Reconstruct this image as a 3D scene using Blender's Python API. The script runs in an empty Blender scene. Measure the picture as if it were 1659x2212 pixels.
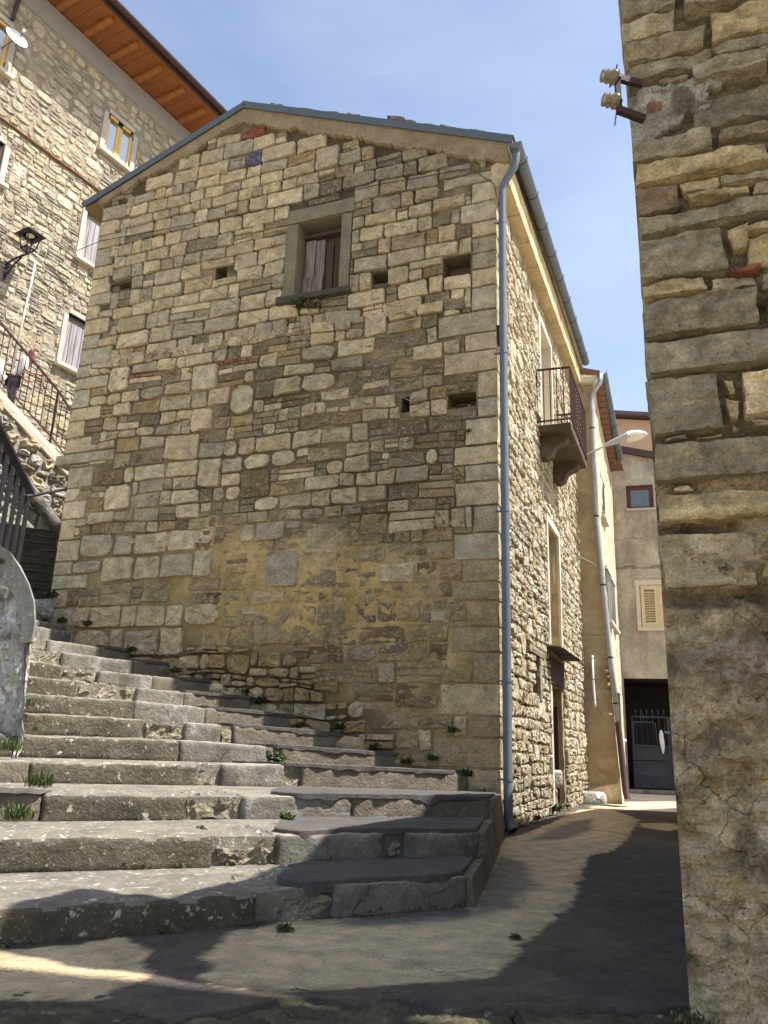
import bpy, bmesh, math, random
import numpy as np
from mathutils import Vector, Matrix, noise

# ------------------------------------------------------------------ camera, sky, sun, exposure
scene = bpy.context.scene
COL = scene.collection
EYE = Vector((0.0, 0.0, 0.8))
PITCH, ROLL, FPX, WPX, HPX = math.radians(16.6), math.radians(2.0), 1720.0, 1659.0, 2212.0
_f = Vector((0, math.cos(PITCH), math.sin(PITCH)))
_u = Vector((0, -math.sin(PITCH), math.cos(PITCH)))
_r = Vector((1, 0, 0))
CR = _r * math.cos(ROLL) + _u * math.sin(ROLL)
CU = _u * math.cos(ROLL) - _r * math.sin(ROLL)
cam_d = bpy.data.cameras.new("camera")
cam = bpy.data.objects.new("camera", cam_d)
COL.objects.link(cam)
m = Matrix((CR, CU, -_f)).transposed().to_4x4()
m.translation = EYE
cam.matrix_world = m
cam_d.sensor_fit = 'HORIZONTAL'
cam_d.sensor_width = 36.0
cam_d.lens = 36.0 * FPX / WPX
cam_d.clip_start = 0.05
cam_d.clip_end = 2000
scene.camera = cam

SUN_AZ, SUN_EL = math.radians(104.2), math.radians(60.5)
SUN_DIR = Vector((math.sin(SUN_AZ) * math.cos(SUN_EL), math.cos(SUN_AZ) * math.cos(SUN_EL), math.sin(SUN_EL)))
world = bpy.data.worlds.new("World")
scene.world = world
world.use_nodes = True
nt = world.node_tree
nt.nodes.clear()
wo = nt.nodes.new('ShaderNodeOutputWorld')
bg = nt.nodes.new('ShaderNodeBackground')
sky = nt.nodes.new('ShaderNodeTexSky')
sky.sky_type = 'NISHITA'
sky.sun_disc = False
sky.sun_elevation = SUN_EL
sky.sun_rotation = SUN_AZ
sky.altitude = 600
sky.air_density = 1.0
sky.dust_density = 2.4
sky.ozone_density = 1.2
tc = nt.nodes.new('ShaderNodeTexCoord')
mp = nt.nodes.new('ShaderNodeMapping')
mp.inputs['Scale'].default_value = (1.2, 1.2, 3.2)
mp.inputs['Rotation'].default_value = (0, 0.45, 0.3)
nz = nt.nodes.new('ShaderNodeTexNoise')
nz.inputs['Scale'].default_value = 1.1
nz.inputs['Detail'].default_value = 6
nz.inputs['Roughness'].default_value = 0.55
rp = nt.nodes.new('ShaderNodeValToRGB')
rp.color_ramp.elements[0].position = 0.32
rp.color_ramp.elements[0].color = (0.0, 0.0, 0.0, 1)
rp.color_ramp.elements[1].position = 0.75
rp.color_ramp.elements[1].color = (0.34, 0.34, 0.34, 1)
mx = nt.nodes.new('ShaderNodeMix')
mx.data_type = 'RGBA'
mx.inputs[7].default_value = (5.0, 5.6, 6.5, 1)
bg.inputs['Strength'].default_value = 0.115
nt.links.new(tc.outputs['Generated'], mp.inputs['Vector'])
nt.links.new(mp.outputs['Vector'], nz.inputs['Vector'])
nt.links.new(nz.outputs['Fac'], rp.inputs['Fac'])
nt.links.new(rp.outputs['Color'], mx.inputs['Factor'])
nt.links.new(sky.outputs['Color'], mx.inputs[6])
nt.links.new(mx.outputs[2], bg.inputs['Color'])
nt.links.new(bg.outputs['Background'], wo.inputs['Surface'])

sun_d = bpy.data.lights.new("sun", 'SUN')
sun_d.energy = 4.8
sun_d.angle = math.radians(0.55)
sun_d.color = (1.0, 0.97, 0.92)
sun = bpy.data.objects.new("sun", sun_d)
COL.objects.link(sun)
sun.rotation_euler = SUN_DIR.to_track_quat('Z', 'Y').to_euler()
sun.location = (20, -5, 30)

vs = scene.view_settings
vs.view_transform = 'Standard'
vs.look = 'None'
vs.exposure = 1.08
vs.gamma = 1
vs.use_curve_mapping = False
scene.render.engine = 'CYCLES'
scene.cycles.max_bounces = 6
scene.cycles.diffuse_bounces = 4

# ------------------------------------------------------------------ helpers
rng = random.Random(7)
U = rng.uniform


def N(x, y, z=0.0):
    return noise.noise(Vector((x, y, z)))


def FN(x, y, z=0.0, o=4):
    return noise.fractal(Vector((x, y, z)), 0.9, 2.1, o)


def px(P):
    v = Vector(P) - EYE
    d = v.dot(_f)
    if d < 0.1:
        return None
    return (WPX / 2 + FPX * v.dot(CR) / d, HPX / 2 - FPX * v.dot(CU) / d, d)


WL = {}


def root(name, loc, label, cat, group=None):
    o = bpy.data.objects.new(name, None)
    COL.objects.link(o)
    o.location = Vector(loc)
    o.empty_display_size = 0.2
    WL[o] = Vector(loc)
    o["label"] = label
    o["category"] = cat
    if group:
        o["group"] = group
    return o


def tag(o, label, cat, group=None):
    o["label"] = label
    o["category"] = cat
    if group:
        o["group"] = group
    return o


def obj(name, verts, faces, mat, parent=None, smooth=False, cols=None, origin=None, kind=None, uv=None):
    V = np.asarray([tuple(v) for v in verts], dtype=float)
    if origin is None:
        origin = Vector((V[:, 0].mean(), V[:, 1].mean(), V[:, 2].min() if parent is None else V[:, 2].mean()))
    origin = Vector(origin)
    me = bpy.data.meshes.new(name)
    me.from_pydata([tuple(v) for v in (V - np.array(origin))], [], faces)
    if isinstance(mat, (list, tuple)):
        for q in mat:
            me.materials.append(q)
    elif mat:
        me.materials.append(mat)
    if cols is not None:
        ca = me.color_attributes.new("Col", 'FLOAT_COLOR', 'POINT')
        buf = np.ones((len(V), 4), dtype=np.float32)
        buf[:, :3] = np.asarray(cols, dtype=np.float32)
        ca.data.foreach_set("color", buf.ravel())
    if smooth:
        me.polygons.foreach_set("use_smooth", [True] * len(me.polygons))
    me.update()
    o = bpy.data.objects.new(name, me)
    COL.objects.link(o)
    if parent:
        o.parent = parent
        o.location = origin - WL[parent]
    else:
        o.location = origin
    WL[o] = origin
    if kind:
        o["kind"] = kind
    return o


class MB:
    def __init__(s):
        s.v, s.f, s.c = [], [], []

    def add(s, verts, faces, col=None):
        b = len(s.v)
        s.v += [Vector(v) for v in verts]
        s.f += [tuple(i + b for i in f) for f in faces]
        if col is not None:
            if len(col) == len(verts) and not isinstance(col[0], (int, float)):
                s.c += list(col)
            else:
                s.c += [col] * len(verts)
        return s

    def hexa(s, c, col=None):
        # c : 8 corners, index = 4*k+2*j+i
        f = [(0, 2, 3, 1), (4, 5, 7, 6), (0, 1, 5, 4), (2, 6, 7, 3), (0, 4, 6, 2), (1, 3, 7, 5)]
        return s.add(c, f, col)

    def box(s, o, ax, ay, az, col=None):
        o, ax, ay, az = Vector(o), Vector(ax), Vector(ay), Vector(az)
        return s.hexa([o + ax * i + ay * j + az * k for k in (0, 1) for j in (0, 1) for i in (0, 1)], col)

    def bar(s, p, q, w, h, up=(0, 0, 1), col=None):
        p, q = Vector(p), Vector(q)
        d = (q - p).normalized()
        x = d.cross(Vector(up))
        if x.length < 1e-4:
            x = d.cross(Vector((1, 0, 0)))
        x.normalize()
        y = x.cross(d).normalized()
        return s.box(p - x * w / 2 - y * h / 2, q - p, x * w, y * h, col)

    def tube(s, pts, r, n=8, col=None, cap=True):
        pts = [Vector(p) for p in pts]
        rings, prev = [], None
        for i, p in enumerate(pts):
            d = (pts[min(i + 1, len(pts) - 1)] - pts[max(i - 1, 0)]).normalized()
            x = d.cross(Vector((0, 0, 1))) if prev is None else (prev - d * prev.dot(d))
            if x.length < 1e-3:
                x = d.cross(Vector((1, 0, 0)))
            x.normalize()
            prev = x
            y = d.cross(x)
            ri = r[i] if isinstance(r, (list, tuple)) else r
            rings.append([p + (x * math.cos(2 * math.pi * k / n) + y * math.sin(2 * math.pi * k / n)) * ri for k in range(n)])
        v = [a for R_ in rings for a in R_]
        f = []
        for i in range(len(rings) - 1):
            for k in range(n):
                f.append((i * n + k, i * n + (k + 1) % n, (i + 1) * n + (k + 1) % n, (i + 1) * n + k))
        if cap:
            f.append(tuple(range(n))[::-1])
            f.append(tuple((len(rings) - 1) * n + k for k in range(n)))
        return s.add(v, f, col)

    def lathe(s, c, axis, prof, n=14, col=None):
        c, a = Vector(c), Vector(axis).normalized()
        x = a.cross(Vector((0, 0, 1)))
        if x.length < 1e-3:
            x = Vector((1, 0, 0))
        x.normalize()
        y = a.cross(x)
        v, f = [], []
        for (r, h) in prof:
            for k in range(n):
                t = 2 * math.pi * k / n
                v.append(c + a * h + (x * math.cos(t) + y * math.sin(t)) * r)
        for i in range(len(prof) - 1):
            for k in range(n):
                f.append((i * n + k, i * n + (k + 1) % n, (i + 1) * n + (k + 1) % n, (i + 1) * n + k))
        return s.add(v, f, col)

    def prism(s, poly, d, col=None):
        n = len(poly)
        poly = [Vector(p) for p in poly]
        d = Vector(d)
        f = [tuple(range(n)), tuple(range(2 * n - 1, n - 1, -1))]
        for i in range(n):
            j = (i + 1) % n
            f.append((i, i + n, j + n, j))
        return s.add(poly + [p + d for p in poly], f, col)

    def build(s, name, mat, parent=None, smooth=False, kind=None, origin=None):
        return obj(name, s.v, s.f, mat, parent, smooth, s.c if len(s.c) == len(s.v) and s.c else None, origin, kind)


def lattice(c, n, amp, rnd, seed, fr=6.0, amp2=0.0):
    """rough block: 8 corners (index 4k+2j+i), n = divisions, rounded edges and noisy faces"""
    nx, ny, nz_ = n
    c = [Vector(p) for p in c]
    cen = sum(c, Vector()) / 8
    idx, v, f = {}, [], []

    def P(i, j, k):
        key = (i, j, k)
        if key in idx:
            return idx[key]
        a, b, d = i / nx, j / ny, k / nz_
        p = Vector()
        for kk in (0, 1):
            for jj in (0, 1):
                for ii in (0, 1):
                    w = (a if ii else 1 - a) * (b if jj else 1 - b) * (d if kk else 1 - d)
                    p += c[4 * kk + 2 * jj + ii] * w
        ex = (i in (0, nx)) + (j in (0, ny)) + (k in (0, nz_))
        if ex >= 2:
            dirn = Vector()
            if i in (0, nx):
                dirn += (c[1] - c[0]).normalized() * (1 if i == 0 else -1)
            if j in (0, ny):
                dirn += (c[2] - c[0]).normalized() * (1 if j == 0 else -1)
            if k in (0, nz_):
                dirn += (c[4] - c[0]).normalized() * (1 if k == 0 else -1)
            p += dirn * rnd * (0.6 + 0.8 * abs(N(p.x * 9 + seed, p.y * 9, p.z * 9)))
        q = p * fr
        p = p + noise.noise_vector(q + Vector((seed, seed * 0.7, 0))) * amp
        if amp2:
            p = p + noise.noise_vector(q * 3.7 + Vector((0, seed, 3))) * amp2
        idx[key] = len(v)
        v.append(p)
        return idx[key]
    for i in range(nx):
        for j in range(ny):
            f.append((P(i, j, 0), P(i, j + 1, 0), P(i + 1, j + 1, 0), P(i + 1, j, 0)))
            f.append((P(i, j, nz_), P(i + 1, j, nz_), P(i + 1, j + 1, nz_), P(i, j + 1, nz_)))
    for i in range(nx):
        for k in range(nz_):
            f.append((P(i, 0, k), P(i + 1, 0, k), P(i + 1, 0, k + 1), P(i, 0, k + 1)))
            f.append((P(i, ny, k), P(i, ny, k + 1), P(i + 1, ny, k + 1), P(i + 1, ny, k)))
    for j in range(ny):
        for k in range(nz_):
            f.append((P(0, j, k), P(0, j, k + 1), P(0, j + 1, k + 1), P(0, j + 1, k)))
            f.append((P(nx, j, k), P(nx, j + 1, k), P(nx, j + 1, k + 1), P(nx, j, k + 1)))
    return v, f


def boxc(o, ax, ay, az):
    o, ax, ay, az = Vector(o), Vector(ax), Vector(ay), Vector(az)
    return [o + ax * i + ay * j + az * k for k in (0, 1) for j in (0, 1) for i in (0, 1)]


def lathe(*a, **k):
    return MB().lathe(*a, **k)


# ------------------------------------------------------------------ materials
def mk(name, col=(0.5, 0.5, 0.5), rough=0.85, metal=0.0, var=0.22, vs_=3.0, bump=0.35, bs=45.0, bump2=0.0, bs2=9.0,
       attr=False, spots=(), wave=None, spec=0.3, hue=None, stretch=None, bd=0.03, cracks=None):
    mt = bpy.data.materials.new(name)
    mt.use_nodes = True
    t = mt.node_tree
    b = t.nodes['Principled BSDF']
    b.inputs['Roughness'].default_value = rough
    b.inputs['Metallic'].default_value = metal
    b.inputs['Specular IOR Level'].default_value = spec
    L = t.links.new
    geo = t.nodes.new('ShaderNodeNewGeometry')
    vec = geo.outputs['Position']
    if stretch:
        mpn = t.nodes.new('ShaderNodeMapping')
        mpn.inputs['Scale'].default_value = stretch
        L(vec, mpn.inputs['Vector'])
        vec = mpn.outputs['Vector']

    def noi(sc, det=5.0, ro=0.6):
        n = t.nodes.new('ShaderNodeTexNoise')
        n.inputs['Scale'].default_value = sc
        n.inputs['Detail'].default_value = det
        n.inputs['Roughness'].default_value = ro
        L(vec, n.inputs['Vector'])
        return n

    def mixc(fac, a, c, blend='MIX'):
        q = t.nodes.new('ShaderNodeMix')
        q.data_type = 'RGBA'
        q.blend_type = blend
        for s_, val in ((0, fac), (6, a), (7, c)):
            if isinstance(val, (float, int)):
                q.inputs[s_].default_value = val
            elif isinstance(val, tuple):
                q.inputs[s_].default_value = (*val, 1)
            else:
                L(val, q.inputs[s_])
        return q.outputs[2]
    if attr:
        at = t.nodes.new('ShaderNodeAttribute')
        at.attribute_name = 'Col'
        base = at.outputs['Color']
    else:
        rgb = t.nodes.new('ShaderNodeRGB')
        rgb.outputs[0].default_value = (*col, 1)
        base = rgb.outputs[0]
    # tone variation
    n1 = noi(vs_, 6.0, 0.65)
    mr = t.nodes.new('ShaderNodeMapRange')
    mr.inputs['From Min'].default_value = 0.3
    mr.inputs['From Max'].default_value = 0.7
    mr.inputs['To Min'].default_value = 1 - var
    mr.inputs['To Max'].default_value = 1 + var
    L(n1.outputs['Fac'], mr.inputs['Value'])
    n1b = noi(vs_ * 7.3, 4.0, 0.7)
    mr2 = t.nodes.new('ShaderNodeMapRange')
    mr2.inputs['From Min'].default_value = 0.3
    mr2.inputs['From Max'].default_value = 0.7
    mr2.inputs['To Min'].default_value = 1 - var * 0.8
    mr2.inputs['To Max'].default_value = 1 + var * 0.8
    L(n1b.outputs['Fac'], mr2.inputs['Value'])
    mu = t.nodes.new('ShaderNodeMath')
    mu.operation = 'MULTIPLY'
    L(mr.outputs[0], mu.inputs[0])
    L(mr2.outputs[0], mu.inputs[1])
    vm = t.nodes.new('ShaderNodeVectorMath')
    vm.operation = 'SCALE'
    L(base, vm.inputs[0])
    L(mu.outputs[0], vm.inputs['Scale'])
    c = vm.outputs[0]
    for (sc, sscale, lo, hi, amt) in spots:
        ns = noi(sscale, 3.0, 0.6)
        r = t.nodes.new('ShaderNodeMapRange')
        r.inputs['From Min'].default_value = lo
        r.inputs['From Max'].default_value = hi
        r.inputs['To Min'].default_value = 0
        r.inputs['To Max'].default_value = amt
        L(ns.outputs['Fac'], r.inputs['Value'])
        c = mixc(r.outputs[0], c, sc)
    if wave:
        (wc, wscale, amt, axis) = wave
        w = t.nodes.new('ShaderNodeTexNoise')
        mpw = t.nodes.new('ShaderNodeMapping')
        mpw.inputs['Scale'].default_value = axis
        L(geo.outputs['Position'], mpw.inputs['Vector'])
        L(mpw.outputs['Vector'], w.inputs['Vector'])
        w.inputs['Scale'].default_value = wscale
        w.inputs['Detail'].default_value = 4
        r = t.nodes.new('ShaderNodeMapRange')
        r.inputs['From Min'].default_value = 0.42
        r.inputs['From Max'].default_value = 0.68
        r.inputs['To Max'].default_value = amt
        L(w.outputs['Fac'], r.inputs['Value'])
        c = mixc(r.outputs[0], c, wc)
    crk = None
    if cracks:
        (csc, cw, camt) = cracks
        wn = noi(csc * 2.2, 4.0, 0.6)
        wv = t.nodes.new('ShaderNodeVectorMath')
        wv.operation = 'MULTIPLY_ADD'
        L(wn.outputs['Color'], wv.inputs[0])
        wv.inputs[1].default_value = (0.35 / csc,) * 3
        L(vec, wv.inputs[2])
        vo = t.nodes.new('ShaderNodeTexVoronoi')
        vo.feature = 'DISTANCE_TO_EDGE'
        vo.inputs['Scale'].default_value = csc
        L(wv.outputs[0], vo.inputs['Vector'])
        cr = t.nodes.new('ShaderNodeMapRange')
        cr.inputs['From Min'].default_value = 0.0
        cr.inputs['From Max'].default_value = cw * csc
        cr.inputs['To Min'].default_value = 1.0
        cr.inputs['To Max'].default_value = 0.0
        L(vo.outputs['Distance'], cr.inputs['Value'])
        mn = noi(csc * 0.8, 3.0, 0.5)
        mm = t.nodes.new('ShaderNodeMapRange')
        mm.inputs['From Min'].default_value = 0.46
        mm.inputs['From Max'].default_value = 0.58
        mm.inputs['To Max'].default_value = camt
        L(mn.outputs['Fac'], mm.inputs['Value'])
        cm_ = t.nodes.new('ShaderNodeMath')
        cm_.operation = 'MULTIPLY'
        L(cr.outputs[0], cm_.inputs[0])
        L(mm.outputs[0], cm_.inputs[1])
        crk = cm_.outputs[0]
        c = mixc(crk, c, (0.035, 0.028, 0.02))
    L(c, b.inputs['Base Color'])
    # relief
    if bump:
        nb = noi(bs, 7.0, 0.7)
        h = nb.outputs['Fac']
        if bump2:
            nb2 = noi(bs2, 5.0, 0.6)
            ad = t.nodes.new('ShaderNodeMath')
            ad.operation = 'MULTIPLY_ADD'
            L(nb2.outputs['Fac'], ad.inputs[0])
            ad.inputs[1].default_value = bump2
            L(h, ad.inputs[2])
            h = ad.outputs[0]
        bn = t.nodes.new('ShaderNodeBump')
        bn.inputs['Strength'].default_value = bump
        bn.inputs['Distance'].default_value = bd
        L(h, bn.inputs['Height'])
        L(bn.outputs['Normal'], b.inputs['Normal'])
    return mt


M = {}
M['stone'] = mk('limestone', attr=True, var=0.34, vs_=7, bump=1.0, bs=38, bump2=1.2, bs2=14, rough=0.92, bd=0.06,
                spots=(((0.16, 0.12, 0.07), 12, 0.58, 0.72, 0.42), ((0.74, 0.64, 0.46), 24, 0.55, 0.66, 0.55), ((0.13, 0.095, 0.05), 42, 0.59, 0.68, 0.5)))  # finest dark spots: dirty pits that also stand in for micro-shadow
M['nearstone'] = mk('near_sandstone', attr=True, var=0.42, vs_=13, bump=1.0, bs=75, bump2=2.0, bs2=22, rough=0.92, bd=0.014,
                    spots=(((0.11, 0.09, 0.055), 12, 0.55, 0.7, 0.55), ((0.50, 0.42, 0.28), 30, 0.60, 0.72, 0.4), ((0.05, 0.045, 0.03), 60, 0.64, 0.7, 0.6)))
M['nearmortar'] = mk('near_crumbling_render', cracks=(5.0, 0.004, 0.8), attr=True, var=0.46, vs_=13, bump=1.0, bs=60, bump2=2.5, bs2=17, rough=0.95, bd=0.022,
                     spots=(((0.07, 0.055, 0.035), 48, 0.63, 0.69, 0.8), ((0.14, 0.11, 0.065), 10, 0.56, 0.7, 0.5)))
M['plaster_attr'] = mk('stained_plaster', cracks=(0.7, 0.014, 0.6), attr=True, var=0.24, vs_=1.6, bump=0.35, bs=30, rough=0.95,
                       spots=(((0.17, 0.145, 0.105), 1.3, 0.52, 0.68, 0.5), ((0.46, 0.42, 0.33), 2.6, 0.56, 0.68, 0.55)))
M['coping'] = mk('grey_coping_concrete', cracks=(2.0, 0.006, 0.6), col=(0.30, 0.28, 0.24), var=0.3, vs_=6, bump=0.7, bs=45, bump2=0.6, bs2=14, rough=0.95,
                 spots=(((0.16, 0.15, 0.125), 6, 0.5, 0.66, 0.6), ((0.6, 0.58, 0.52), 14, 0.6, 0.7, 0.6)))
M['mortar'] = mk('lime_mortar', attr=True, var=0.3, vs_=4, bump=0.9, bs=35, bump2=1.2, bs2=12, rough=0.95,
                 spots=(((0.07, 0.065, 0.05), 9, 0.58, 0.75, 0.5),))
M['rock'] = mk('lichen_rock', (0.42, 0.395, 0.345), var=0.42, vs_=4, bump=1.0, bs=22, bump2=2.5, bs2=7, rough=0.95,
               spots=(((0.13, 0.12, 0.10), 7, 0.52, 0.66, 0.8), ((0.74, 0.72, 0.67), 8, 0.56, 0.64, 0.9), ((0.07, 0.065, 0.05), 23, 0.62, 0.7, 0.7)))
M['ashlar'] = mk('window_sandstone', (0.20, 0.17, 0.105), var=0.2, vs_=4, bump=0.35, bs=40, rough=0.9,
                 spots=(((0.11, 0.10, 0.08), 5, 0.55, 0.75, 0.5),))
M['sillstone'] = mk('dark_sill_stone', (0.07, 0.065, 0.045), var=0.3, vs_=5, bump=0.5, bs=30)
M['verge'] = mk('verge_render', (0.30, 0.225, 0.125), var=0.25, vs_=4, bump=0.9, bs=26, bump2=1.5, bs2=8, rough=0.95,
                spots=(((0.17, 0.14, 0.10), 5, 0.56, 0.74, 0.45),))
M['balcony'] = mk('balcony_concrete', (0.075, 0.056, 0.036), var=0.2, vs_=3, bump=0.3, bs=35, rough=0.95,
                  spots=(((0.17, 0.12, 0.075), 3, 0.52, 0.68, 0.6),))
M['soffit'] = mk('soffit_concrete', (0.47, 0.37, 0.21), var=0.2, vs_=2.5, bump=0.25, bs=30, rough=0.95,
                 spots=(((0.20, 0.14, 0.08), 2.2, 0.54, 0.7, 0.7),))
M['zinc'] = mk('galvanised_steel', (0.105, 0.128, 0.148), rough=0.65, metal=0.0, var=0.12, vs_=6, bump=0.05, bs=20, spec=0.5)
M['zincpale'] = mk('pale_galvanised_pipe', (0.34, 0.345, 0.345), rough=0.45, metal=0.4, var=0.15, vs_=6, bump=0.05, bs=20,
                   spots=(((0.25, 0.2, 0.15), 8, 0.62, 0.72, 0.6),))
M['flash'] = mk('blue_grey_sheet_metal', (0.10, 0.118, 0.125), rough=0.6, metal=0.1, var=0.1, vs_=3, bump=0.05, bs=20)
M['brownpipe'] = mk('brown_pipe', (0.075, 0.045, 0.04), rough=0.5, var=0.1, bump=0.03)
M['tile'] = mk('clay_tile', (0.23, 0.12, 0.08), var=0.3, vs_=7, bump=0.4, bs=40)
M['darktile'] = mk('dark_old_tile', (0.09, 0.065, 0.05), var=0.35, vs_=8, bump=0.5, bs=40)
M['iron'] = mk('dark_iron', (0.025, 0.02, 0.022), rough=0.55, var=0.2, bump=0.1, bs=60)
M['rustiron'] = mk('red_brown_iron', (0.045, 0.018, 0.014), rough=0.65, var=0.3, vs_=10, bump=0.2, bs=60)
M['oldwood'] = mk('weathered_board', (0.30, 0.235, 0.19), var=0.25, vs_=4, bump=0.5, bs=30, rough=0.9, stretch=(6, 6, 0.7),
                  wave=((0.10, 0.075, 0.06), 6, 0.8, (5, 5, 0.35)))
M['darkwood'] = mk('dark_old_board', (0.09, 0.055, 0.04), var=0.3, vs_=4, bump=0.5, bs=30, rough=0.9, stretch=(6, 6, 0.7))
M['shutter'] = mk('grey_shutter_wood', (0.36, 0.34, 0.33), var=0.25, vs_=3, bump=0.4, bs=25, rough=0.9, stretch=(7, 7, 0.6),
                  wave=((0.14, 0.10, 0.09), 5, 0.75, (6, 6, 0.3)))
M['blackwood'] = mk('black_painted_wood', (0.022, 0.019, 0.022), rough=0.6, var=0.4, vs_=6, bump=0.3, bs=30, stretch=(6, 6, 0.8))
M['orangewood'] = mk('varnished_pine', (0.27, 0.095, 0.028), rough=0.6, var=0.2, vs_=4, bump=0.15, bs=30, stretch=(2, 2, 2))
M['rafter'] = mk('pale_pine_rafter', (0.34, 0.13, 0.038), rough=0.6, var=0.2, vs_=5, bump=0.15, bs=30)
M['fascia'] = mk('brown_gutter', (0.055, 0.032, 0.028), rough=0.45, var=0.15, bump=0.03)
M['yellowwood'] = mk('yellow_window_wood', (0.66, 0.42, 0.12), rough=0.5, var=0.12, vs_=8, bump=0.1, bs=50)
M['glass'] = mk('painted_sky_glass', (0.42, 0.50, 0.58), rough=0.06, var=0.1, vs_=1.5, bump=0.0, spec=1.0)  # pale blue base colour paints the reflected sky into the panes
M['darkglass'] = mk('dark_window_glass', (0.10, 0.14, 0.13), rough=0.05, var=0.3, vs_=2.0, bump=0.0, spec=1.0)
M['surround'] = mk('cement_surround', (0.44, 0.41, 0.35), var=0.12, vs_=4, bump=0.2, bs=50)
M['pale_cement'] = mk('pale_cement', (0.58, 0.52, 0.40), var=0.12, vs_=4, bump=0.25, bs=40)
M['greyplaster'] = mk('grey_plaster_band', (0.27, 0.25, 0.225), var=0.08, vs_=2, bump=0.12, bs=50)
M['plaster_ochre'] = mk('ochre_plaster', cracks=(0.9, 0.010, 0.6), col=(0.40, 0.315, 0.185), var=0.13, vs_=1.3, bump=0.3, bs=30, rough=0.95,
                        spots=(((0.24, 0.17, 0.085), 1.9, 0.55, 0.66, 0.55), ((0.52, 0.44, 0.29), 3.2, 0.6, 0.66, 0.5)))
M['plaster_sun'] = mk('sunlit_worn_plaster', (0.50, 0.42, 0.29), var=0.18, vs_=3, bump=0.5, bs=22, rough=0.95,  # sunlit copy of the ochre plaster, brightness put into the colour
                      spots=(((0.30, 0.22, 0.12), 4, 0.55, 0.64, 0.7), ((0.6, 0.55, 0.45), 6, 0.6, 0.66, 0.6)))
M['plaster_grey'] = mk('grey_beige_plaster', (0.37, 0.325, 0.245), var=0.12, vs_=1.0, bump=0.25, bs=30, rough=0.95,
                       spots=(((0.19, 0.165, 0.125), 1.4, 0.54, 0.68, 0.6), ((0.45, 0.41, 0.33), 2.2, 0.56, 0.7, 0.5)))
M['apricot'] = mk('apricot_plaster', (0.62, 0.40, 0.235), var=0.06, vs_=1, bump=0.1, bs=30)
M['redwood'] = mk('red_brown_frame', (0.10, 0.028, 0.022), rough=0.5, var=0.15, bump=0.1, bs=40)
M['cream'] = mk('cream_shutter_paint', (0.62, 0.49, 0.28), rough=0.6, var=0.1, vs_=6, bump=0.1, bs=50)
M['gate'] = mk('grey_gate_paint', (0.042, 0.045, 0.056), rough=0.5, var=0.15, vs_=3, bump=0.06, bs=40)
M['shade'] = mk('passage_shade_tone', (0.075, 0.055, 0.05), var=0.2, bump=0.2)  # dark colour stands in for the unlit passage and house interiors
M['old'] = mk('old_lichen_concrete', (0.115, 0.098, 0.066), var=0.32, vs_=4, bump=0.9, bs=40, bump2=1.0, bs2=14, rough=0.95,
              spots=(((0.055, 0.05, 0.038), 3.2, 0.5, 0.7, 0.7), ((0.58, 0.55, 0.45), 17, 0.63, 0.70, 0.85), ((0.55, 0.5, 0.38), 55, 0.62, 0.7, 0.5)))
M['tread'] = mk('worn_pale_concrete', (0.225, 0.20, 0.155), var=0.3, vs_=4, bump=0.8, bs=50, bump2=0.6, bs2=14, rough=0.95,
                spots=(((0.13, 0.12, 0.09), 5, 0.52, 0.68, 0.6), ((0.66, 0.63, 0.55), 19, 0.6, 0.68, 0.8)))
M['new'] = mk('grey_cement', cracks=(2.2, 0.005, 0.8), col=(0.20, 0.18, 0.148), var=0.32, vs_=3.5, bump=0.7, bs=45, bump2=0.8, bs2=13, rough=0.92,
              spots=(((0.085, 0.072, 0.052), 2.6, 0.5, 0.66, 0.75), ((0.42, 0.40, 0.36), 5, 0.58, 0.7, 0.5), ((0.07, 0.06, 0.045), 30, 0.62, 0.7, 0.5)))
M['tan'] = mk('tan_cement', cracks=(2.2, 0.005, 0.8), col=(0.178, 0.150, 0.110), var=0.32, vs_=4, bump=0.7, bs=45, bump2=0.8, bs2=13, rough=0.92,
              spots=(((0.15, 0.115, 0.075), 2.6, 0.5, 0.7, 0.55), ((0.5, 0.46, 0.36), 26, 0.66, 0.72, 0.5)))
M['newtop'] = mk('worn_cement_top', (0.26, 0.235, 0.19), var=0.25, vs_=3, bump=0.5, bs=50, rough=0.95,
                 spots=(((0.15, 0.13, 0.1), 4, 0.52, 0.68, 0.5), ((0.6, 0.56, 0.48), 15, 0.6, 0.7, 0.6)))
M['rubble'] = mk('broken_rubble_concrete', (0.27, 0.23, 0.16), var=0.4, vs_=8, bump=1.0, bs=22, bump2=2, bs2=10, rough=0.97,
                 spots=(((0.06, 0.05, 0.035), 8, 0.52, 0.66, 0.8), ((0.6, 0.56, 0.46), 13, 0.6, 0.68, 0.7)))
M['asphalt'] = mk('asphalt', (0.100, 0.089, 0.080), var=0.28, vs_=4, bump=0.9, bs=90, bump2=1.0, bs2=25, rough=0.92, bd=0.015,
                  spots=(((0.20, 0.185, 0.16), 85, 0.68, 0.75, 0.6), ((0.12, 0.10, 0.085), 1.3, 0.5, 0.7, 0.6)))
M['alley'] = mk('worn_asphalt', (0.078, 0.068, 0.064), var=0.22, vs_=1.7, bump=0.45, bs=110, rough=0.85,
                spots=(((0.23, 0.21, 0.18), 75, 0.70, 0.76, 0.5), ((0.105, 0.085, 0.065), 1.1, 0.48, 0.66, 0.7)))
M['patch'] = mk('beige_cement_patch', (0.36, 0.30, 0.20), var=0.16, vs_=1.8, bump=0.2, bs=60, rough=0.85,
                spots=(((0.20, 0.165, 0.10), 2.1, 0.54, 0.72, 0.45), ((0.44, 0.39, 0.28), 1.4, 0.55, 0.7, 0.4)), stretch=(1, 1.6, 1))
M['patchgrey'] = mk('blue_grey_wet_cement', (0.15, 0.15, 0.155), var=0.15, vs_=2, bump=0.15, bs=50, rough=0.7)
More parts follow.
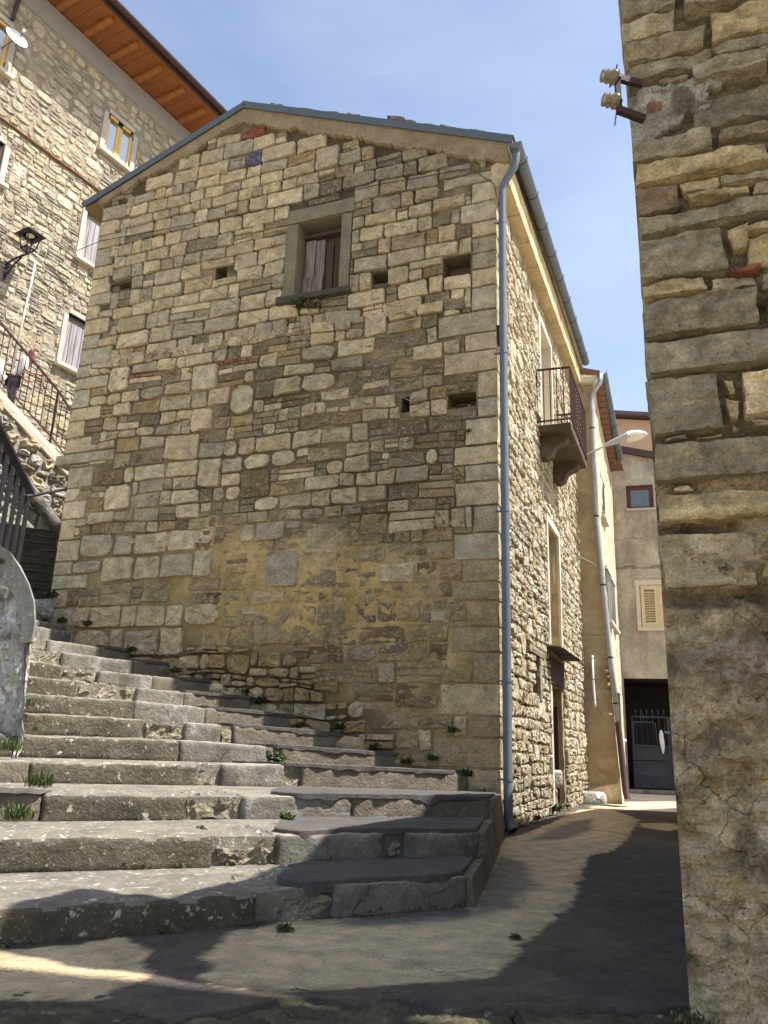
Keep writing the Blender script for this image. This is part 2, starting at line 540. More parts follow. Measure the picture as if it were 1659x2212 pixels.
M['mossy'] = mk('mossy_broken_concrete', (0.115, 0.10, 0.06), var=0.4, vs_=6, bump=1.0, bs=26, bump2=1.5, bs2=10, rough=0.97,
                spots=(((0.045, 0.04, 0.025), 5, 0.5, 0.68, 0.7), ((0.40, 0.36, 0.27), 22, 0.62, 0.7, 0.7)))
M['pave'] = mk('worn_pavement', attr=True, var=0.30, vs_=7, bump=0.9, bs=95, bump2=1.2, bs2=26, rough=0.9, bd=0.016, cracks=(1.1, 0.006, 0.8),
               spots=(((0.36, 0.32, 0.25), 75, 0.64, 0.70, 0.6), ((0.045, 0.04, 0.033), 60, 0.63, 0.69, 0.5), ((0.09, 0.075, 0.045), 4, 0.60, 0.72, 0.3)))
M['shadestep'] = mk('shaded_step', (0.075, 0.06, 0.04), var=0.4, vs_=4, bump=0.6, bs=30, rough=0.95)  # darkness of the house-shaded stairs put into the step colour
M['leafattr'] = mk('weed_leaves', attr=True, var=0.3, vs_=30, bump=0.0, rough=0.7)
M['earth'] = mk('pale_bounce_ground', (0.36, 0.31, 0.23), var=0.3, bump=0.5, bs=20)  # unseen ground made pale so it bounces warm light onto the gable
M['leaf'] = mk('weed_leaf', (0.055, 0.095, 0.018), var=0.35, vs_=30, bump=0.0, rough=0.6)
M['darkleaf'] = mk('dark_weed_leaf', (0.035, 0.075, 0.018), var=0.35, vs_=30, bump=0.0, rough=0.6)
M['dryleaf'] = mk('dry_weed', (0.10, 0.08, 0.035), var=0.35, vs_=30, bump=0.0, rough=0.8)
M['cable'] = mk('grey_cable', (0.20, 0.185, 0.16), rough=0.7, var=0.1, bump=0.0)
M['darkcable'] = mk('black_cable', (0.03, 0.028, 0.026), rough=0.7, var=0.1, bump=0.0)
M['white'] = mk('white_plastic', (0.75, 0.74, 0.72), rough=0.45, var=0.06, vs_=5, bump=0.05)
M['conduit'] = mk('pale_conduit', (0.56, 0.53, 0.48), rough=0.5, var=0.1, vs_=5, bump=0.05)
M['lampgrey'] = mk('grey_lamp_housing', (0.42, 0.42, 0.42), rough=0.45, var=0.1, metal=0.3, bump=0.03)
M['diffuser'] = mk('lamp_diffuser', (0.72, 0.66, 0.52), rough=0.25, var=0.1, bump=0.0, spec=0.6)
M['skin'] = mk('skin', (0.55, 0.33, 0.24), rough=0.6, var=0.05, bump=0.0)
M['hair_red'] = mk('red_brown_hair', (0.16, 0.055, 0.03), rough=0.6, var=0.3, vs_=30, bump=0.4, bs=80)
M['hair_blond'] = mk('blond_hair', (0.52, 0.38, 0.20), rough=0.6, var=0.25, vs_=30, bump=0.4, bs=80)
M['cloth_white'] = mk('white_cloth', (0.74, 0.71, 0.68), rough=0.9, var=0.06, bump=0.2, bs=30)
M['cloth_dots'] = mk('white_dotted_cloth', (0.74, 0.70, 0.66), rough=0.9, var=0.06, bump=0.2, bs=30,
                     spots=(((0.08, 0.06, 0.06), 26, 0.68, 0.70, 0.9),))
M['cloth_dark'] = mk('dark_cloth', (0.05, 0.045, 0.06), rough=0.9, var=0.1, bump=0.2, bs=30)
M['red'] = mk('red_plastic', (0.5, 0.05, 0.04), rough=0.5, var=0.1, bump=0.0)
# glass insulator : real transmission
gi = bpy.data.materials.new('insulator_glass')
gi.use_nodes = True
_b = gi.node_tree.nodes['Principled BSDF']
_b.inputs['Base Color'].default_value = (0.45, 0.38, 0.22, 1)
_b.inputs['Roughness'].default_value = 0.08
_b.inputs['Transmission Weight'].default_value = 0.65
_b.inputs['IOR'].default_value = 1.45
M['insul'] = gi


# ------------------------------------------------------------------ walls
class Wall:
    """vertical plane: s along it, z up, o outwards; k = size of one unit in metres (z counted from eye height)"""
    def __init__(s, O, a, n, k=1.0):
        s.O, s.n, s.k = Vector(O), Vector(n).normalized() * k, k
        s.a = Vector(a).normalized() * k

    def __call__(s, ss, z, o=0.0):
        return s.O + s.a * ss + s.n * o + Vector((0, 0, 0.8 + (z - 0.8) * s.k))


A = math.radians(21.5)
AX = Vector((math.sin(A), math.cos(A), 0))       # along the alley, away from the camera
WX = Vector((-math.cos(A), math.sin(A), 0))      # along the gable, to the left
CO = Vector((1.332, 8.945, 0))                    # house corner at the alley
GAB = Wall(CO, WX, -AX)
SID = Wall(CO, AX, -WX)


def inpoly(x, y, poly):
    r = False
    n = len(poly)
    for i in range(n):
        x1, y1 = poly[i]
        x2, y2 = poly[(i + 1) % n]
        if (y1 > y) != (y2 > y) and x < (x2 - x1) * (y - y1) / (y2 - y1) + x1:
            r = not r
    return r


def sheet(wall, s0, s1, z0, z1, res, off, colf, name, mat, parent, inside=None, holes=(), skirt=None, kind=None, smooth=True):
    ns, nz_ = max(1, int(round((s1 - s0) / res))), max(1, int(round((z1 - z0) / res)))
    S = [s0 + (s1 - s0) * i / ns for i in range(ns + 1)]
    Z = [z0 + (z1 - z0) * j / nz_ for j in range(nz_ + 1)]
    # snap grid lines to the hole edges
    for (a, b, c, d) in holes:
        for e in (a, b):
            k = min(range(len(S)), key=lambda q: abs(S[q] - e))
            if abs(S[k] - e) < res:
                S[k] = e
        for e in (c, d):
            k = min(range(len(Z)), key=lambda q: abs(Z[q] - e))
            if abs(Z[k] - e) < res:
                Z[k] = e
    idx, v, f, cc = {}, [], [], []

    def P(i, j):
        key = (i, j)
        if key not in idx:
            idx[key] = len(v)
            v.append(wall(S[i], Z[j], off(S[i], Z[j])))
            cc.append(colf(S[i], Z[j]))
        return idx[key]
    for i in range(ns):
        for j in range(nz_):
            cs, cz = (S[i] + S[i + 1]) / 2, (Z[j] + Z[j + 1]) / 2
            if any(a < cs < b and c < cz < d for (a, b, c, d) in holes):
                continue
            if inside and not inside(cs, cz):
                continue
            f.append((P(i, j), P(i + 1, j), P(i + 1, j + 1), P(i, j + 1)))
    if skirt:
        for col_i in ((0,) if skirt < 0 else (0, ns)):
            for j in range(nz_):
                if (col_i, j) in idx and (col_i, j + 1) in idx:
                    a, b = idx[(col_i, j)], idx[(col_i, j + 1)]
                    k = len(v)
                    v.append(wall(S[col_i], Z[j], -abs(skirt)))
                    v.append(wall(S[col_i], Z[j + 1], -abs(skirt)))
                    cc += [cc[a], cc[b]]
                    f.append((a, b, k + 1, k))
    return obj(name, v, f, mat, parent, smooth, cc, kind=kind)


def recess(wall, rect, depth, mat, parent, name='recess', flange=0.05, back=True, col=None):
    a, b, c, d = rect
    v = [wall(a, c, -0.012), wall(b, c, -0.012), wall(b, d, -0.012), wall(a, d, -0.012),
         wall(a, c, -depth), wall(b, c, -depth), wall(b, d, -depth), wall(a, d, -depth)]
    fl = flange
    v += [wall(a - fl, c - fl, -0.045), wall(b + fl, c - fl, -0.045), wall(b + fl, d + fl, -0.045), wall(a - fl, d + fl, -0.045)]
    f = [(0, 1, 5, 4), (1, 2, 6, 5), (2, 3, 7, 6), (3, 0, 4, 7)]
    f += [(8, 9, 1, 0), (9, 10, 2, 1), (10, 11, 3, 2), (11, 8, 0, 3)]
    if back:
        f.append((4, 5, 6, 7))
    return obj(name, v, f, mat, parent, cols=[col] * len(v) if col else None)


def outline(cell, rg, npt, ex, gap, jit):
    """cell: 4 corners (s,z) bl, br, tr, tl -> irregular polygon; blocky for dressed stone, rounded for rubble"""
    (ax, az), (bx, bz), (cx, cz), (dx, dz) = cell
    w = max(1e-3, (bx - ax + cx - dx) / 2)
    h = max(1e-3, (dz - az + cz - bz) / 2)
    gx, gz = min(0.4, gap / w), min(0.4, gap / h)

    def bil(x, y):
        a, b = (x + 1) / 2, (y + 1) / 2
        return ((1 - a) * (1 - b) * ax + a * (1 - b) * bx + a * b * cx + (1 - a) * b * dx,
                (1 - a) * (1 - b) * az + a * (1 - b) * bz + a * b * cz + (1 - a) * b * dz)
    out = []
    if ex >= 3.3:
        m_ = min(w, h)
        cor = [(-1, -1), (1, -1), (1, 1), (-1, 1)]
        for q in range(4):
            x, y = cor[q]
            x = x * (1 - gx - abs(rg.gauss(0, 0.05)) * m_ / w)
            y = y * (1 - gz - abs(rg.gauss(0, 0.09)) * m_ / h)
            rx = rg.uniform(0.06, 0.32) * m_ / w
            ry = rg.uniform(0.06, 0.32) * m_ / h
            A_ = (x, y - math.copysign(ry, y))
            B_ = (x - math.copysign(rx, x), y)
            first, second = (A_, B_) if q in (1, 3) else (B_, A_)
            if q in (0, 2):
                first, second = A_, B_
            else:
                first, second = B_, A_
            out.append(bil(*first))
            out.append(bil(*second))
            # a point on the edge towards the next corner
            nx_, ny_ = cor[(q + 1) % 4]
            lng = w if q in (0, 2) else h
            if lng > 0.11:
                t = rg.uniform(0.35, 0.65)
                ex_, ey_ = x + (nx_ - x) * t, y + (ny_ - y) * t
                if q in (0, 2):
                    ey_ = y - math.copysign(rg.uniform(-0.02, 0.09) * m_ / h, y)
                else:
                    ex_ = x - math.copysign(rg.uniform(-0.02, 0.09) * m_ / w, x)
                out.append(bil(ex_, ey_))
        return out
    ph = rg.uniform(0, 6.28 / npt)
    for i in range(npt):
        t = ph + 2 * math.pi * i / npt + rg.uniform(-0.16, 0.16)
        c, s_ = math.cos(t), math.sin(t)
        x = math.copysign(abs(c) ** (2 / ex), c)
        y = math.copysign(abs(s_) ** (2 / ex), s_)
        k = 1 - rg.uniform(0, jit)
        out.append(bil(x * k * (1 - gx), y * k * (1 - gz)))
    return out


def stone_geo(wall, poly, d, rg, back=-0.07, rough=0.012, extra=False):
    n = len(poly)
    cx = sum(p[0] for p in poly) / n
    cz = sum(p[1] for p in poly) / n
    tl_s, tl_z = rg.uniform(-0.06, 0.06), rg.uniform(-0.10, 0.05)
    mw = min(max(p[0] for p in poly) - min(p[0] for p in poly), max(p[1] for p in poly) - min(p[1] for p in poly))
    ins = 1 - min(0.12, 0.007 / max(0.02, mw / 2))
    rings = [(1.0, back, 0), (0.995, d * 0.75, 0.4), (ins, d, 1.0)]
    if mw > 0.12:
        rings.append((0.55, d + 0.003, 1.9))
    v, f = [], []
    for (sc, o, jr) in rings:
        for (ps, pz) in poly:
            k = sc * (1 - rg.uniform(0, 0.035) * (jr > 0) - (rg.uniform(-0.15, 0.15) if jr > 1.2 else 0))
            s, z = cx + (ps - cx) * k, cz + (pz - cz) * k
            oo = o + (rg.uniform(-rough, rough) * jr) + (((s - cx) * tl_s + (z - cz) * tl_z) if jr > 0.5 else 0)
            v.append(wall(s, z, oo))
    m_ = len(rings)
    for r in range(m_ - 1):
        for i in range(n):
            j = (i + 1) % n
            f.append((r * n + i, r * n + j, (r + 1) * n + j, (r + 1) * n + i))
    v.append(wall(cx + rg.uniform(-0.02, 0.02), cz + rg.uniform(-0.01, 0.01), d + rg.uniform(-rough, rough * 1.5)))
    c = len(v) - 1
    b = (m_ - 1) * n
    for i in range(n):
        f.append((b + i, b + (i + 1) % n, c))
    return v, f


def courses(rg, smin, smax, zmin, zmax, hf, wf, splitf, wav=0.03, tall=0.1):
    """irregular coursed rubble -> list of cells (4 corners)"""
    zs = [zmin]
    while zs[-1] < zmax:
        zs.append(zs[-1] + hf(zs[-1]) * rg.uniform(0.78, 1.25))
    sd = rg.uniform(0, 99)

    def B(k, s):
        return zs[k] + wav * N(s * 0.8, k * 3.17 + sd) + wav * 0.5 * N(s * 2.7, k * 5.1 + sd)
    blocked = {k: [] for k in range(len(zs) + 2)}
    cells = []
    for k in range(len(zs) - 1):
        h = zs[k + 1] - zs[k]
        s = smin
        while s < smax - 0.02:
            hit = [b for b in blocked[k] if b[0] - 0.05 < s < b[1] - 0.01]
            if hit:
                s = hit[0][1]
                continue
            w = wf(s, zs[k]) * h * rg.uniform(0.5, 1.85)
            e = min(s + w, smax)
            if smax - e < 0.07:
                e = smax
            nb = [b for b in blocked[k] if s < b[0] < e]
            if nb:
                e = nb[0][0]
            if e - s < 0.035:
                s = e + 0.001
                continue
            kk = k + 1
            if k + 2 < len(zs) and rg.random() < tall and e - s > 0.8 * (zs[k + 2] - zs[k]):
                kk = k + 2
                blocked[k + 1].append((s, e))
                blocked[k + 1].sort()
            lean = rg.uniform(-0.02, 0.02)
            c = [(s, B(k, s)), (e, B(k, e)), (e + lean, B(kk, e)), (s + lean, B(kk, s))]
            if rg.random() < splitf((s + e) / 2, zs[k]) and kk == k + 1:
                m_ = 2 if h < 0.2 or rg.random() < 0.55 else 3
                fr = [0]
                for q in range(m_):
                    fr.append(fr[-1] + rg.uniform(0.6, 1.4))
                fr = [x / fr[-1] for x in fr]
                for q in range(m_):
                    a0, a1 = fr[q], fr[q + 1]

                    def lp(i, j, t):
                        return (c[i][0] + (c[j][0] - c[i][0]) * t, c[i][1] + (c[j][1] - c[i][1]) * t)
                    sub = [lp(0, 3, a0), lp(1, 2, a0), lp(1, 2, a1), lp(0, 3, a1)]
                    if rg.random() < 0.35 and (e - s) > 0.2:
                        t = rg.uniform(0.35, 0.65)
                        mb = (sub[0][0] + (sub[1][0] - sub[0][0]) * t, sub[0][1] + (sub[1][1] - sub[0][1]) * t)
                        mt_ = (sub[3][0] + (sub[2][0] - sub[3][0]) * t, sub[3][1] + (sub[2][1] - sub[3][1]) * t)
                        cells.append(([sub[0], mb, mt_, sub[3]], True))
                        cells.append(([mb, sub[1], sub[2], mt_], True))
                    else:
                        cells.append((sub, True))
            else:
                cells.append((c, False))
            s = e
    return cells


def trim(cell, rects):
    xs = [p[0] for p in cell]
    zs = [p[1] for p in cell]
    a, b, c, d = min(xs), max(xs), min(zs), max(zs)
    for (ra, rb, rc, rd) in rects:
        if a < rb - 0.005 and b > ra + 0.005 and c < rd - 0.005 and d > rc + 0.005:
            opts = [(ra - a, 0), (b - rb, 1), (rc - c, 2), (d - rd, 3)]
            best = max(opts, key=lambda q: q[0] / ((b - a) if q[1] < 2 else (d - c)))
            if best[0] < 0.035:
                return None
            q = best[1]
            cell = [list(p) for p in cell]
            for p in cell:
                if q == 0:
                    p[0] = min(p[0], ra)
                elif q == 1:
                    p[0] = max(p[0], rb)
                elif q == 2:
                    p[1] = min(p[1], rc)
                else:
                    p[1] = max(p[1], rd)
            cell = [tuple(p) for p in cell]
            xs = [p[0] for p in cell]
            zs = [p[1] for p in cell]
            a, b, c, d = min(xs), max(xs), min(zs), max(zs)
    return cell


def jcol(rg, c, a=0.13, h=0.022):
    k = rg.uniform(1 - a, 1 + a)
    return tuple(max(0.01, x * k * rg.uniform(1 - h, 1 + h)) for x in c)


def score(wall, poly):
    n = len(poly)
    cx = sum(p[0] for p in poly) / n
    cz = sum(p[1] for p in poly) / n
    q = px(wall(cx, cz))
    if q is None or not (-10 < q[0] < WPX + 10 and -10 < q[1] < HPX + 10):
        return 0
    ar = 0
    for i in range(n):
        j = (i + 1) % n
        ar += poly[i][0] * poly[j][1] - poly[j][0] * poly[i][1]
    v = (EYE - wall(cx, cz)).normalized()
    return abs(ar) * abs(v.dot(wall.n)) / q[2] ** 2


def put_stones(items, limit, mat, massname='small_stones', name='stone'):
    """items: (score, parent, verts, faces, colour) ; the largest in the picture become objects"""
    items.sort(key=lambda t: -t[0])
    rest = {}
    for i, (sc, par, v, f, c) in enumerate(items):
        if i < limit and sc > 0:
            obj(name, v, f, mat, par, cols=[c] * len(v))
        else:
            rest.setdefault(par, MB()).add(v, f, [c] * len(v))
    for par, mb in rest.items():
        mb.build(massname, mat, par, kind='stuff')


PALE, PALE2, GREYP = (0.80, 0.645, 0.39), (0.72, 0.56, 0.32), (0.60, 0.49, 0.32)
OCH, SLATE, BRN, TANB, BRICK = (0.50, 0.355, 0.16), (0.33, 0.26, 0.15), (0.29, 0.195, 0.10), (0.47, 0.355, 0.19), (0.40, 0.155, 0.07)
SUNP, SUNY = (0.66, 0.585, 0.43), (0.60, 0.49, 0.31)  # sunlit copies of the gable stone colours, for the alley side

# ------------------------------------------------------------------ ground, landing and alley
def structure(o, name=None):
    o["kind"] = "structure"
    return o


structure(obj('ground', [(-300, -300, -0.86), (300, -300, -0.86), (300, 300, -0.86), (-300, 300, -0.86)], [(0, 1, 2, 3)], M['earth']))
EDGE = [(-4.0, 2.9), (-1.15, 2.85), (-0.8, 2.85), (-0.58, 2.73), (-0.38, 2.9), (-0.24, 2.98), (0.11, 3.03), (0.27, 2.96), (0.64, 3.02), (1.15, 3.05), (3.0, 3.0)]


def ragged(poly, step=0.04, amp=0.02, fr=6.0, seed=0.0, closed=True):
    out = []
    n = len(poly)
    for i in range(n if closed else n - 1):
        a, b = Vector(poly[i]).to_2d(), Vector(poly[(i + 1) % n]).to_2d()
        k = max(1, int((b - a).length / step))
        for q in range(k):
            p = a + (b - a) * (q / k)
            out.append((p.x + amp * (FN(p.x * fr, p.y * fr, seed)), p.y + amp * (FN(p.x * fr, p.y * fr, seed + 9))))
    if not closed:
        out.append(tuple(Vector(poly[-1]).to_2d()))
    return out


def slab_poly(name, poly, z, thick, mat, kind='structure', zf=None):
    n = len(poly)
    zz = [z if zf is None else zf(*p) for p in poly]
    v = [(p[0], p[1], h) for p, h in zip(poly, zz)] + [(p[0], p[1], h - thick) for p, h in zip(poly, zz)]
    f = [tuple(range(n))] + [(i, i + n, (i + 1) % n + n, (i + 1) % n) for i in range(n)]
    # orient the top upwards
    ar = sum(poly[i][0] * poly[(i + 1) % n][1] - poly[(i + 1) % n][0] * poly[i][1] for i in range(n))
    if ar < 0:
        f = [tuple(reversed(q)) for q in f]
    return obj(name, v, f, mat, kind=kind)


edge_r = ragged(EDGE, 0.03, 0.025, 7, 3.0, closed=False)
slab_poly('pavement_bed', [(-9, 3.1), (9.0, 3.1), (9.0, 2.0), (14, 34), (-9, 34)], -0.03, 0.1, M['alley'])
# four lower steps between the landing and the street where the photographer stands
for k in range(4):
    zt = -0.17 * (k + 1)
    y1 = 2.98 - 0.42 * k
    v, f = lattice(boxc((-4, y1 - 0.50, zt - 0.5), (8.2, 0, 0), (0, 0.62, 0), (0, 0, 0.5)), (60, 4, 3), 0.012, 0.02, 5 + k, 5)
    structure(obj('lower_step', v, f, M['old']))
PA = [(-1.9, 3.2), (-1.43, 3.46), (-1.27, 3.6), (-1.04, 3.76), (-0.86, 3.51), (-0.78, 3.19), (-0.84, 3.01), (-0.81, 2.9), (-0.86, 2.88), (-1.16, 2.87), (-1.9, 2.9)]
PB = [(-0.61, 3.94), (-0.45, 4.14), (-0.09, 4.31), (0.0, 4.27), (0.48, 4.52), (0.73, 5.72), (0.96, 6.69), (1.25, 8.26), (1.86, 9.64), (2.6, 11.6), (3.2, 13.2), (3.85, 13.9), (3.78, 13.0), (3.64, 11.62), (2.88, 9.48), (2.2, 7.75), (1.79, 7.19), (1.55, 6.32), (1.2, 5.13), (0.89, 4.31), (0.68, 3.89), (0.56, 3.56), (0.46, 3.34), (0.18, 3.22), (-0.07, 3.13), (-0.31, 3.07), (-0.5, 3.1), (-0.6, 3.21), (-0.58, 3.37), (-0.65, 3.5)]
PC = [(3.4, 10.96), (3.92, 11.16), (3.9, 10.5), (3.43, 9.93), (3.27, 10.28)]
PD = [(3.55, 13.9), (3.9, 13.4), (4.8, 14.2), (6.6, 16.0), (6.6, 17.2), (5.0, 16.2), (4.2, 15.5)]
PG = [[(-0.13, 4.25), (0.54, 4.68), (0.70, 5.6), (0.98, 6.85), (1.20, 6.75), (1.06, 5.6), (0.78, 4.75), (0.46, 4.36), (-0.08, 4.13)],
      [(1.45, 8.2), (2.4, 10.6), (3.0, 11.6), (2.5, 9.7), (1.95, 8.6)]]


def sdist(X, Y, poly):
    """signed distance to a polygon (positive inside), arrays"""
    d = np.full(X.shape, 1e9)
    ins = np.zeros(X.shape, bool)
    n = len(poly)
    for i in range(n):
        x1, y1 = poly[i]
        x2, y2 = poly[(i + 1) % n]
        ex, ey = x2 - x1, y2 - y1
        t = np.clip(((X - x1) * ex + (Y - y1) * ey) / (ex * ex + ey * ey), 0, 1)
        d = np.minimum(d, np.hypot(X - x1 - t * ex, Y - y1 - t * ey))
        c = ((y1 > Y) != (y2 > Y)) & (X < ex * (Y - y1) / (ey if abs(ey) > 1e-9 else 1e-9) + x1)
        ins ^= c
    return np.where(ins, d, -d)


gx = np.arange(-2.3, 6.2, 0.028)
gy = [2.9]
while gy[-1] < 19:
    gy.append(gy[-1] + 0.0078 * gy[-1])
gy = np.array(gy)
ey_ = np.interp(gx, [p[0] for p in EDGE], [p[1] for p in EDGE])
er_ = np.array([0.035 * FN(x * 6, 3.3) + 0.012 * N(x * 31, 1.7) for x in gx])
GX, GY = np.meshgrid(gx, gy)
fall = np.clip(1 - np.arange(len(gy)) / 9.0, 0, 1)[:, None]
GY = GY + (ey_ - 2.9 + er_)[None, :] * fall
Z1 = np.array([[FN(x * 3.2, y * 3.2, 1) for x in gx] for y in gy])
Z2 = np.array([[N(x * 15, y * 15, 2) for x in gx] for y in gy])
Z3 = np.array([[FN(x * 0.9, y * 0.6, 5) for x in gx] for y in gy])
Z4 = np.array([[N(x * 34, y * 34, 8) for x in gx] for y in gy])
sm = lambda d, w: np.clip(d / (2 * w) + 0.5, 0, 1)
base = np.array([0.092, 0.078, 0.067])[None, None, :] * (1 + 0.30 * Z3 + 0.12 * Z1 + 0.10 * Z2)[:, :, None]
brown = np.clip(1.0 * Z3, 0, 0.45)[:, :, None]
base = base * (1 - brown) + np.array([0.15, 0.112, 0.075]) * brown
col = base
jit = 0.05 * Z1 + 0.018 * Z2 + 0.008 * Z4
cem = np.array([0.66, 0.505, 0.30])[None, None, :] * (1 + 0.14 * Z1 + 0.08 * Z2 + 0.10 * Z3)[:, :, None]
for p, w in ((PA, 0.007), (PB, 0.008), (PC, 0.02), (PD, 0.05)):
    d = sdist(GX, GY, p) + jit
    k = sm(d, w)
    thin = np.clip(1 - np.abs(d) / 0.16, 0, 1) * (Z2 > 0.12) * 0.35 * k   # worn spots near the rim
    k = (k - thin)[:, :, None] * 0.92
    col = col * (1 - k) + cem * k
    moss = (np.clip(1 - np.abs(d) / 0.22, 0, 1) * np.clip(Z3 + Z1, 0, 0.6) * 0.6)[:, :, None]
    col = col * (1 - moss) + np.array([0.12, 0.105, 0.05]) * moss
for p in PG:
    k = (sm(sdist(GX, GY, p) + jit, 0.06) * 0.75)[:, :, None]
    col = col * (1 - k) + np.array([0.118, 0.115, 0.115]) * k
# dark wet streaks in the cement
stk = np.clip(Z1 * 1.6 - 0.35, 0, 0.4)[:, :, None]
col = np.clip(col * (1 - 0.5 * stk), 0.01, 1)
# loose grit
grit = ((Z4 > 0.62) & (Z2 > 0.1))[:, :, None]
col = np.where(grit, np.clip(col * 1.6 + 0.03, 0, 0.6), col)
HZ = 0.004 * Z1 + 0.0018 * Z2
nyy, nxx = GX.shape
V = np.stack([GX, GY, HZ], -1).reshape(-1, 3)
C_ = col.reshape(-1, 3)
Fq = [(j * nxx + i, j * nxx + i + 1, (j + 1) * nxx + i + 1, (j + 1) * nxx + i) for j in range(nyy - 1) for i in range(nxx - 1)]
lip = V[:nxx] + np.array([0, 0.004, -0.045])
Fq += [(i + len(V), i + 1 + len(V), i + 1, i) for i in range(nxx - 1)]
obj('alley_pavement', np.vstack([V, lip]), Fq, M['pave'], None, True, np.vstack([C_, C_[:nxx]]), kind='structure')
# rough broken concrete edge showing under the asphalt along the landing
rg = random.Random(21)
s = -3.0
while s < 1.2:
    w = rg.uniform(0.6, 1.2)
    y0 = float(np.interp(s, [p[0] for p in EDGE], [p[1] for p in EDGE]))
    y1 = float(np.interp(s + w, [p[0] for p in EDGE], [p[1] for p in EDGE]))
    h = rg.uniform(-0.03, -0.012)
    c = [Vector(p) for p in ((s, y0 - 0.10, -0.2), (s + w - 0.008, y1 - 0.10, -0.2), (s, y0 + 0.3, -0.2), (s + w - 0.008, y1 + 0.3, -0.2),
                             (s, y0 - 0.10, h), (s + w - 0.008, y1 - 0.10, h), (s, y0 + 0.3, -0.012), (s + w - 0.008, y1 + 0.3, -0.012))]
    v, f = lattice(c, (int(w / 0.018), 18, 8), 0.02, 0.02, s * 7, 10, 0.011)
    obj('kerb_stone', v, f, M['mossy'], kind='structure', smooth=False)
    s += w

# ------------------------------------------------------------------ the stone stairs along the gable
ST = {
 1: dict(L=(-1.49,3.53),R=(0.53,4.74),T=[(-0.0,0.15),(0.273,0.147),(0.493,0.138),(0.645,0.148),(0.995,0.149)],B=[(0,-0.01),(1,-0.01)],S=[(-0.3,0.48,'o'),(0.48,0.65,'r'),(0.65,1.0,'n')],cap=0.559),
 2: dict(L=(-1.93,4.45),R=(0.71,5.62),T=[(0.0,0.307),(0.279,0.301),(0.541,0.294),(0.758,0.305),(1.008,0.299)],B=[(0.01,0.129),(0.399,0.132),(0.541,0.137),(0.993,0.147)],S=[(-0.3,0.39,'o'),(0.39,0.52,'r'),(0.52,0.76,'n'),(0.76,0.81,'r'),(0.81,1.0,'n')],cap=0.53),
 3: dict(L=(-2.43,5.50),R=(0.95,6.88),T=[(0.0,0.446),(0.311,0.444),(0.721,0.45),(1.003,0.443)],B=[(0.007,0.272),(0.431,0.289),(0.67,0.296),(0.994,0.298)],S=[(-0.3,0.07,'t'),(0.07,0.33,'o'),(0.33,0.44,'r'),(0.44,0.67,'n'),(0.67,1.0,'t')],cap=0.51),
 4: dict(L=(-2.84,6.90),R=(1.04,9.06),T=[(0.0,0.608),(0.327,0.62),(0.51,0.629),(1.0,0.578)],B=[(0.007,0.446),(0.335,0.437),(0.49,0.431),(1.008,0.388)],S=[(-0.3,0.0,'t'),(0.0,0.32,'o'),(0.32,0.37,'r'),(0.37,0.51,'n'),(0.51,0.55,'r'),(0.55,1.0,'t')],cap=0.514),
 5: dict(L=(-3.26,7.20),R=(0.26,9.37),T=[(0.0,0.812),(0.395,0.822),(0.637,0.791),(1.0,0.746)],B=[(0.006,0.644),(0.4,0.633),(0.998,0.59)],S=[(-0.3,0.39,'o'),(0.39,0.61,'n'),(0.61,0.65,'r'),(0.65,1.0,'t')],cap=0.638),
 6: dict(L=(-3.37,7.50),R=(-0.37,9.62),T=[(0.0,1.016),(0.371,1.012),(0.615,0.992),(1.0,0.945)],B=[(0,0.84),(1,0.77)],S=[(-0.15,0.35,'o'),(0.35,0.47,'r'),(0.47,0.58,'n'),(0.58,0.62,'r'),(0.62,1.0,'t')],cap=0.616),
 7: dict(L=(-3.35,7.80),R=(-0.95,9.85),T=[(0.0,1.197),(0.341,1.201),(0.619,1.176),(1.0,1.137)],B=[(0,1.035),(1,0.965)],S=[(-0.1,0.35,'o'),(0.35,0.61,'n'),(0.61,1.0,'t')],cap=0.62),
 8: dict(L=(-3.50,8.10),R=(-1.48,10.05),T=[(0.0,1.383),(0.198,1.383),(0.651,1.351),(1.0,1.342)],B=[(0,1.215),(1,1.155)],S=[(-0.1,0.19,'o'),(0.19,0.43,'r'),(0.43,0.64,'n'),(0.64,1.0,'t')],cap=0.651),
 9: dict(L=(-3.66,8.50),R=(-2.04,10.28),T=[(0.0,1.575),(0.325,1.547),(1.0,1.542)],B=[(0,1.40),(1,1.36)],S=[(-0.1,0.15,'o'),(0.15,0.33,'r'),(0.33,0.62,'n'),(0.62,1.0,'t')],cap=0.751),
 10: dict(L=(-3.88,9.00),R=(-2.68,10.53),T=[(-0.0,1.759),(0.201,1.751),(1.0,1.764)],B=[(0,1.59),(1,1.56)],S=[(-0.1,0.2,'r'),(0.2,0.7,'n'),(0.7,1.0,'t')],cap=0.732),
 11: dict(L=(-4.08,9.40),R=(-3.29,10.77),T=[(-0.0,1.93),(0.156,1.93),(1.0,1.945)],B=[(0,1.775),(1,1.78)],S=[(-0.1,0.16,'r'),(0.16,0.67,'n'),(0.67,1.0,'t')],cap=0.69),
 12: dict(L=(-4.35,10.00),R=(-4.28,11.15),T=[(-0.0,2.14),(1.0,2.218)],B=[(0,1.95),(1,1.96)],S=[(-0.1,1.0,'n')],cap=None),
 13: dict(L=(-4.57,10.40),R=(-4.42,11.21),T=[(0.0,2.289),(1.0,2.319)],B=[(0,2.15),(1,2.23)],S=[(0.0,1.0,'n')],cap=None),
 14: dict(L=(-4.74,10.80),R=(-4.76,11.34),T=[(0.0,2.467),(1.0,2.466)],B=[(0,2.3),(1,2.33)],S=[(0.0,1.0,'n')],cap=None),
 15: dict(L=(-5.2,11.7),R=(-5.0,11.9),T=[(0,2.64),(1,2.64)],B=[(0,2.47),(1,2.47)],S=[],cap=None)}


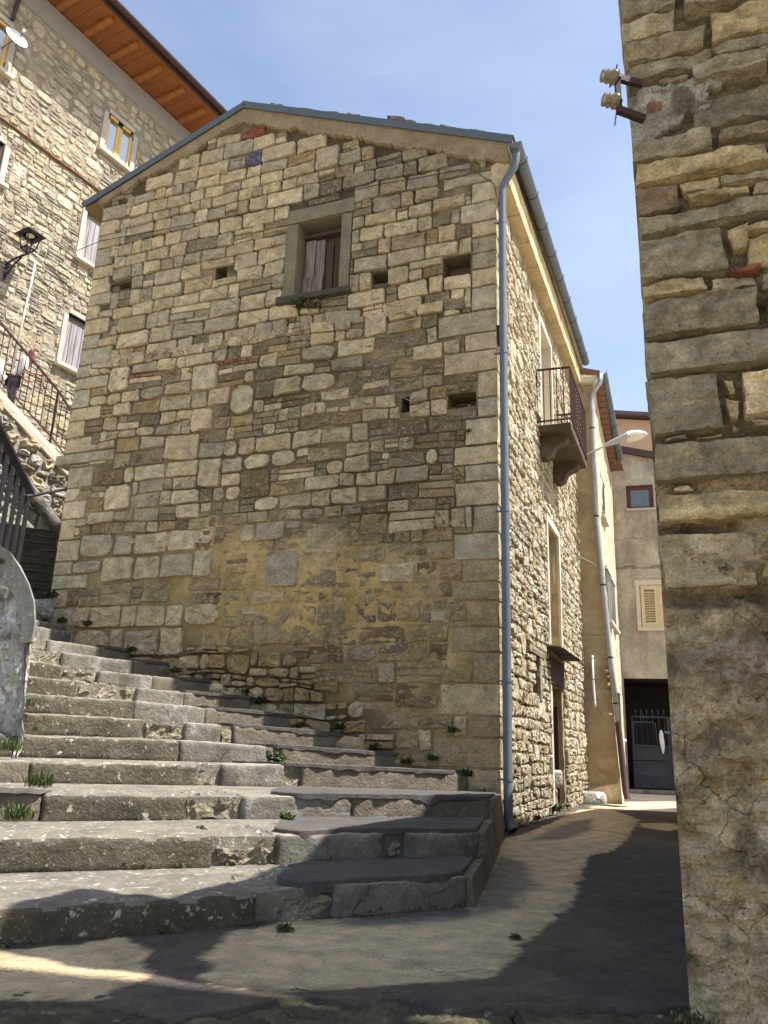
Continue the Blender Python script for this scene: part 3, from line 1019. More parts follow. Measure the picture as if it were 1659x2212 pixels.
def tin(tab, t):
    return float(np.interp(t, [a for a, b in tab], [b for a, b in tab]))


def plan(k, t):
    L, R_ = ST[k]['L'], ST[k]['R']
    return Vector((L[0] + (R_[0] - L[0]) * t, L[1] + (R_[1] - L[1]) * t, 0))


stairs = root('stone_stairs', (-1.2, 6.0, 0.0), 'wide worn concrete and stone stairs climbing along the gable wall of the stone house', 'stairs')
SMAT = {'o': 'old', 'r': 'rubble', 'n': 'new', 't': 'tan'}
for k in range(1, 15):
    d = ST[k]
    nx_ = ST[k + 1]
    P0, P1 = plan(k, 0), plan(k, 1)
    back = Vector(((P1 - P0).y * -1, (P1 - P0).x, 0)).normalized()
    zb0 = min(b for a, b in d['B'])
    # core of the step: asphalt or pale tread, down to the ground
    tmin = d['S'][0][0]
    nn = 24
    v, f = [], []
    for i in range(nn + 1):
        t = tmin + (1.0 - tmin) * i / nn
        a = plan(k, t) + back * 0.05
        b = plan(k + 1, t) + back * 0.12
        zt = tin(d['T'], t) - 0.012
        zb = tin(nx_['B'], t) - 0.004
        if k in (1, 2, 3) and i == nn:
            b = plan(k + 1, 0.99) + back * 0.1 if k < 3 else Vector((CO.x, CO.y + 0.1, 0))
        v += [(a.x, a.y, -0.25), (a.x, a.y, zt), (b.x, b.y, zb), (b.x, b.y, -0.25)]
        if i:
            q = 4 * i
            f += [(q - 4, q, q + 1, q - 3), (q - 3, q + 1, q + 2, q - 2)]
    f += [(0, 1, 2, 3), (4 * nn, 4 * nn + 3, 4 * nn + 2, 4 * nn + 1)]
    step = obj('step', v, f, M['tread'], stairs)
    for (t0, t1, ty) in d['S']:
        a, b = plan(k, t0), plan(k, t1)
        t0b, t1b = t0, t1
        dep = 0.30 if ty in 'nt' else 0.34
        if ty in 'or' and k <= 4:
            dep = 0.62 if k < 4 else 0.4
        z0a, z0b = tin(d['B'], t0) - 0.03, tin(d['B'], t1) - 0.03
        z1a, z1b = tin(d['T'], t0), tin(d['T'], t1)
        pr = {'o': 0.012, 'r': -0.035, 'n': 0.0, 't': 0.0}[ty]
        gap = (b - a).normalized() * (0.003 if ty in 'or' else -0.002)
        A0, B0 = a - back * pr + gap, b - back * pr - gap
        A1, B1 = a + back * dep + gap, b + back * dep - gap
        lo = 0.03 if ty == 'r' else 0.0
        sl = 0.004
        c = [A0 + Vector((0, 0, z0a)), B0 + Vector((0, 0, z0b)), A1 + Vector((0, 0, z0a)), B1 + Vector((0, 0, z0b)),
             A0 + Vector((0, 0, z1a - lo)), B0 + Vector((0, 0, z1b - lo)), A1 + Vector((0, 0, z1a - lo * 0.3 + sl)), B1 + Vector((0, 0, z1b - lo * 0.3 + sl))]
        ln = (b - a).length
        n = (max(4, int(ln / (0.03 if ty in 'or' else 0.04))), 6 if dep < 0.5 else 12, 7)
        am = {'o': 0.011, 'r': 0.055, 'n': 0.008, 't': 0.007}[ty]
        v, f = lattice(c, n, am, {'o': 0.016, 'r': 0.04, 'n': 0.010, 't': 0.009}[ty], k * 3.3 + t0 * 5, 7 if ty != 'r' else 9, am * 0.4)
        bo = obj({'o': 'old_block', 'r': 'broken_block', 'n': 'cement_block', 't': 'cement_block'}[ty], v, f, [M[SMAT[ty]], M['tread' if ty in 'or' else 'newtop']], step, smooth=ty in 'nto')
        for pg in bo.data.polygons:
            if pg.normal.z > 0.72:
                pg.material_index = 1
    if d['cap'] is not None:
        # asphalt skin with a ragged front edge
        v, f = [], []
        t0, t1 = d['cap'], 1.0 if k > 3 else 0.995
        ln = (plan(k, t1) - plan(k, t0)).length
        n = max(10, int(ln / 0.025))
        for i in range(n + 1):
            t = t0 + (t1 - t0) * i / n
            a = plan(k, t)
            g = 0.010 + 0.035 * FN(t * ln * 6, k * 3.0) + 0.012 * N(t * ln * 30, k * 2.0) + (0.18 * max(0, 1 - i / (n * 0.10)) ** 2 if k < 4 else 0.03 * max(0, 1 - i / (n * 0.15)))
            if k in (1, 2):
                g += 0.03
            a = a + back * max(-0.022, g - 0.022)
            b = plan(k + 1, t) + back * 0.05
            if k in (1, 2, 3) and i == n:
                b = plan(k + 1, 0.985) if k < 3 else Vector((CO.x - 0.03, CO.y, 0))
            zt = tin(d['T'], t)
            zb = tin(nx_['B'], t)
            th = 0.026 + 0.008 * N(t * ln * 9, k)
            dr = 0.05 * max(0.0, FN(t * ln * 7, k * 5.0, 3)) + 0.010
            v += [(a.x, a.y, zt - dr), (a.x, a.y, zt + th * 0.75), (a.x + back.x * 0.02, a.y + back.y * 0.02, zt + th)]
            ND = 9
            for q_ in range(1, ND + 1):
                tt = q_ / ND
                pp = a.lerp(b, tt)
                v.append((pp.x, pp.y, zt + (zb - zt) * tt + th * (1 - 0.55 * tt) + 0.007 * FN(pp.x * 7, pp.y * 7, k) + 0.004 * N(pp.x * 31, pp.y * 31)))
            W_ = 3 + ND
            if i:
                q = W_ * i
                for w_ in range(W_ - 1):
                    f.append((q - W_ + w_, q + w_, q + w_ + 1, q - W_ + 1 + w_))
        q = W_ * n
        f += [tuple(range(W_)), tuple(q + w_ for w_ in range(W_ - 1, -1, -1))]
        obj('asphalt_cap', v, f, M['asphalt'], step, smooth=False)
# asphalt lump at the left end of the third step
v, f = lattice([plan(3, -0.3) + Vector((0, -0.06, 0.43)), plan(3, 0.075) + Vector((0, -0.03, 0.43)), plan(3, -0.3) + Vector((0, 0.35, 0.43)), plan(3, 0.06) + Vector((0, 0.3, 0.43)),
                plan(3, -0.3) + Vector((0, -0.06, 0.485)), plan(3, 0.075) + Vector((0, -0.03, 0.455)), plan(3, -0.3) + Vector((0, 0.35, 0.48)), plan(3, 0.06) + Vector((0, 0.3, 0.46))],
               (26, 10, 2), 0.022, 0.02, 3, 8, 0.006)
obj('asphalt_lump', v, f, M['asphalt'], stairs)
# side cheek of the three lowest steps, from the front block to the house corner
r1, r2, r3 = plan(1, 1.0), plan(2, 1.0), plan(3, 1.0)
ck = [(r1, 0.146), (r2, 0.142), (r2, 0.295), (r3, 0.292), (r3, 0.438), (Vector((CO.x + 0.0, CO.y - 0.02, 0)), 0.39)]
v, f = [], []
ou = Vector((0.02, -0.005, 0))
for p, z in ck:
    v += [tuple(p + ou + Vector((0, 0, z))), tuple(p + ou + Vector((0.03, -0.01, -0.1))), tuple(p - Vector((0.12, -0.03, 0)) + Vector((0, 0, z)))]
for i in range(len(ck) - 1):
    f += [(3 * i, 3 * i + 1, 3 * i + 4, 3 * i + 3), (3 * i, 3 * i + 3, 3 * i + 5, 3 * i + 2)]
f.append((0, 2, 1))
obj('side_cheek', v, f, M['tan'], stairs)

# ------------------------------------------------------------------ main stone house
house = root('stone_house', CO, 'tall old rubble stone house with blank gable, one boarded window and grey corner downpipe', 'house')
VT = [(-0.23, 8.65), (4.05, 10.54), (7.0, 9.38)]                # under side of the verge


def vt(s):
    return float(np.interp(s, [p[0] for p in VT], [p[1] for p in VT]))


BB = [(-0.1, 8.36), (0.07, 8.46), (0.7, 8.78), (1.73, 9.25), (2.57, 9.64), (3.69, 10.14), (4.1, 10.26), (4.3, 10.23), (5.04, 9.95), (5.94, 9.66), (6.6, 9.42), (6.9, 9.3)]


def bb(s):
    return float(np.interp(s, [p[0] for p in BB], [p[1] for p in BB]))


SL = [(0.0, 0.38), (0.3, 0.4), (1.15, 0.6), (1.83, 0.77), (2.46, 0.95), (3.0, 1.15), (3.63, 1.35), (4.31, 1.55), (4.97, 1.76), (6.1, 2.1), (6.7, 2.5)]


def stairline(s):
    return float(np.interp(s, [p[0] for p in SL], [p[1] for p in SL]))


def sstep(a, b, x):
    t = max(0.0, min(1.0, (x - a) / (b - a)))
    return t * t * (3 - 2 * t)


def blob(s, z, cs, cz, rs, rz):
    return math.exp(-((s - cs) / rs) ** 2 - ((z - cz) / rz) ** 2)


def ochz(s, z):                                              # smeared ochre mortar zone
    return max(0, min(1, 1.25 * blob(s, z, 2.7, 2.75, 1.35, 0.75) + 0.75 * blob(s, z, 1.4, 2.3, 1.1, 0.8) + 0.55 * blob(s, z, 3.9, 3.5, 1.0, 0.6) + 0.35 * N(s * 1.6, z * 1.9) - 0.12))


def rubz(s, z):                                              # loose rubble at the foot
    return max(0, min(1, 1.5 * blob(s, z, 3.0, 1.45, 0.9, 0.42) + 1.2 * blob(s, z, 2.0, 0.95, 0.7, 0.3) + 0.8 * blob(s, z, 4.3, 1.8, 0.8, 0.25)))


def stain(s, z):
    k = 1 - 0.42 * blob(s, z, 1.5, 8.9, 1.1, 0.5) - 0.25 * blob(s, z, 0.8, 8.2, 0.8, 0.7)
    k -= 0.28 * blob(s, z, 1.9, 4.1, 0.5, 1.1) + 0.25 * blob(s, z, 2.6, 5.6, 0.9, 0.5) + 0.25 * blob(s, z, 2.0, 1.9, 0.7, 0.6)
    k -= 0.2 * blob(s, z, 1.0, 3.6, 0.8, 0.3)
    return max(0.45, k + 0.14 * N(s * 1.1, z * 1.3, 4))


def g_off(s, z):
    top = -0.026
    mid = -0.004
    k = sstep(6.6, 5.6, z)
    b = top * (1 - k) + mid * k
    b += 0.026 * max(0, FN(s * 0.8 + 3, z * 1.1, 17) - 0.03) * (1 - 0.85 * sstep(3.3, 3.9, s) * sstep(3.8, 3.2, z)) * (1 - rubz(s, z))
    b += 0.024 * ochz(s, z) + 0.012 * ochz(s, z) * FN(s * 3, z * 3, 11) - 0.03 * rubz(s, z)
    if z < 3.2 and s < 1.7:
        b = max(b, 0.004)
    e = min(1.0, s / 0.12)
    return (b + 0.012 * FN(s * 5, z * 5) + 0.010 * N(s * 17, z * 20)) * e - 0.004 * (1 - e)


def g_col(s, z):
    c0 = Vector((0.125, 0.092, 0.05))
    c1 = Vector((0.17, 0.128, 0.07))
    c = c0.lerp(c1, sstep(6.6, 5.4, z))
    c = c.lerp(Vector((0.36, 0.275, 0.15)), min(0.8, 2.2 * max(0, FN(s * 0.8 + 3, z * 1.1, 17) - 0.03) * (1 - 0.85 * sstep(3.3, 3.9, s) * sstep(3.8, 3.2, z))))
    c = c.lerp(Vector((0.36, 0.265, 0.125)), sstep(3.6, 2.8, z) * (1 - rubz(s, z)))
    c = c.lerp(Vector((0.56, 0.39, 0.16)), ochz(s, z))
    c = c.lerp(Vector((0.50, 0.41, 0.27)), 0.5 * blob(s, z, 2.35, 3.25, 0.28, 0.33))
    c = c.lerp(Vector((0.15, 0.115, 0.065)), 0.7 * rubz(s, z))
    return tuple(c * stain(s, z) * (1 + 0.22 * N(s * 3, z * 3, 8)))


GH = [(2.22, 2.92, 6.92, 8.16), (0.34, 0.71, 6.80, 7.10), (1.49, 1.73, 6.90, 7.08), (5.85, 6.28, 7.67, 7.79), (4.10, 4.30, 7.47, 7.69), (1.13, 1.24, 4.93, 5.15), (0.26, 0.62, 4.90, 5.10)]


def g_in(s, z):
    mx_ = 6.68 if z > 4.85 else 6.53
    return s < mx_ and z < vt(s) - 0.02


gable = sheet(GAB, 0.0, 6.72, -0.1, 10.5, 0.03, g_off, g_col, 'gable_wall', M['mortar'], house, g_in, GH)
items = []
rg = random.Random(11)


def gable_style(s, z, thin, rg):
    """-> colour, proud, exponent, gap"""
    oz, rz = ochz(s, z), rubz(s, z)
    r = rg.random()
    if rz > 0.45:
        c = rg.choice((PALE2, OCH, TANB, TANB, GREYP, OCH))
        return c, rg.uniform(0.02, 0.09), rg.choice((2.4, 2.8, 4, 4)), rg.uniform(0.004, 0.014)
    if z > 6.35:
        pp = 0.93 if not thin else 0.45
    elif z > 3.4:
        pp = (0.80 if s > 4.0 else 0.66) if not thin else 0.12
    else:
        pp = (0.86 if s > LB_(z) else 0.16) if not thin else 0.1
    if r < pp:
        c = rg.choice((PALE, PALE, PALE2, GREYP))
        if z < 6.35 and not thin:
            return c, rg.uniform(0.028, 0.055), rg.choice((3.0, 4, 4, 4, 4)), rg.uniform(0.005, 0.016)
        return c, rg.uniform(0.018, 0.04), 4, rg.uniform(0.004, 0.009)
    if z > 3.4:
        c = rg.choice((SLATE, SLATE, TANB, OCH, SLATE, BRN))
    else:
        c = rg.choice((TANB, OCH, TANB, SLATE, BRN, OCH, TANB))
    return c, rg.uniform(0.008, 0.024), 5, rg.uniform(0.002, 0.006)


def add_gable(zmin, zmax, hf, wf, sf, smin=0.0, smax=6.5, cond=None, tall=0.1, wav=0.03):
    for cell, thin in courses(rg, smin, smax, zmin, zmax, hf, wf, sf, wav, tall):
        cs = sum(p[0] for p in cell) / 4
        cz = sum(p[1] for p in cell) / 4
        if cond and not cond(cs, cz):
            continue
        cell = trim(cell, GH[1:] + [(2.06, 3.10, 6.84, 8.42)] + QR)
        if not cell:
            continue
        cs = sum(p[0] for p in cell) / 4
        cz = sum(p[1] for p in cell) / 4
        lim = 6.66 if cz > 4.85 else 6.5
        if max(p[1] for p in cell) > bb(cs) + 0.03 or cz < stairline(cs) - 0.22:
            continue
        cell = [(min(p[0], lim), p[1]) for p in cell]
        if max(p[0] for p in cell) - min(p[0] for p in cell) < 0.04:
            continue
        col, d, ex, gp = gable_style(cs, cz, thin, rg)
        col = jcol(rg, col)
        k = stain(cs, cz)
        col = tuple(x * k for x in col)
        red = [(4.17, 10.02), (4.06, 10.22), (3.78, 10.16), (3.60, 9.86), (3.8, 9.86)]
        blue = [(3.92, 9.76), (3.58, 9.68), (3.64, 9.44), (3.87, 9.42)]
        if inpoly(cs, cz, red):
            col = (0.33, 0.10, 0.055)
        elif inpoly(cs, cz, blue):
            col = (0.15, 0.15, 0.21)
        elif blob(cs, cz, 3.95, 9.68, 0.3, 0.3) > 0.5:
            col = tuple(a * 0.6 + b * 0.4 for a, b in zip(col, (0.26, 0.25, 0.27)))
        big = (max(p[0] for p in cell) - min(p[0] for p in cell)) > 0.2
        poly = outline(cell, rg, 12 if big else 9, ex, gp, 0.07 if ex > 3.2 else 0.13)
        v, f = stone_geo(GAB, poly, d, rg, rough=0.014 if not thin else 0.006)
        items.append((score(GAB, poly), gable, v, f, col))


# quoins of both corners first: their cells block the rubble
QR = []
rq = random.Random(5)
z = 0.0
k = 0
quoins = []
while z < 8.33:
    h = rq.uniform(0.22, 0.36)
    if 4.86 < z + h and z < 5.14:
        pass
    e = min(z + h, 8.34)
    if 6.78 < e and z < 7.12 and e - 6.8 > 0:
        ln = 0.32
    elif 4.88 < e and z < 5.12:
        ln = 0.245
    else:
        ln = rq.uniform(0.48, 0.78) if k % 2 == 0 else rq.uniform(0.28, 0.42)
    quoins.append((0, ln, z, e))
    QR.append((-0.3, ln, z, e))
    z = e
    k += 1
z = 2.3
k = 0
while z < 9.2:
    h = rq.uniform(0.2, 0.34)
    e = z + h
    if z < 4.74 < e:
        e = 4.74
    if z < 4.93 and e > 4.75:
        z0, e = 4.75, 4.93
        quoins.append((5.72, 6.83, 4.75, 4.93))
        QR.append((5.72, 7.2, 4.75, 4.93))
        z = e
        continue
    hi = 6.68 if z > 4.8 else 6.53
    ln = rq.uniform(0.42, 0.65) if k % 2 == 0 else rq.uniform(0.25, 0.36)
    if e < bb(hi - ln / 2) - 0.02:
        quoins.append((hi - ln, hi, z, e))
        QR.append((hi - ln, 7.2, z, e))
    z = e
    k += 1
for (a, b, c, d) in quoins:
    right = a == 0
    a0 = -0.02 if right else a
    fr = rq.uniform(0.018, 0.036)
    dp = (rq.uniform(0.25, 0.6) if right else 0.3) if d - c != 0.18 else 0.35
    ccs = [GAB(a0 + 0.004, c + 0.004, fr), GAB(b - 0.006, c + 0.004, fr), GAB(a0 + 0.004, c + 0.004, -dp), GAB(b - 0.006, c + 0.004, -dp),
           GAB(a0 + 0.004, d - 0.004, fr), GAB(b - 0.006, d - 0.004, fr), GAB(a0 + 0.004, d - 0.004, -dp), GAB(b - 0.006, d - 0.004, -dp)]
    v, f = lattice(ccs, (4, 2, 3), 0.011, 0.014, a * 3 + c * 7, 9, 0.004)
    base = rq.choice((PALE, GREYP, PALE2, GREYP)) if c > 2.9 or not right else rq.choice((TANB, OCH, TANB, PALE2, TANB))
    kk = stain(max(a, 0.3), c)
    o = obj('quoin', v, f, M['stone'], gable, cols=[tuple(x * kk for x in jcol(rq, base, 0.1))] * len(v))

add_gable(6.35, 10.5, lambda z: 0.235, lambda s, z: 1.35, lambda s, z: 0.13, tall=0.05, wav=0.05)
add_gable(3.35, 6.35, lambda z: 0.20, lambda s, z: 1.35, lambda s, z: 0.07 + (0.24 if s < 4.4 else 0.06), tall=0.10, wav=0.06)
LB_ = lambda z: 3.85 + 0.6 * N(z * 1.7, 2.5)
add_gable(1.55, 3.35, lambda z: 0.33, lambda s, z: 1.1, lambda s, z: 0.08, smin=2.9, cond=lambda s, z: s > LB_(z) + 0.08, tall=0.0)
add_gable(0.3, 3.35, lambda z: 0.225, lambda s, z: 1.35, lambda s, z: 0.35, smax=5.0, cond=lambda s, z: rubz(s, z) < 0.45 and s < LB_(z) - 0.05, tall=0.08)
add_gable(0.45, 2.2, lambda z: rg.uniform(0.085, 0.19), lambda s, z: 1.4, lambda s, z: 0.22, smin=1.2, smax=5.2, cond=lambda s, z: rubz(s, z) >= 0.45 and rg.random() > 0.05, tall=0.25, wav=0.09)
# thin courses of red brick
for (s0, s1, z0) in ((3.4, 4.25, 6.04), (4.25, 5.1, 6.00), (3.9, 4.6, 5.955), (5.2, 5.7, 6.03), (1.46, 1.68, 5.92)):
    s = s0
    while s < s1:
        w = rg.uniform(0.13, 0.24)
        c = [GAB(s + 0.005, z0, 0.03), GAB(s + w - 0.008, z0, 0.03), GAB(s + 0.005, z0, -0.05), GAB(s + w - 0.008, z0, -0.05),
             GAB(s + 0.005, z0 + 0.042, 0.03), GAB(s + w - 0.008, z0 + 0.042, 0.03), GAB(s + 0.005, z0 + 0.042, -0.05), GAB(s + w - 0.008, z0 + 0.042, -0.05)]
        v, f = lattice(c, (2, 1, 1), 0.006, 0.005, s * 5, 9)
        obj('brick', v, f, M['stone'], gable, cols=[jcol(rg, BRICK, 0.25)] * len(v))
        s += w

# ----- alley side of the house
SH = [(3.42, 4.48, -0.1, 1.83), (3.38, 4.42, 2.44, 4.34), (2.03, 2.36, 1.60, 2.09), (3.14, 4.20, 5.70, 7.80)]


def eave(s):
    return 8.03 + 0.045 * s


def s_off(s, z):
    e = min(1.0, s / 0.12)
    return (-0.012 + 0.013 * FN(s * 5, z * 5, 3) + 0.006 * N(s * 20, z * 20, 3)) * e


def s_col(s, z):
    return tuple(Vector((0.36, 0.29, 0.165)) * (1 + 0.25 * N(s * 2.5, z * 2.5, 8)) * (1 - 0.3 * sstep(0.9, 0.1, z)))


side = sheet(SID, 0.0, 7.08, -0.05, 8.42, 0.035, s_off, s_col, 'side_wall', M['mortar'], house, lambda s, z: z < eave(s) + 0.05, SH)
rg = random.Random(31)
QS = [(-0.2, 0.30, 0, 8.4)]
SB = SH + [(3.22, 4.62, -0.1, 2.27), (3.22, 4.56, 2.36, 4.46), (1.6, 2.78, 2.09, 2.22), (3.0, 4.36, 5.69, 7.95)]
for cell, thin in courses(rg, 0.12, 7.05, 0.0, 8.3, lambda z: 0.15, lambda s, z: 1.35, lambda s, z: 0.25, 0.05, 0.16):
    cell = trim(cell, SB)
    if not cell:
        continue
    cs = sum(p[0] for p in cell) / 4
    cz = sum(p[1] for p in cell) / 4
    if max(p[1] for p in cell) > eave(cs) - 0.01:
        continue
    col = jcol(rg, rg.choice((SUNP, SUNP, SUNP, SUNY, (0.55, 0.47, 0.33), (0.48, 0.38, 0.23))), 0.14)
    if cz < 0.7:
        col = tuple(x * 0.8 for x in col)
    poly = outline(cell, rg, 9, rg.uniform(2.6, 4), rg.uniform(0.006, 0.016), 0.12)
    v, f = stone_geo(SID, poly, rg.uniform(0.012, 0.045), rg, rough=0.008)
    items.append((score(SID, poly), side, v, f, col))
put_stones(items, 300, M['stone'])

# inner masonry core so that no light leaks through the joints
mb = MB()
ins = 0.42
pol = [(ins, -0.2), (6.2, -0.2), (6.2, 9.2), (4.05, 10.1), (ins, 8.2)]
mb.prism([GAB(a, b, -0.42) for a, b in pol], AX * 6.5)
mb.build('inner_core', M['shade'], house)
mb = MB()
mb.prism([GAB(a, b, -0.06) for a, b in ((6.53, -0.2), (6.15, -0.2), (6.15, 9.3), (6.66, 9.38), (6.66, 4.9), (6.53, 4.75))], AX * 6.9)
mb.build('far_side_wall', M['stone'], house).data  # left flank, in shade
fs = [o for o in bpy.data.objects if o.name == 'far_side_wall'][0]
ca = fs.data.color_attributes.new("Col", 'FLOAT_COLOR', 'POINT')
ca.data.foreach_set("color", [0.3, 0.25, 0.17, 1.0] * len(fs.data.vertices))

# recesses
for r in GH[1:]:
    recess(GAB, r, 0.30, M['mortar'], gable, 'beam_hole', 0.06, col=(0.16, 0.125, 0.075))
recess(GAB, GH[0], 0.36, M['ashlar'], gable, 'window_recess', 0.07)
rg = random.Random(3)
for (a, b, c, d) in (GH[1], GH[6]):
    for q in range(3):
        s = rg.uniform(a + 0.05, b - 0.08)
        cc = boxc(GAB(s, c - 0.01, -0.08), GAB.a * 0.11, -GAB.n * 0.15, Vector((0, 0, rg.uniform(0.05, 0.12))))
        v, f = lattice(cc, (3, 3, 3), 0.02, 0.03, s * 9, 8)
        obj('stone', v, f, M['stone'], gable, cols=[TANB] * len(v))

# render band under the verge
nb = 180
v, f, cc = [], [], []
for i in range(nb + 1):
    s = -0.20 + 6.95 * i / nb
    lo = bb(s) - 0.015 + 0.06 * FN(s * 4, 1.5) + (0.05 * N(s * 17, 2))
    hi = vt(s) + 0.02
    th = 0.05
    v += [GAB(s, lo, 0.005), GAB(s, lo + 0.015, th + 0.01 * N(s * 6, 4)), GAB(s, hi, th), GAB(s, hi, -0.4), GAB(s, lo, -0.1)]
    if i:
        q = 5 * i
        for w_ in range(3):
            f.append((q - 5 + w_, q + w_, q + w_ + 1, q - 4 + w_))
        f.append((q - 5, q - 1, q + 4, q))
f += [(0, 1, 2, 3, 4), tuple(5 * nb + k for k in (4, 3, 2, 1, 0))]
obj('verge_render', v, f, M['verge'], house)
# roof, flashing, tiles
roof = MB()
roof.prism([GAB(4.05, 10.56, 0.02), GAB(-0.24, 8.66, 0.02), GAB(-0.26, 8.76, 0.02), GAB(4.05, 10.68, 0.02)], AX * 7.05)
roof.prism([GAB(4.05, 10.56, 0.02), GAB(4.05, 10.68, 0.02), GAB(7.08, 9.5, 0.02), GAB(7.04, 9.38, 0.02)], AX * 7.05)
roof = roof.build('roof', M['verge'], house)
for (p, q) in (((4.07, 10.615), (-0.25, 8.70)), ((4.03, 10.615), (7.08, 9.44))):
    a, b = GAB(p[0], p[1], 0.07), GAB(q[0], q[1], 0.07)
    mb = MB()
    up = (b - a).cross(GAB.n).normalized()
    if up.z < 0:
        up = -up
    mb.box(a - up * 0.06, b - a, GAB.n * 0.012, up * 0.115)
    mb.box(a + up * 0.055, b - a, -GAB.n * 0.22, up * 0.008)
    mb.build('verge_flashing', M['flash'], roof)
obj('ridge_tile', *lattice(boxc(GAB(4.13, 10.60, 0.09), -GAB.a * 0.16, -GAB.n * 0.4, Vector((0, 0, 0.10))), (3, 3, 3), 0.006, 0.03, 3), M['tile'], roof)
rg = random.Random(8)
tl_ = [(3.9 - 0.27 * q_, 0.25, 0.035 + 0.05 * rg.random()) for q_ in range(14)]
for s, w, hh in tl_ + list(((3.05, 0.16, 0.07), (2.6, 0.2, 0.075), (2.1, 0.3, 0.05), (1.62, 0.30, 0.135), (1.36, 0.22, 0.10), (1.05, 0.18, 0.075), (0.8, 0.25, 0.08), (0.35, 0.25, 0.07))):
    zt = 10.705 - (4.05 - s) * 0.4465
    dr = Vector((0, 0, -0.446 * w))
    v, f = lattice(boxc(GAB(s, zt - 0.03, 0.0), -GAB.a * w + dr, -GAB.n * 0.4, Vector((0, 0, 0.03 + hh))), (4, 4, 2), 0.008, 0.02, s * 3, 8)
    obj('roof_tile', v, f, M['darktile'], roof)

# eave : cornice boards, fascia, gutter
s = -0.02
k = 0
rg = random.Random(6)
while s < 7.0:
    w = 0.72
    e = min(s + w, 7.06)
    c = [SID(s, eave(s) + 0.005, -0.05), SID(e - 0.006, eave(e) + 0.005, -0.05), SID(s, eave(s) + 0.02, 0.20), SID(e - 0.006, eave(e) + 0.02, 0.20),
         SID(s, eave(s) + 0.36, -0.05), SID(e - 0.006, eave(e) + 0.36, -0.05), SID(s, eave(s) + 0.46, 0.20), SID(e - 0.006, eave(e) + 0.46, 0.20)]
    v, f = lattice(c, (3, 3, 3), 0.003, 0.006, s * 3, 5)
    obj('eave_slab', v, f, M['soffit'], house)
    s = e
    k += 1
gut = MB()
prof = [(0.085 * math.cos(t), 0.085 * math.sin(t)) for t in [math.pi + math.pi * q / 9 for q in range(10)]]
vv, ff = [], []
for i, s in enumerate((-0.12, 2.3, 4.7, 7.1)):
    for (a, b) in prof:
        vv.append(SID(s, 8.60 + 0.045 * s + b, 0.305 + a))
    for (a, b) in reversed(prof):
        vv.append(SID(s, 8.60 + 0.045 * s + b * 0.9, 0.305 + a * 0.9))
    if i:
        n = 20
        for q in range(n):
            ff.append((n * (i - 1) + q, n * (i - 1) + (q + 1) % n, n * i + (q + 1) % n, n * i + q))
gut.add(vv, ff)
gutter = gut.build('gutter', M['zinc'], house)
mb = MB()
mb.add([SID(-0.12, 8.59 + b, 0.305 + a) for a, b in prof], [tuple(range(10))])
mb.build('end_cap', M['zinc'], gutter)
for i in range(9):
    s = 0.25 + i * 0.8
    mb = MB()
    mb.tube([SID(s, 8.60 + 0.045 * s + 0.089 * math.sin(t), 0.305 + 0.089 * math.cos(t)) for t in [math.pi + math.pi * q / 8 for q in range(9)]] + [SID(s, 8.63 + 0.045 * s, 0.40)], 0.006, 5)
    mb.build('gutter_strap', M['iron'], gutter)
mb = MB()
path = [SID(-0.02, 8.55, 0.30), SID(-0.02, 8.40, 0.295), SID(-0.02, 8.28, 0.265), SID(-0.02, 8.13, 0.17), SID(-0.02, 8.03, 0.12), SID(-0.02, 7.92, 0.10), SID(-0.02, 6.0, 0.095), SID(-0.02, 4.0, 0.095),
        SID(-0.02, 2.0, 0.095), SID(-0.02, 0.16, 0.095), SID(-0.035, 0.07, 0.115), SID(-0.06, 0.035, 0.15)]
mb.tube(path, 0.05, 12, cap=False)
dp = mb.build('downpipe', M['zinc'], house, smooth=True)
mb = MB()
mb.tube([SID(-0.02, 0.13, 0.095), SID(-0.03, 0.085, 0.11), SID(-0.055, 0.045, 0.145)], 0.042, 10)
mb.build('pipe_mouth', M['iron'], dp)
for z in (7.45, 5.55, 3.5, 1.55, 0.52):
    mb = MB()
    mb.tube([SID(-0.02, z, 0.095), SID(-0.02, z + 0.03, 0.095)], 0.055, 12)
    mb.bar(SID(-0.02, z + 0.015, 0.05), SID(-0.02, z + 0.015, -0.02), 0.02, 0.02)
    mb.build('pipe_clip', M['zinc'], dp)

# gable window : dressed frame, boards
win = MB().build if False else None
v, f = lattice(boxc(GAB(3.13, 8.16, 0.035), -GAB.a * 1.09, -GAB.n * 0.3, Vector((0, 0, 0.245))), (8, 3, 3), 0.006, 0.012, 2, 7)
obj('window_lintel', v, f, M['ashlar'], house)
for (a, b) in ((2.92, 3.115), (2.065, 2.235)):
    v, f = lattice(boxc(GAB(b, 6.92, 0.03), -GAB.a * (b - a), -GAB.n * 0.3, Vector((0, 0, 1.235))), (3, 3, 9), 0.005, 0.012, a, 7)
    obj('window_jamb', v, f, M['ashlar'], house)
v, f = lattice(boxc(GAB(3.17, 6.80, 0.11), -GAB.a * 1.15, -GAB.n * 0.42, Vector((0, 0, 0.12))), (10, 4, 2), 0.014, 0.015, 9, 8)
obj('window_sill', v, f, M['sillstone'], house)
bx = 2.90
for i, (w, mt_, oo, top) in enumerate(((0.17, 'oldwood', -0.20, 7.98), (0.155, 'oldwood', -0.205, 7.96), (0.13, 'darkwood', -0.23, 7.94), (0.115, 'darkwood', -0.245, 7.9), (0.13, 'darkwood', -0.25, 7.88))):
    v, f = lattice(boxc(GAB(bx, 6.93, oo), -GAB.a * (w - 0.008), -GAB.n * 0.03, Vector((0, 0, top - 6.93))), (2, 1, 8), 0.004, 0.004, i, 5)
    obj('shutter_board', v, f, M[mt_], house)
    bx -= w
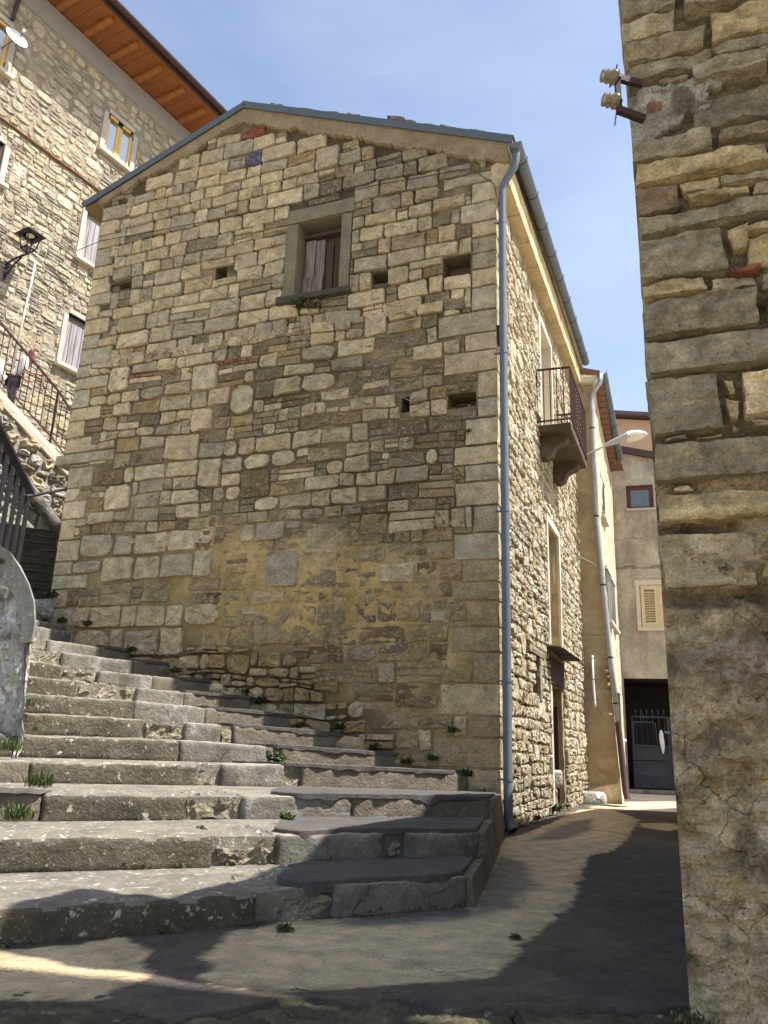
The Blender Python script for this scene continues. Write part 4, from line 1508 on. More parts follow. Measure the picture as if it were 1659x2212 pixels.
v, f = lattice(boxc(GAB(2.90, 6.93, -0.172), -GAB.a * 0.31, -GAB.n * 0.025, Vector((0, 0, 0.42))), (2, 1, 4), 0.003, 0.004, 7, 5)
obj('shutter_board', v, f, M['oldwood'], house)
v, f = lattice(boxc(GAB(2.92, 8.0, -0.16), -GAB.a * 0.69, -GAB.n * 0.12, Vector((0, 0, 0.06))), (3, 1, 1), 0.003, 0.004, 7, 5)
obj('shutter_rail', v, f, M['darkwood'], house)

# side wall openings
recess(SID, SH[0], 0.55, M['soffit'], side, 'door_recess', 0.05)
recess(SID, SH[1], 0.25, M['plaster_ochre'], side, 'window_recess', 0.05)
recess(SID, SH[2], 0.3, M['mortar'], side, 'wall_niche', 0.05, col=(0.2, 0.16, 0.1))
recess(SID, SH[3], 0.32, M['pale_cement'], side, 'balcony_door_recess', 0.05)


def frame_side(a, b, c, d, w, mat, name, proud=0.03, bottom=False, seed=1):
    parts = [(a - w, a, c, d + w), (b, b + w, c, d + w), (a, b, d, d + w)]
    for i, (s0, s1, z0, z1) in enumerate(parts):
        v, f = lattice(boxc(SID(s0, z0, proud), SID.a * (s1 - s0), -SID.n * 0.2, Vector((0, 0, z1 - z0))), (2, 2, 6 if i < 2 else 2), 0.004, 0.006, seed + i, 6)
        obj(name, v, f, mat, house)


frame_side(3.38, 4.42, 2.40, 4.34, 0.12, M['pale_cement'], 'window_surround', 0.035)
frame_side(3.14, 4.20, 5.69, 7.80, 0.12, M['pale_cement'], 'door_surround', 0.03)
v, f = lattice(boxc(SID(3.26, -0.05, 0.03), SID.a * 0.16, -SID.n * 0.3, Vector((0, 0, 1.87))), (2, 2, 8), 0.006, 0.01, 4, 6)
obj('door_jamb', v, f, M['pale_cement'], house)
v, f = lattice(boxc(SID(3.24, 1.83, 0.03), SID.a * 1.4, -SID.n * 0.4, Vector((0, 0, 0.40))), (8, 2, 3), 0.006, 0.01, 4, 6)
obj('door_lintel', v, f, M['darkwood'], house)
v, f = lattice(boxc(SID(1.62, 2.10, 0.045), SID.a * 1.14, -SID.n * 0.25, Vector((0, 0, 0.11))), (8, 2, 2), 0.006, 0.01, 6, 6)
obj('niche_lintel', v, f, M['stone'], house, cols=[(0.36, 0.29, 0.19)] * len(v))
for s0, s1 in ((2.36, 2.56),):
    v, f = lattice(boxc(SID(s0, 1.5, 0.04), SID.a * (s1 - s0), -SID.n * 0.25, Vector((0, 0, 0.6))), (2, 2, 4), 0.006, 0.01, 6, 6)
    obj('niche_jamb', v, f, M['stone'], house, cols=[(0.38, 0.33, 0.25)] * len(v))
c = [SID(3.0, 2.32, 0.0), SID(4.75, 2.30, 0.0), SID(3.02, 2.30, 0.24), SID(4.5, 2.25, 0.34), SID(3.0, 2.365, 0.0), SID(4.75, 2.355, 0.0), SID(3.02, 2.34, 0.24), SID(4.5, 2.29, 0.34)]
v, f = lattice(c, (14, 6, 2), 0.012, 0.012, 3, 8)
obj('door_canopy', v, f, M['sillstone'], house)
# old door leaf leaning in the opening
for i in range(4):
    v, f = lattice(boxc(SID(4.44 - i * 0.0, 0.1, -0.06 - i * 0.115), -SID.a * 0.05, -SID.n * 0.108, Vector((0, 0, 1.45 - 0.06 * i))), (1, 1, 6), 0.006, 0.006, i, 5)
    obj('door_board', v, f, M['darkwood'], house)

# balcony : slab, corbels, railing
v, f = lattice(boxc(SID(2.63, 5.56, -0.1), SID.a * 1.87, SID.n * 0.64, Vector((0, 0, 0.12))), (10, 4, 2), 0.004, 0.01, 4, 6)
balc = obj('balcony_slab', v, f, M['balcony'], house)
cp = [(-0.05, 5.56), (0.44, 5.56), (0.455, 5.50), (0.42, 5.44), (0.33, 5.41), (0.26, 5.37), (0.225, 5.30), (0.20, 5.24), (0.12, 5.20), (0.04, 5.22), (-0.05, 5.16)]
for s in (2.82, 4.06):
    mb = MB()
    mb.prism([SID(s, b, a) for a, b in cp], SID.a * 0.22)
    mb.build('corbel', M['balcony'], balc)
ZR0, ZR1 = 5.74, 6.62
mb = MB()
mb.bar(SID(2.65, ZR1, 0.0), SID(2.65, ZR1 - 0.02, 0.54), 0.03, 0.025)
mb.bar(SID(2.65, ZR1 - 0.02, 0.54), SID(4.48, ZR1 - 0.02, 0.54), 0.03, 0.025)
mb.bar(SID(4.48, ZR1, 0.0), SID(4.48, ZR1 - 0.02, 0.54), 0.03, 0.025)
mb.build('top_rail', M['rustiron'], balc)
mb = MB()
mb.bar(SID(2.65, ZR0, 0.0), SID(2.65, ZR0, 0.54), 0.025, 0.02)
mb.bar(SID(2.65, ZR0, 0.54), SID(4.48, ZR0, 0.54), 0.025, 0.02)
mb.bar(SID(4.48, ZR0, 0.0), SID(4.48, ZR0, 0.54), 0.025, 0.02)
mb.build('bottom_rail', M['rustiron'], balc)
for i in range(6):
    mb = MB()
    mb.bar(SID(2.65, 5.69, 0.03 + i * 0.102), SID(2.65, ZR1, 0.03 + i * 0.102), 0.014, 0.014)
    mb.build('baluster', M['rustiron'], balc)
for i in range(17):
    s = 2.65 + 1.83 * (i + 1) / 18
    if 3.30 < s < 3.86:
        continue
    mb = MB()
    mb.bar(SID(s, 5.69, 0.54), SID(s, ZR1, 0.54), 0.016, 0.014)
    mb.build('baluster', M['rustiron'], balc)
for i in range(6):
    mb = MB()
    mb.bar(SID(4.48, 5.69, 0.03 + i * 0.102), SID(4.48, ZR1, 0.03 + i * 0.102), 0.014, 0.014)
    mb.build('baluster', M['rustiron'], balc)
mb = MB()
for i in range(4):
    for j in range(7):
        cs, cz = 3.37 + i * 0.14, 5.82 + j * 0.115
        mb.tube([SID(cs + 0.055 * math.cos(t) * (1 - 0.06 * q), cz + 0.05 * math.sin(t) * (1 - 0.06 * q), 0.54) for q, t in enumerate([2 * math.pi * q / 9 for q in range(12)])], 0.008, 4)
mb.build('scroll_panel', M['rustiron'], balc)
# iron wire bracket beside the downpipe
wb = root('wire_bracket', SID(0.05, 5.7, 0.05), 'rusty iron bracket with white insulator behind the grey downpipe at the house corner', 'wire bracket')
mb = MB()
for (p, q) in (((0.02, 5.97, 0.0), (0.02, 5.97, 0.10)), ((0.02, 5.97, 0.10), (0.10, 5.67, 0.12)), ((0.10, 5.67, 0.12), (0.12, 5.70, 0.0)), ((0.02, 5.97, 0.02), (0.05, 5.72, 0.02)), ((0.05, 5.72, 0.02), (0.10, 5.67, 0.12))):
    mb.bar(SID(*p), SID(*q), 0.025, 0.02)
mb.build('bracket_frame', M['rustiron'], wb)
lathe(SID(0.06, 5.74, 0.07), (0, 0, 1), [(0.0, 0), (0.03, 0.0), (0.034, 0.03), (0.024, 0.05), (0.034, 0.07), (0.024, 0.1), (0.0, 0.11)], 10).build('insulator', M['white'], wb, smooth=True)


# cables on the gable
def cable(name, pts, r, mat, label, sag=0.0, grp=None):
    mb = MB()
    P = []
    for i in range(len(pts) - 1):
        a, b = Vector(pts[i]), Vector(pts[i + 1])
        for q in range(8):
            t = q / 8
            P.append(a.lerp(b, t) + Vector((0, 0, -sag * 4 * t * (1 - t) * (b - a).length)))
    P.append(Vector(pts[-1]))
    mb.tube(P, r, 5)
    return tag(mb.build(name, mat), label, 'cable', grp)


cable('wall_cable', [GAB(6.63, 9.28, 0.09), GAB(5.42, 8.23, 0.08), GAB(2.89, 6.2, 0.09), GAB(1.68, 5.41, 0.08), GAB(0.59, 4.74, 0.07), GAB(0.05, 4.72, 0.06)], 0.0055, M['cable'],
      'long grey cable running diagonally down the gable from the left eave', 0.004)
cable('wall_cable', [GAB(7.0, 8.52, 0.10), GAB(6.54, 8.62, 0.08), GAB(5.47, 8.56, 0.08), GAB(3.11, 8.47, 0.08), GAB(1.7, 8.46, 0.08), GAB(0.33, 8.38, 0.07), GAB(0.0, 8.05, 0.07), GAB(-0.06, 7.7, 0.05)], 0.006, M['darkcable'],
      'dark cable crossing the gable just above the boarded window', 0.002)

# ------------------------------------------------------------------ plastered house further up the alley
ph = root('plastered_house', SID(7.05, 0, 0), 'narrow ochre plastered house with leaning corner and its own gutter beyond the balcony', 'house')
S7 = 7.06


def pedge(z):
    return float(np.interp(z, [-0.1, 2.8, 5.6, 7.3, 8.6], [0.63, 0.49, 0.345, 0.40, 0.45]))


nz_, nx_ = 90, 8
v, f = [], []
for j in range(nz_ + 1):
    z = -0.1 + 8.55 * j / nz_
    for i in range(nx_ + 1):
        t = i / nx_
        o = -0.12 + (pedge(z) + 0.12 + 0.006 * FN(z * 5, 2.2)) * t
        bul = 0.03 * FN(o * 2, z * 1.5, 5) + 0.008 * N(o * 12, z * 12)
        if t > 0.8:
            bul -= 0.02 * max(0, N(z * 4, 7)) + 0.05 * blob(o, z, pedge(z), 2.1, 0.12, 0.7)
        v.append(SID(S7 - bul - (0.10 * sstep(0.5, 0.0, z)), z, o))
for j in range(nz_):
    for i in range(nx_):
        a = j * (nx_ + 1) + i
        f.append((a, a + 1, a + nx_ + 2, a + nx_ + 1))
pf = obj('front_plaster', v, f, M['plaster_ochre'], ph, smooth=True)
v, f = [], []
nl = 60
for j in range(nz_ + 1):
    z = -0.1 + 8.55 * j / nz_
    for i in range(nl + 1):
        t = i / nl
        o = pedge(z) * (1 - t) + 0.24 * t
        v.append(SID(S7 - 0.004 + 5.75 * t, z, o + 0.018 * FN(t * 14, z * 3, 9) + (0.004 if i else 0)))
for j in range(nz_):
    for i in range(nl):
        a = j * (nl + 1) + i
        f.append((a, a + nl + 1, a + nl + 2, a + 1))
ps = obj('alley_plaster', v, f, M['plaster_sun'], ph, smooth=True)
mb = MB()
mb.box(SID(7.2, -0.1, 0.1), SID.a * 5.5, -SID.n * 4.0, Vector((0, 0, 8.6)))
mb.build('inner_core', M['shade'], ph)
rg = random.Random(12)
for i in range(7):
    z = rg.choice((1.5, 1.62, 2.05, 2.2, 2.33, 2.5, 2.62))
    w = rg.uniform(0.08, 0.2)
    z += rg.uniform(-0.03, 0.03)
    w *= rg.uniform(0.4, 1.3)
    c = boxc(SID(S7 - 0.012 - rg.uniform(0, 0.012), z, pedge(z) - w - 0.005), SID.n * w, SID.a * 0.2, Vector((0, 0, rg.uniform(0.06, 0.11))))
    v, f = lattice(c, (3, 2, 2), 0.012, 0.02, i * 3, 9)
    obj('stone', v, f, M['stone'], ph, cols=[jcol(rg, rg.choice((TANB, OCH, PALE2)))] * len(v))
# cornice, brick soffit, gutter
c = [SID(6.98, 8.40, -0.12), SID(7.25, 8.40, -0.12), SID(6.98, 8.36, 0.50), SID(7.25, 8.36, 0.50), SID(6.98, 8.68, -0.12), SID(7.25, 8.68, -0.12), SID(6.98, 8.56, 0.56), SID(7.25, 8.56, 0.56)]
v, f = lattice(c, (3, 5, 3), 0.015, 0.03, 2, 7)
obj('cornice', v, f, M['pale_cement'], ph)
for i in range(16):
    s = 7.26 + i * 0.3
    dz = -0.045 * (s - 7.2)
    o0 = float(np.interp(s, [7.06, 12.8], [0.42, 0.22]))
    v, f = lattice(boxc(SID(s, 8.46 + dz, o0 - 0.05), SID.a * 0.285, SID.n * 0.26, Vector((0, 0, 0.07))), (2, 2, 1), 0.003, 0.008, i, 6)
    obj('brick', v, f, M['tile'], ph)
mb = MB()
mb.prism([SID(7.0, 8.60, -4), SID(7.0, 8.56, 0.6), SID(7.0, 8.63, 0.6), SID(7.0, 10.2, -4)], SID.a * 5.6 + Vector((0, 0, -0.25)))
mb.build('roof', M['tile'], ph)
vv, ff = [], []
for i, s in enumerate((6.98, 9.0, 11.8)):
    for (a, b) in prof:
        vv.append(SID(s, 8.60 - 0.045 * (s - 7) + b, 0.66 + a - 0.02 * (s - 7)))
    for (a, b) in reversed(prof):
        vv.append(SID(s, 8.60 - 0.045 * (s - 7) + b * 0.9, 0.66 + a * 0.9 - 0.02 * (s - 7)))
    if i:
        for q in range(20):
            ff.append((20 * (i - 1) + q, 20 * (i - 1) + (q + 1) % 20, 20 * i + (q + 1) % 20, 20 * i + q))
ff.append(tuple(range(20)))
g2 = obj('gutter', vv, ff, M['zinc'], ph)
for i in range(6):
    s = 7.4 + i * 0.75
    mb = MB()
    mb.tube([SID(s, 8.60 - 0.045 * (s - 7) + 0.088 * math.sin(t), 0.66 - 0.02 * (s - 7) + 0.088 * math.cos(t)) for t in [math.pi + math.pi * q / 8 for q in range(9)]], 0.006, 5)
    mb.build('gutter_strap', M['iron'], g2)
mb = MB()
mb.tube([SID(6.96, 8.52, 0.62), SID(6.96, 8.35, 0.60), SID(6.95, 8.22, 0.52), SID(6.95, 8.08, 0.42), SID(6.95, 7.9, 0.40), SID(6.95, 6.6, 0.40), SID(6.95, 5.35, 0.405), SID(6.95, 2.56, 0.545), SID(6.95, 1.42, 0.625)], 0.05, 10)
p2 = mb.build('downpipe', M['zincpale'], ph, smooth=True)
mb = MB()
mb.tube([SID(6.95, 1.42, 0.625), SID(6.93, 0.22, 0.70), SID(6.90, 0.10, 0.73)], 0.056, 10, cap=False)
mb.build('brown_pipe_foot', M['brownpipe'], p2, smooth=True)
mb = MB()
mb.tube([SID(6.92, 0.19, 0.70), SID(6.895, 0.10, 0.732)], 0.045, 10)
mb.build('pipe_mouth', M['iron'], p2)
for z in (7.3, 5.4, 4.0, 2.6, 1.75):
    o = float(np.interp(z, [1.42, 2.56, 5.35, 6.6, 8], [0.625, 0.545, 0.405, 0.40, 0.40]))
    mb = MB()
    mb.tube([SID(6.95, z, o), SID(6.95, z + 0.03, o)], 0.055, 10)
    mb.build('pipe_clip', M['iron'], p2)
mb = MB()
mb.tube([SID(6.98, 2.66, 0.205), SID(6.985, 2.2, 0.205), SID(6.98, 1.78, 0.22), SID(6.97, 1.70, 0.235)], 0.022, 8)
wp = mb.build('white_pipe', M['white'], ph, smooth=True)
mb = MB()
for z in (2.6, 2.2, 1.82):
    mb.tube([SID(6.984, z, 0.207), SID(6.984, z + 0.015, 0.207)], 0.026, 8)
mb.build('pipe_clip', M['zinc'], wp)
# openings on the alley side seen edge on
for (s, z, h) in ((9.0, 3.6, 1.1), (9.0, 1.2, 0.9), (10.6, 3.7, 1.1), (9.2, 6.0, 0.9)):
    o = float(np.interp(s, [7.06, 12.8], [pedge(z), 0.24]))
    ww = MB()
    ww.box(SID(s - 0.4, z, o - 0.08), SID.a * 0.8, SID.n * 0.10, Vector((0, 0, h)))
    w_ = ww.build('window', M['darkglass'], ph)
    v, f = lattice(boxc(SID(s - 0.48, z - 0.07, o - 0.05), SID.a * 0.96, SID.n * 0.15, Vector((0, 0, 0.06))), (3, 2, 1), 0.003, 0.005, s, 6)
    obj('sill', v, f, M['pale_cement'], w_)
    v, f = lattice(boxc(SID(s - 0.48, z + h, o - 0.05), SID.a * 0.96, SID.n * 0.10, Vector((0, 0, 0.08))), (3, 2, 1), 0.003, 0.005, s, 6)
    obj('lintel', v, f, M['pale_cement'], w_)
cable('wall_cable', [SID(6.6, 4.55, 0.05), SID(6.85, 4.42, 0.32), SID(6.93, 4.35, 0.40)], 0.012, M['cable'], 'short pale cable strung from the stone side wall to the second downpipe', 0.01)

# street lamp on the corner
lamp = root('street_lamp', SID(6.9, 6.7, 0.34), 'grey street lamp on a short arm reaching over the alley above the balcony corner', 'street lamp')
mb = MB()
mb.tube([SID(7.0, 6.70, 0.2), SID(6.9, 6.75, 0.32), SID(6.9, 6.83, 0.52), SID(6.9, 6.885, 0.64)], 0.022, 8)
mb.build('arm', M['lampgrey'], lamp, smooth=True)


def lamp_shell(pts):
    """pts: (offset, z_mid, half width along s, half height)"""
    v, f = [], []
    n = 12
    for (o, z, hw, hh) in pts:
        for k in range(n):
            t = 2 * math.pi * k / n
            y = math.sin(t)
            v.append(SID(6.9 + hw * math.cos(t), z + hh * (y if y > 0 else y * 0.55), o))
    for i in range(len(pts) - 1):
        for k in range(n):
            f.append((i * n + k, i * n + (k + 1) % n, (i + 1) * n + (k + 1) % n, (i + 1) * n + k))
    f.append(tuple(range(n)))
    f.append(tuple((len(pts) - 1) * n + k for k in range(n - 1, -1, -1)))
    return v, f


obj('housing', *lamp_shell([(0.58, 6.86, 0.03, 0.03), (0.64, 6.885, 0.045, 0.045), (0.80, 6.93, 0.085, 0.075), (1.0, 6.985, 0.12, 0.10), (1.10, 7.01, 0.13, 0.11), (1.14, 7.02, 0.125, 0.105)]), M['lampgrey'], lamp, True)
obj('cover', *lamp_shell([(1.09, 7.025, 0.135, 0.105), (1.2, 7.04, 0.145, 0.105), (1.32, 7.045, 0.135, 0.09), (1.43, 7.04, 0.09, 0.055), (1.48, 7.03, 0.03, 0.02)]), M['white'], lamp, True)
obj('diffuser', *lamp_shell([(1.06, 6.955, 0.06, 0.05), (1.12, 6.955, 0.11, 0.08), (1.24, 6.975, 0.115, 0.08), (1.36, 6.995, 0.09, 0.06), (1.44, 7.01, 0.04, 0.03)]), M['diffuser'], lamp, True)

# ------------------------------------------------------------------ house closing the alley
eaz = math.radians(106)
EB = Wall((6.417, 20.737, 0.0), (math.sin(eaz), math.cos(eaz), 0), (-math.sin(eaz - math.pi / 2) * 1, -math.cos(eaz - math.pi / 2), 0))
eh = root('grey_house', EB(0.6, 0, 0), 'grey beige plastered house closing the alley with a gated passage at its foot', 'house')
EH = [(-0.12, 2.1, 0.0, 2.76), (0.20, 0.90, 7.30, 7.96), (0.40, 1.30, 4.06, 5.18)]


def ev(s):
    return 9.05 - 0.27 * (s + 0.3)


def eb_col(s, z):
    c = Vector((0.45, 0.385, 0.28)) * (1 + 0.22 * FN(s * 1.2, z * 0.8, 3))
    c = c.lerp(Vector((0.20, 0.165, 0.115)), 0.75 * max(0, FN(s * 2.2, z * 0.7, 9)))
    if abs(z - 5.66 - 0.05 * N(s * 3, 1)) < 0.035:
        c = c * 0.45
    for (a, b, zz) in ((0.2, 0.9, 7.28), (0.35, 1.35, 3.95)):
        if a - 0.1 < s < b + 0.1 and zz - 0.9 < z < zz:
            c = c * (1 - 0.35 * max(0, N(s * 9, 2) + 0.3) * (1 - (zz - z) / 0.9))
    if z > 8.2:
        c = c * (1 - 0.3 * max(0, N(s * 4, z * 2, 5) + 0.2))
    return tuple(c)


facade = sheet(EB, -0.6, 4.0, -0.1, 9.3, 0.05, lambda s, z: 0.012 * FN(s * 2, z * 2, 3) - (0.02 if abs(z - 5.66 - 0.03 * N(s * 3, 1)) < 0.03 else 0), eb_col, 'facade', M['plaster_attr'], eh, lambda s, z: z < ev(s), EH)
mb = MB()
mb.prism([EB(-0.75, ev(-0.75) - 0.02, 0.12), EB(4.1, ev(4.1) - 0.02, 0.12), EB(4.1, ev(4.1) + 0.16, 0.12), EB(-0.75, ev(-0.75) + 0.16, 0.12)], -EB.n * 5)
mb.build('roof', M['brownpipe'], eh)
v, f = lattice(boxc(EB(0.62, ev(0.62) + 0.15, 0.0), EB.a * 0.55 + Vector((0, 0, -0.12)), -EB.n * 0.5, Vector((0, 0, 0.07))), (4, 3, 1), 0.004, 0.02, 2, 5)
obj('roof_tile', v, f, M['tile'], eh)
for i, (a, b, c, d) in enumerate(EH):
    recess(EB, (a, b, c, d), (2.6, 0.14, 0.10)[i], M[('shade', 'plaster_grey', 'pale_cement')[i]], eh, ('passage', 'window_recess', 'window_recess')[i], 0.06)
# red framed window
mb = MB()
a, b, c, d = EH[1]
for (s0, s1, z0, z1) in ((a, a + 0.11, c, d), (b - 0.11, b, c, d), (a + 0.11, b - 0.11, c, c + 0.06), (a + 0.11, b - 0.11, d - 0.12, d)):
    mb.box(EB(s0, z0, -0.09), EB.a * (s1 - s0), EB.n * 0.05, Vector((0, 0, z1 - z0)))
wf_ = mb.build('window_frame', M['redwood'], eh)
mb = MB()
mb.box(EB(a + 0.10, c + 0.05, -0.085), EB.a * (b - a - 0.2), EB.n * 0.02, Vector((0, 0, d - c - 0.15)))
mb.build('pane', M['darkglass'], wf_)
mb = MB()
mb.box(EB(a - 0.02, c - 0.07, -0.1), EB.a * (b - a + 0.06), EB.n * 0.16, Vector((0, 0, 0.06)))
mb.build('window_sill', M['surround'], eh)
# cream louvred shutters
a, b, c, d = EH[2]
mb = MB()
mb.box(EB(a - 0.12, d, -0.02), EB.a * 1.2, EB.n * 0.045, Vector((0, 0, 0.13)))
mb.box(EB(a - 0.10, c, -0.02), EB.a * 0.10, EB.n * 0.04, Vector((0, 0, d - c)))
mb.box(EB(a - 0.10, c - 0.09, -0.05), EB.a * 1.15, EB.n * 0.12, Vector((0, 0, 0.09)))
mb.build('window_surround', M['pale_cement'], eh)
for k in range(2):
    s0 = a + 0.02 + k * 0.435
    mb = MB()
    for (q0, q1, z0, z1) in ((s0, s0 + 0.09, c + 0.01, d - 0.01), (s0 + 0.34, s0 + 0.43, c + 0.01, d - 0.01), (s0 + 0.09, s0 + 0.34, c + 0.01, c + 0.12), (s0 + 0.09, s0 + 0.34, d - 0.12, d - 0.01)):
        mb.box(EB(q0, z0, -0.03), EB.a * (q1 - q0), EB.n * 0.04, Vector((0, 0, z1 - z0)))
    sh = mb.build('shutter', M['cream'], eh)
    for i in range(13):
        z = c + 0.14 + i * 0.066
        mb = MB()
        mb.box(EB(s0 + 0.09, z, -0.03), EB.a * 0.25, EB.n * 0.035 + Vector((0, 0, -0.028)), Vector((0, 0, 0.014)))
        mb.build('slat', M['cream'], sh)
mb = MB()
mb.box(EB(-0.6, -0.1, -0.16), EB.a * 0.47, -EB.n * 3.0, Vector((0, 0, 9.0)))
mb.box(EB(2.11, -0.1, -0.16), EB.a * 1.9, -EB.n * 3.0, Vector((0, 0, 8.2)))
mb.box(EB(-0.12, 2.85, -0.16), EB.a * 2.2, -EB.n * 3.0, Vector((0, 0, 5.5)))
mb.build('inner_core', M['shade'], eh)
structure(obj('doorstep', *lattice(boxc(EB(-0.15, -0.02, -0.4), EB.a * 2.3, EB.n * 0.45, Vector((0, 0, 0.09))), (10, 3, 1), 0.003, 0.008, 2, 5), M['new']))
# gate
gt = root('metal_gate', EB(0.9, 0.07, -0.28), 'dark grey sheet metal gate with spear topped bars in the passage under the grey house', 'gate')
for k in range(2):
    x0 = 0.02 + k * 0.92
    mb = MB()
    mb.box(EB(x0, 0.10, -0.30), EB.a * 0.90, EB.n * 0.02, Vector((0, 0, 0.62)))
    pn = mb.build('lower_panel', M['gate'], gt)
    mb = MB()
    cx, cz = x0 + 0.45, 0.40
    for (q, w) in ((((cx, 0.68), (cx + 0.38, cz)), 1), (((cx + 0.38, cz), (cx, 0.14)), 1), (((cx, 0.14), (cx - 0.38, cz)), 1), (((cx - 0.38, cz), (cx, 0.68)), 1)):
        mb.add([EB(q[0][0], q[0][1], -0.278), EB(q[1][0], q[1][1], -0.278), EB(cx, cz, -0.235)], [(0, 1, 2)])
    mb.build('diamond_relief', M['gate'], pn)
    mb = MB()
    mb.box(EB(x0, 0.76, -0.30), EB.a * 0.90, EB.n * 0.015, Vector((0, 0, 0.35)))
    mb.build('middle_panel', M['gate'], gt)
    mb = MB()
    for z in (0.10, 0.70, 1.09, 1.80):
        mb.box(EB(x0, z, -0.31), EB.a * 0.90, EB.n * 0.045, Vector((0, 0, 0.04)))
    mb.box(EB(x0 - 0.005, 0.08, -0.315), EB.a * 0.05, EB.n * 0.055, Vector((0, 0, 1.76)))
    mb.box(EB(x0 + 0.855, 0.08, -0.315), EB.a * 0.05, EB.n * 0.055, Vector((0, 0, 1.76)))
    mb.build('leaf_frame', M['gate'], gt)
    for i in range(6):
        s = x0 + 0.11 + i * 0.138
        mb = MB()
        mb.bar(EB(s, 1.1, -0.29), EB(s, 1.92, -0.29), 0.014, 0.014)
        mb.lathe(EB(s, 1.90, -0.29), (0, 0, 1), [(0.0, 0), (0.02, 0.02), (0.03, 0.05), (0.0, 0.13)], 6)
        mb.build('spear_bar', M['gate'], gt)
mb = MB()
mb.box(EB(0.80, 1.42, -0.26), EB.a * 0.14, EB.n * 0.03, Vector((0, 0, 0.07)))
mb.build('lock', M['zinc'], gt)
mp_ = root('mesh_panel', EB(0.35, 1.12, -0.24), 'fine mesh panel in a thin pale frame hung on the bars of the gate', 'mesh panel')
mb = MB()
P = [EB(0.06, 1.12, -0.25), EB(0.06, 1.66, -0.25), EB(0.08, 1.69, -0.25), EB(0.56, 1.69, -0.25), EB(0.60, 1.66, -0.25), EB(0.62, 1.12, -0.25), EB(0.06, 1.12, -0.25)]
mb.tube(P, 0.009, 5)
mb.build('frame', M['zinc'], mp_)
mb = MB()
for i in range(14):
    mb.bar(EB(0.08 + i * 0.04, 1.12, -0.25), EB(0.08 + i * 0.04, 1.68, -0.25), 0.004, 0.004)
for i in range(13):
    mb.bar(EB(0.06, 1.15 + i * 0.042, -0.25), EB(0.61, 1.15 + i * 0.042, -0.25), 0.004, 0.004)
mb.build('wire_mesh', M['iron'], mp_)
mb = MB()
mb.tube([EB(0.24, 1.66, -0.245), EB(0.26, 1.92, -0.26), EB(0.31, 1.92, -0.26), EB(0.33, 1.66, -0.245)], 0.004, 4)
mb.build('wire_hook', M['zinc'], mp_)
vv, ff = [], []
for i, (z, r) in enumerate(((1.50, 0.012), (1.47, 0.03), (1.40, 0.05), (1.30, 0.058), (1.18, 0.056), (1.08, 0.045), (0.99, 0.03), (0.93, 0.012))):
    for k in range(10):
        t = 2 * math.pi * k / 10
        rr = r * (1 + 0.25 * N(k * 1.3, z * 5))
        vv.append(EB(0.72 + rr * math.cos(t) + 0.04 * (1.5 - z), z, -0.17 + rr * 0.7 * math.sin(t)))
    if i:
        for k in range(10):
            ff.append((10 * (i - 1) + k, 10 * (i - 1) + (k + 1) % 10, 10 * i + (k + 1) % 10, 10 * i + k))
bag = tag(obj('plastic_bag', vv, ff, M['white'], smooth=False), 'thin white plastic bag hanging from a cord on the dark gate', 'bag')
mb = MB()
mb.tube([EB(0.70, 1.80, -0.22), EB(0.70, 1.6, -0.18), EB(0.72, 1.49, -0.17)], 0.005, 4)
mb.build('cord', M['darkcable'], bag)

# apricot house behind
oh = root('apricot_house', (9, 26, 0), 'apricot plastered house with dark roof edge showing above the grey house', 'house')
mb = MB()
mb.prism([(7.75, 26, 0), (12.5, 25.4, 0), (12.5, 25.4, 11.95), (7.75, 26, 12.3)], (0.8, 4, 0))
mb.build('wall', M['apricot'], oh)
mb = MB()
mb.prism([(7.5, 25.75, 12.20), (7.75, 25.72, 12.32), (12.7, 25.1, 11.95), (12.7, 25.1, 12.13), (7.75, 25.72, 12.5), (7.45, 25.75, 12.36)], (0.9, 4.5, 0))
mb.build('roof', M['brownpipe'], oh)

# ------------------------------------------------------------------ rough stone building on the right
RA = math.radians(20)
RW = Wall((1.06, 2.87, 0), (math.cos(RA), -math.sin(RA), 0), (-math.sin(RA), -math.cos(RA), 0))
rb = root('rough_stone_building', RW(0.8, 0, 0), 'rough brown stone building corner at the right with big slabs above and worn render below', 'building')


def r_low(z):
    return sstep(1.95, 1.7, z)


WHITE = [(-0.1, 3.62), (0.06, 3.67), (0.13, 3.62), (0.24, 3.65), (0.38, 3.63), (0.36, 3.58), (0.30, 3.56), (0.28, 3.47), (0.17, 3.45), (0.06, 3.38), (-0.1, 3.28)]


def r_off(s, z):
    lo = r_low(z)
    b = 0.02 * lo - 0.012 * (1 - lo) + 0.035 * (inpoly(s + 0.03 * N(s * 20, z * 20), z + 0.03 * N(s * 20, z * 20, 4), WHITE))
    b += 0.045 * FN(s * 3.5, z * 5, 2) * (0.35 + lo) + 0.030 * (abs(N(s * 6, z * 9, 21)) - 0.25) * lo + 0.020 * FN(s * 13, z * 19, 6) + 0.009 * N(s * 42, z * 50)
    b += 0.012 * math.floor(2.5 * FN(s * 5, z * 8, 31)) / 2.5 * lo
    b += 0.03 * blob(s, z, 0.2, 1.12, 0.16, 0.09) - 0.05 * blob(s, z, 0.1, 1.36, 0.3, 0.03) - 0.05 * blob(s, z, 0.05, 1.62, 0.2, 0.025) - 0.04 * blob(s, z, -0.02, 1.02, 0.06, 0.06)
    return b - 0.03 * sstep(0.05, -0.03, s)


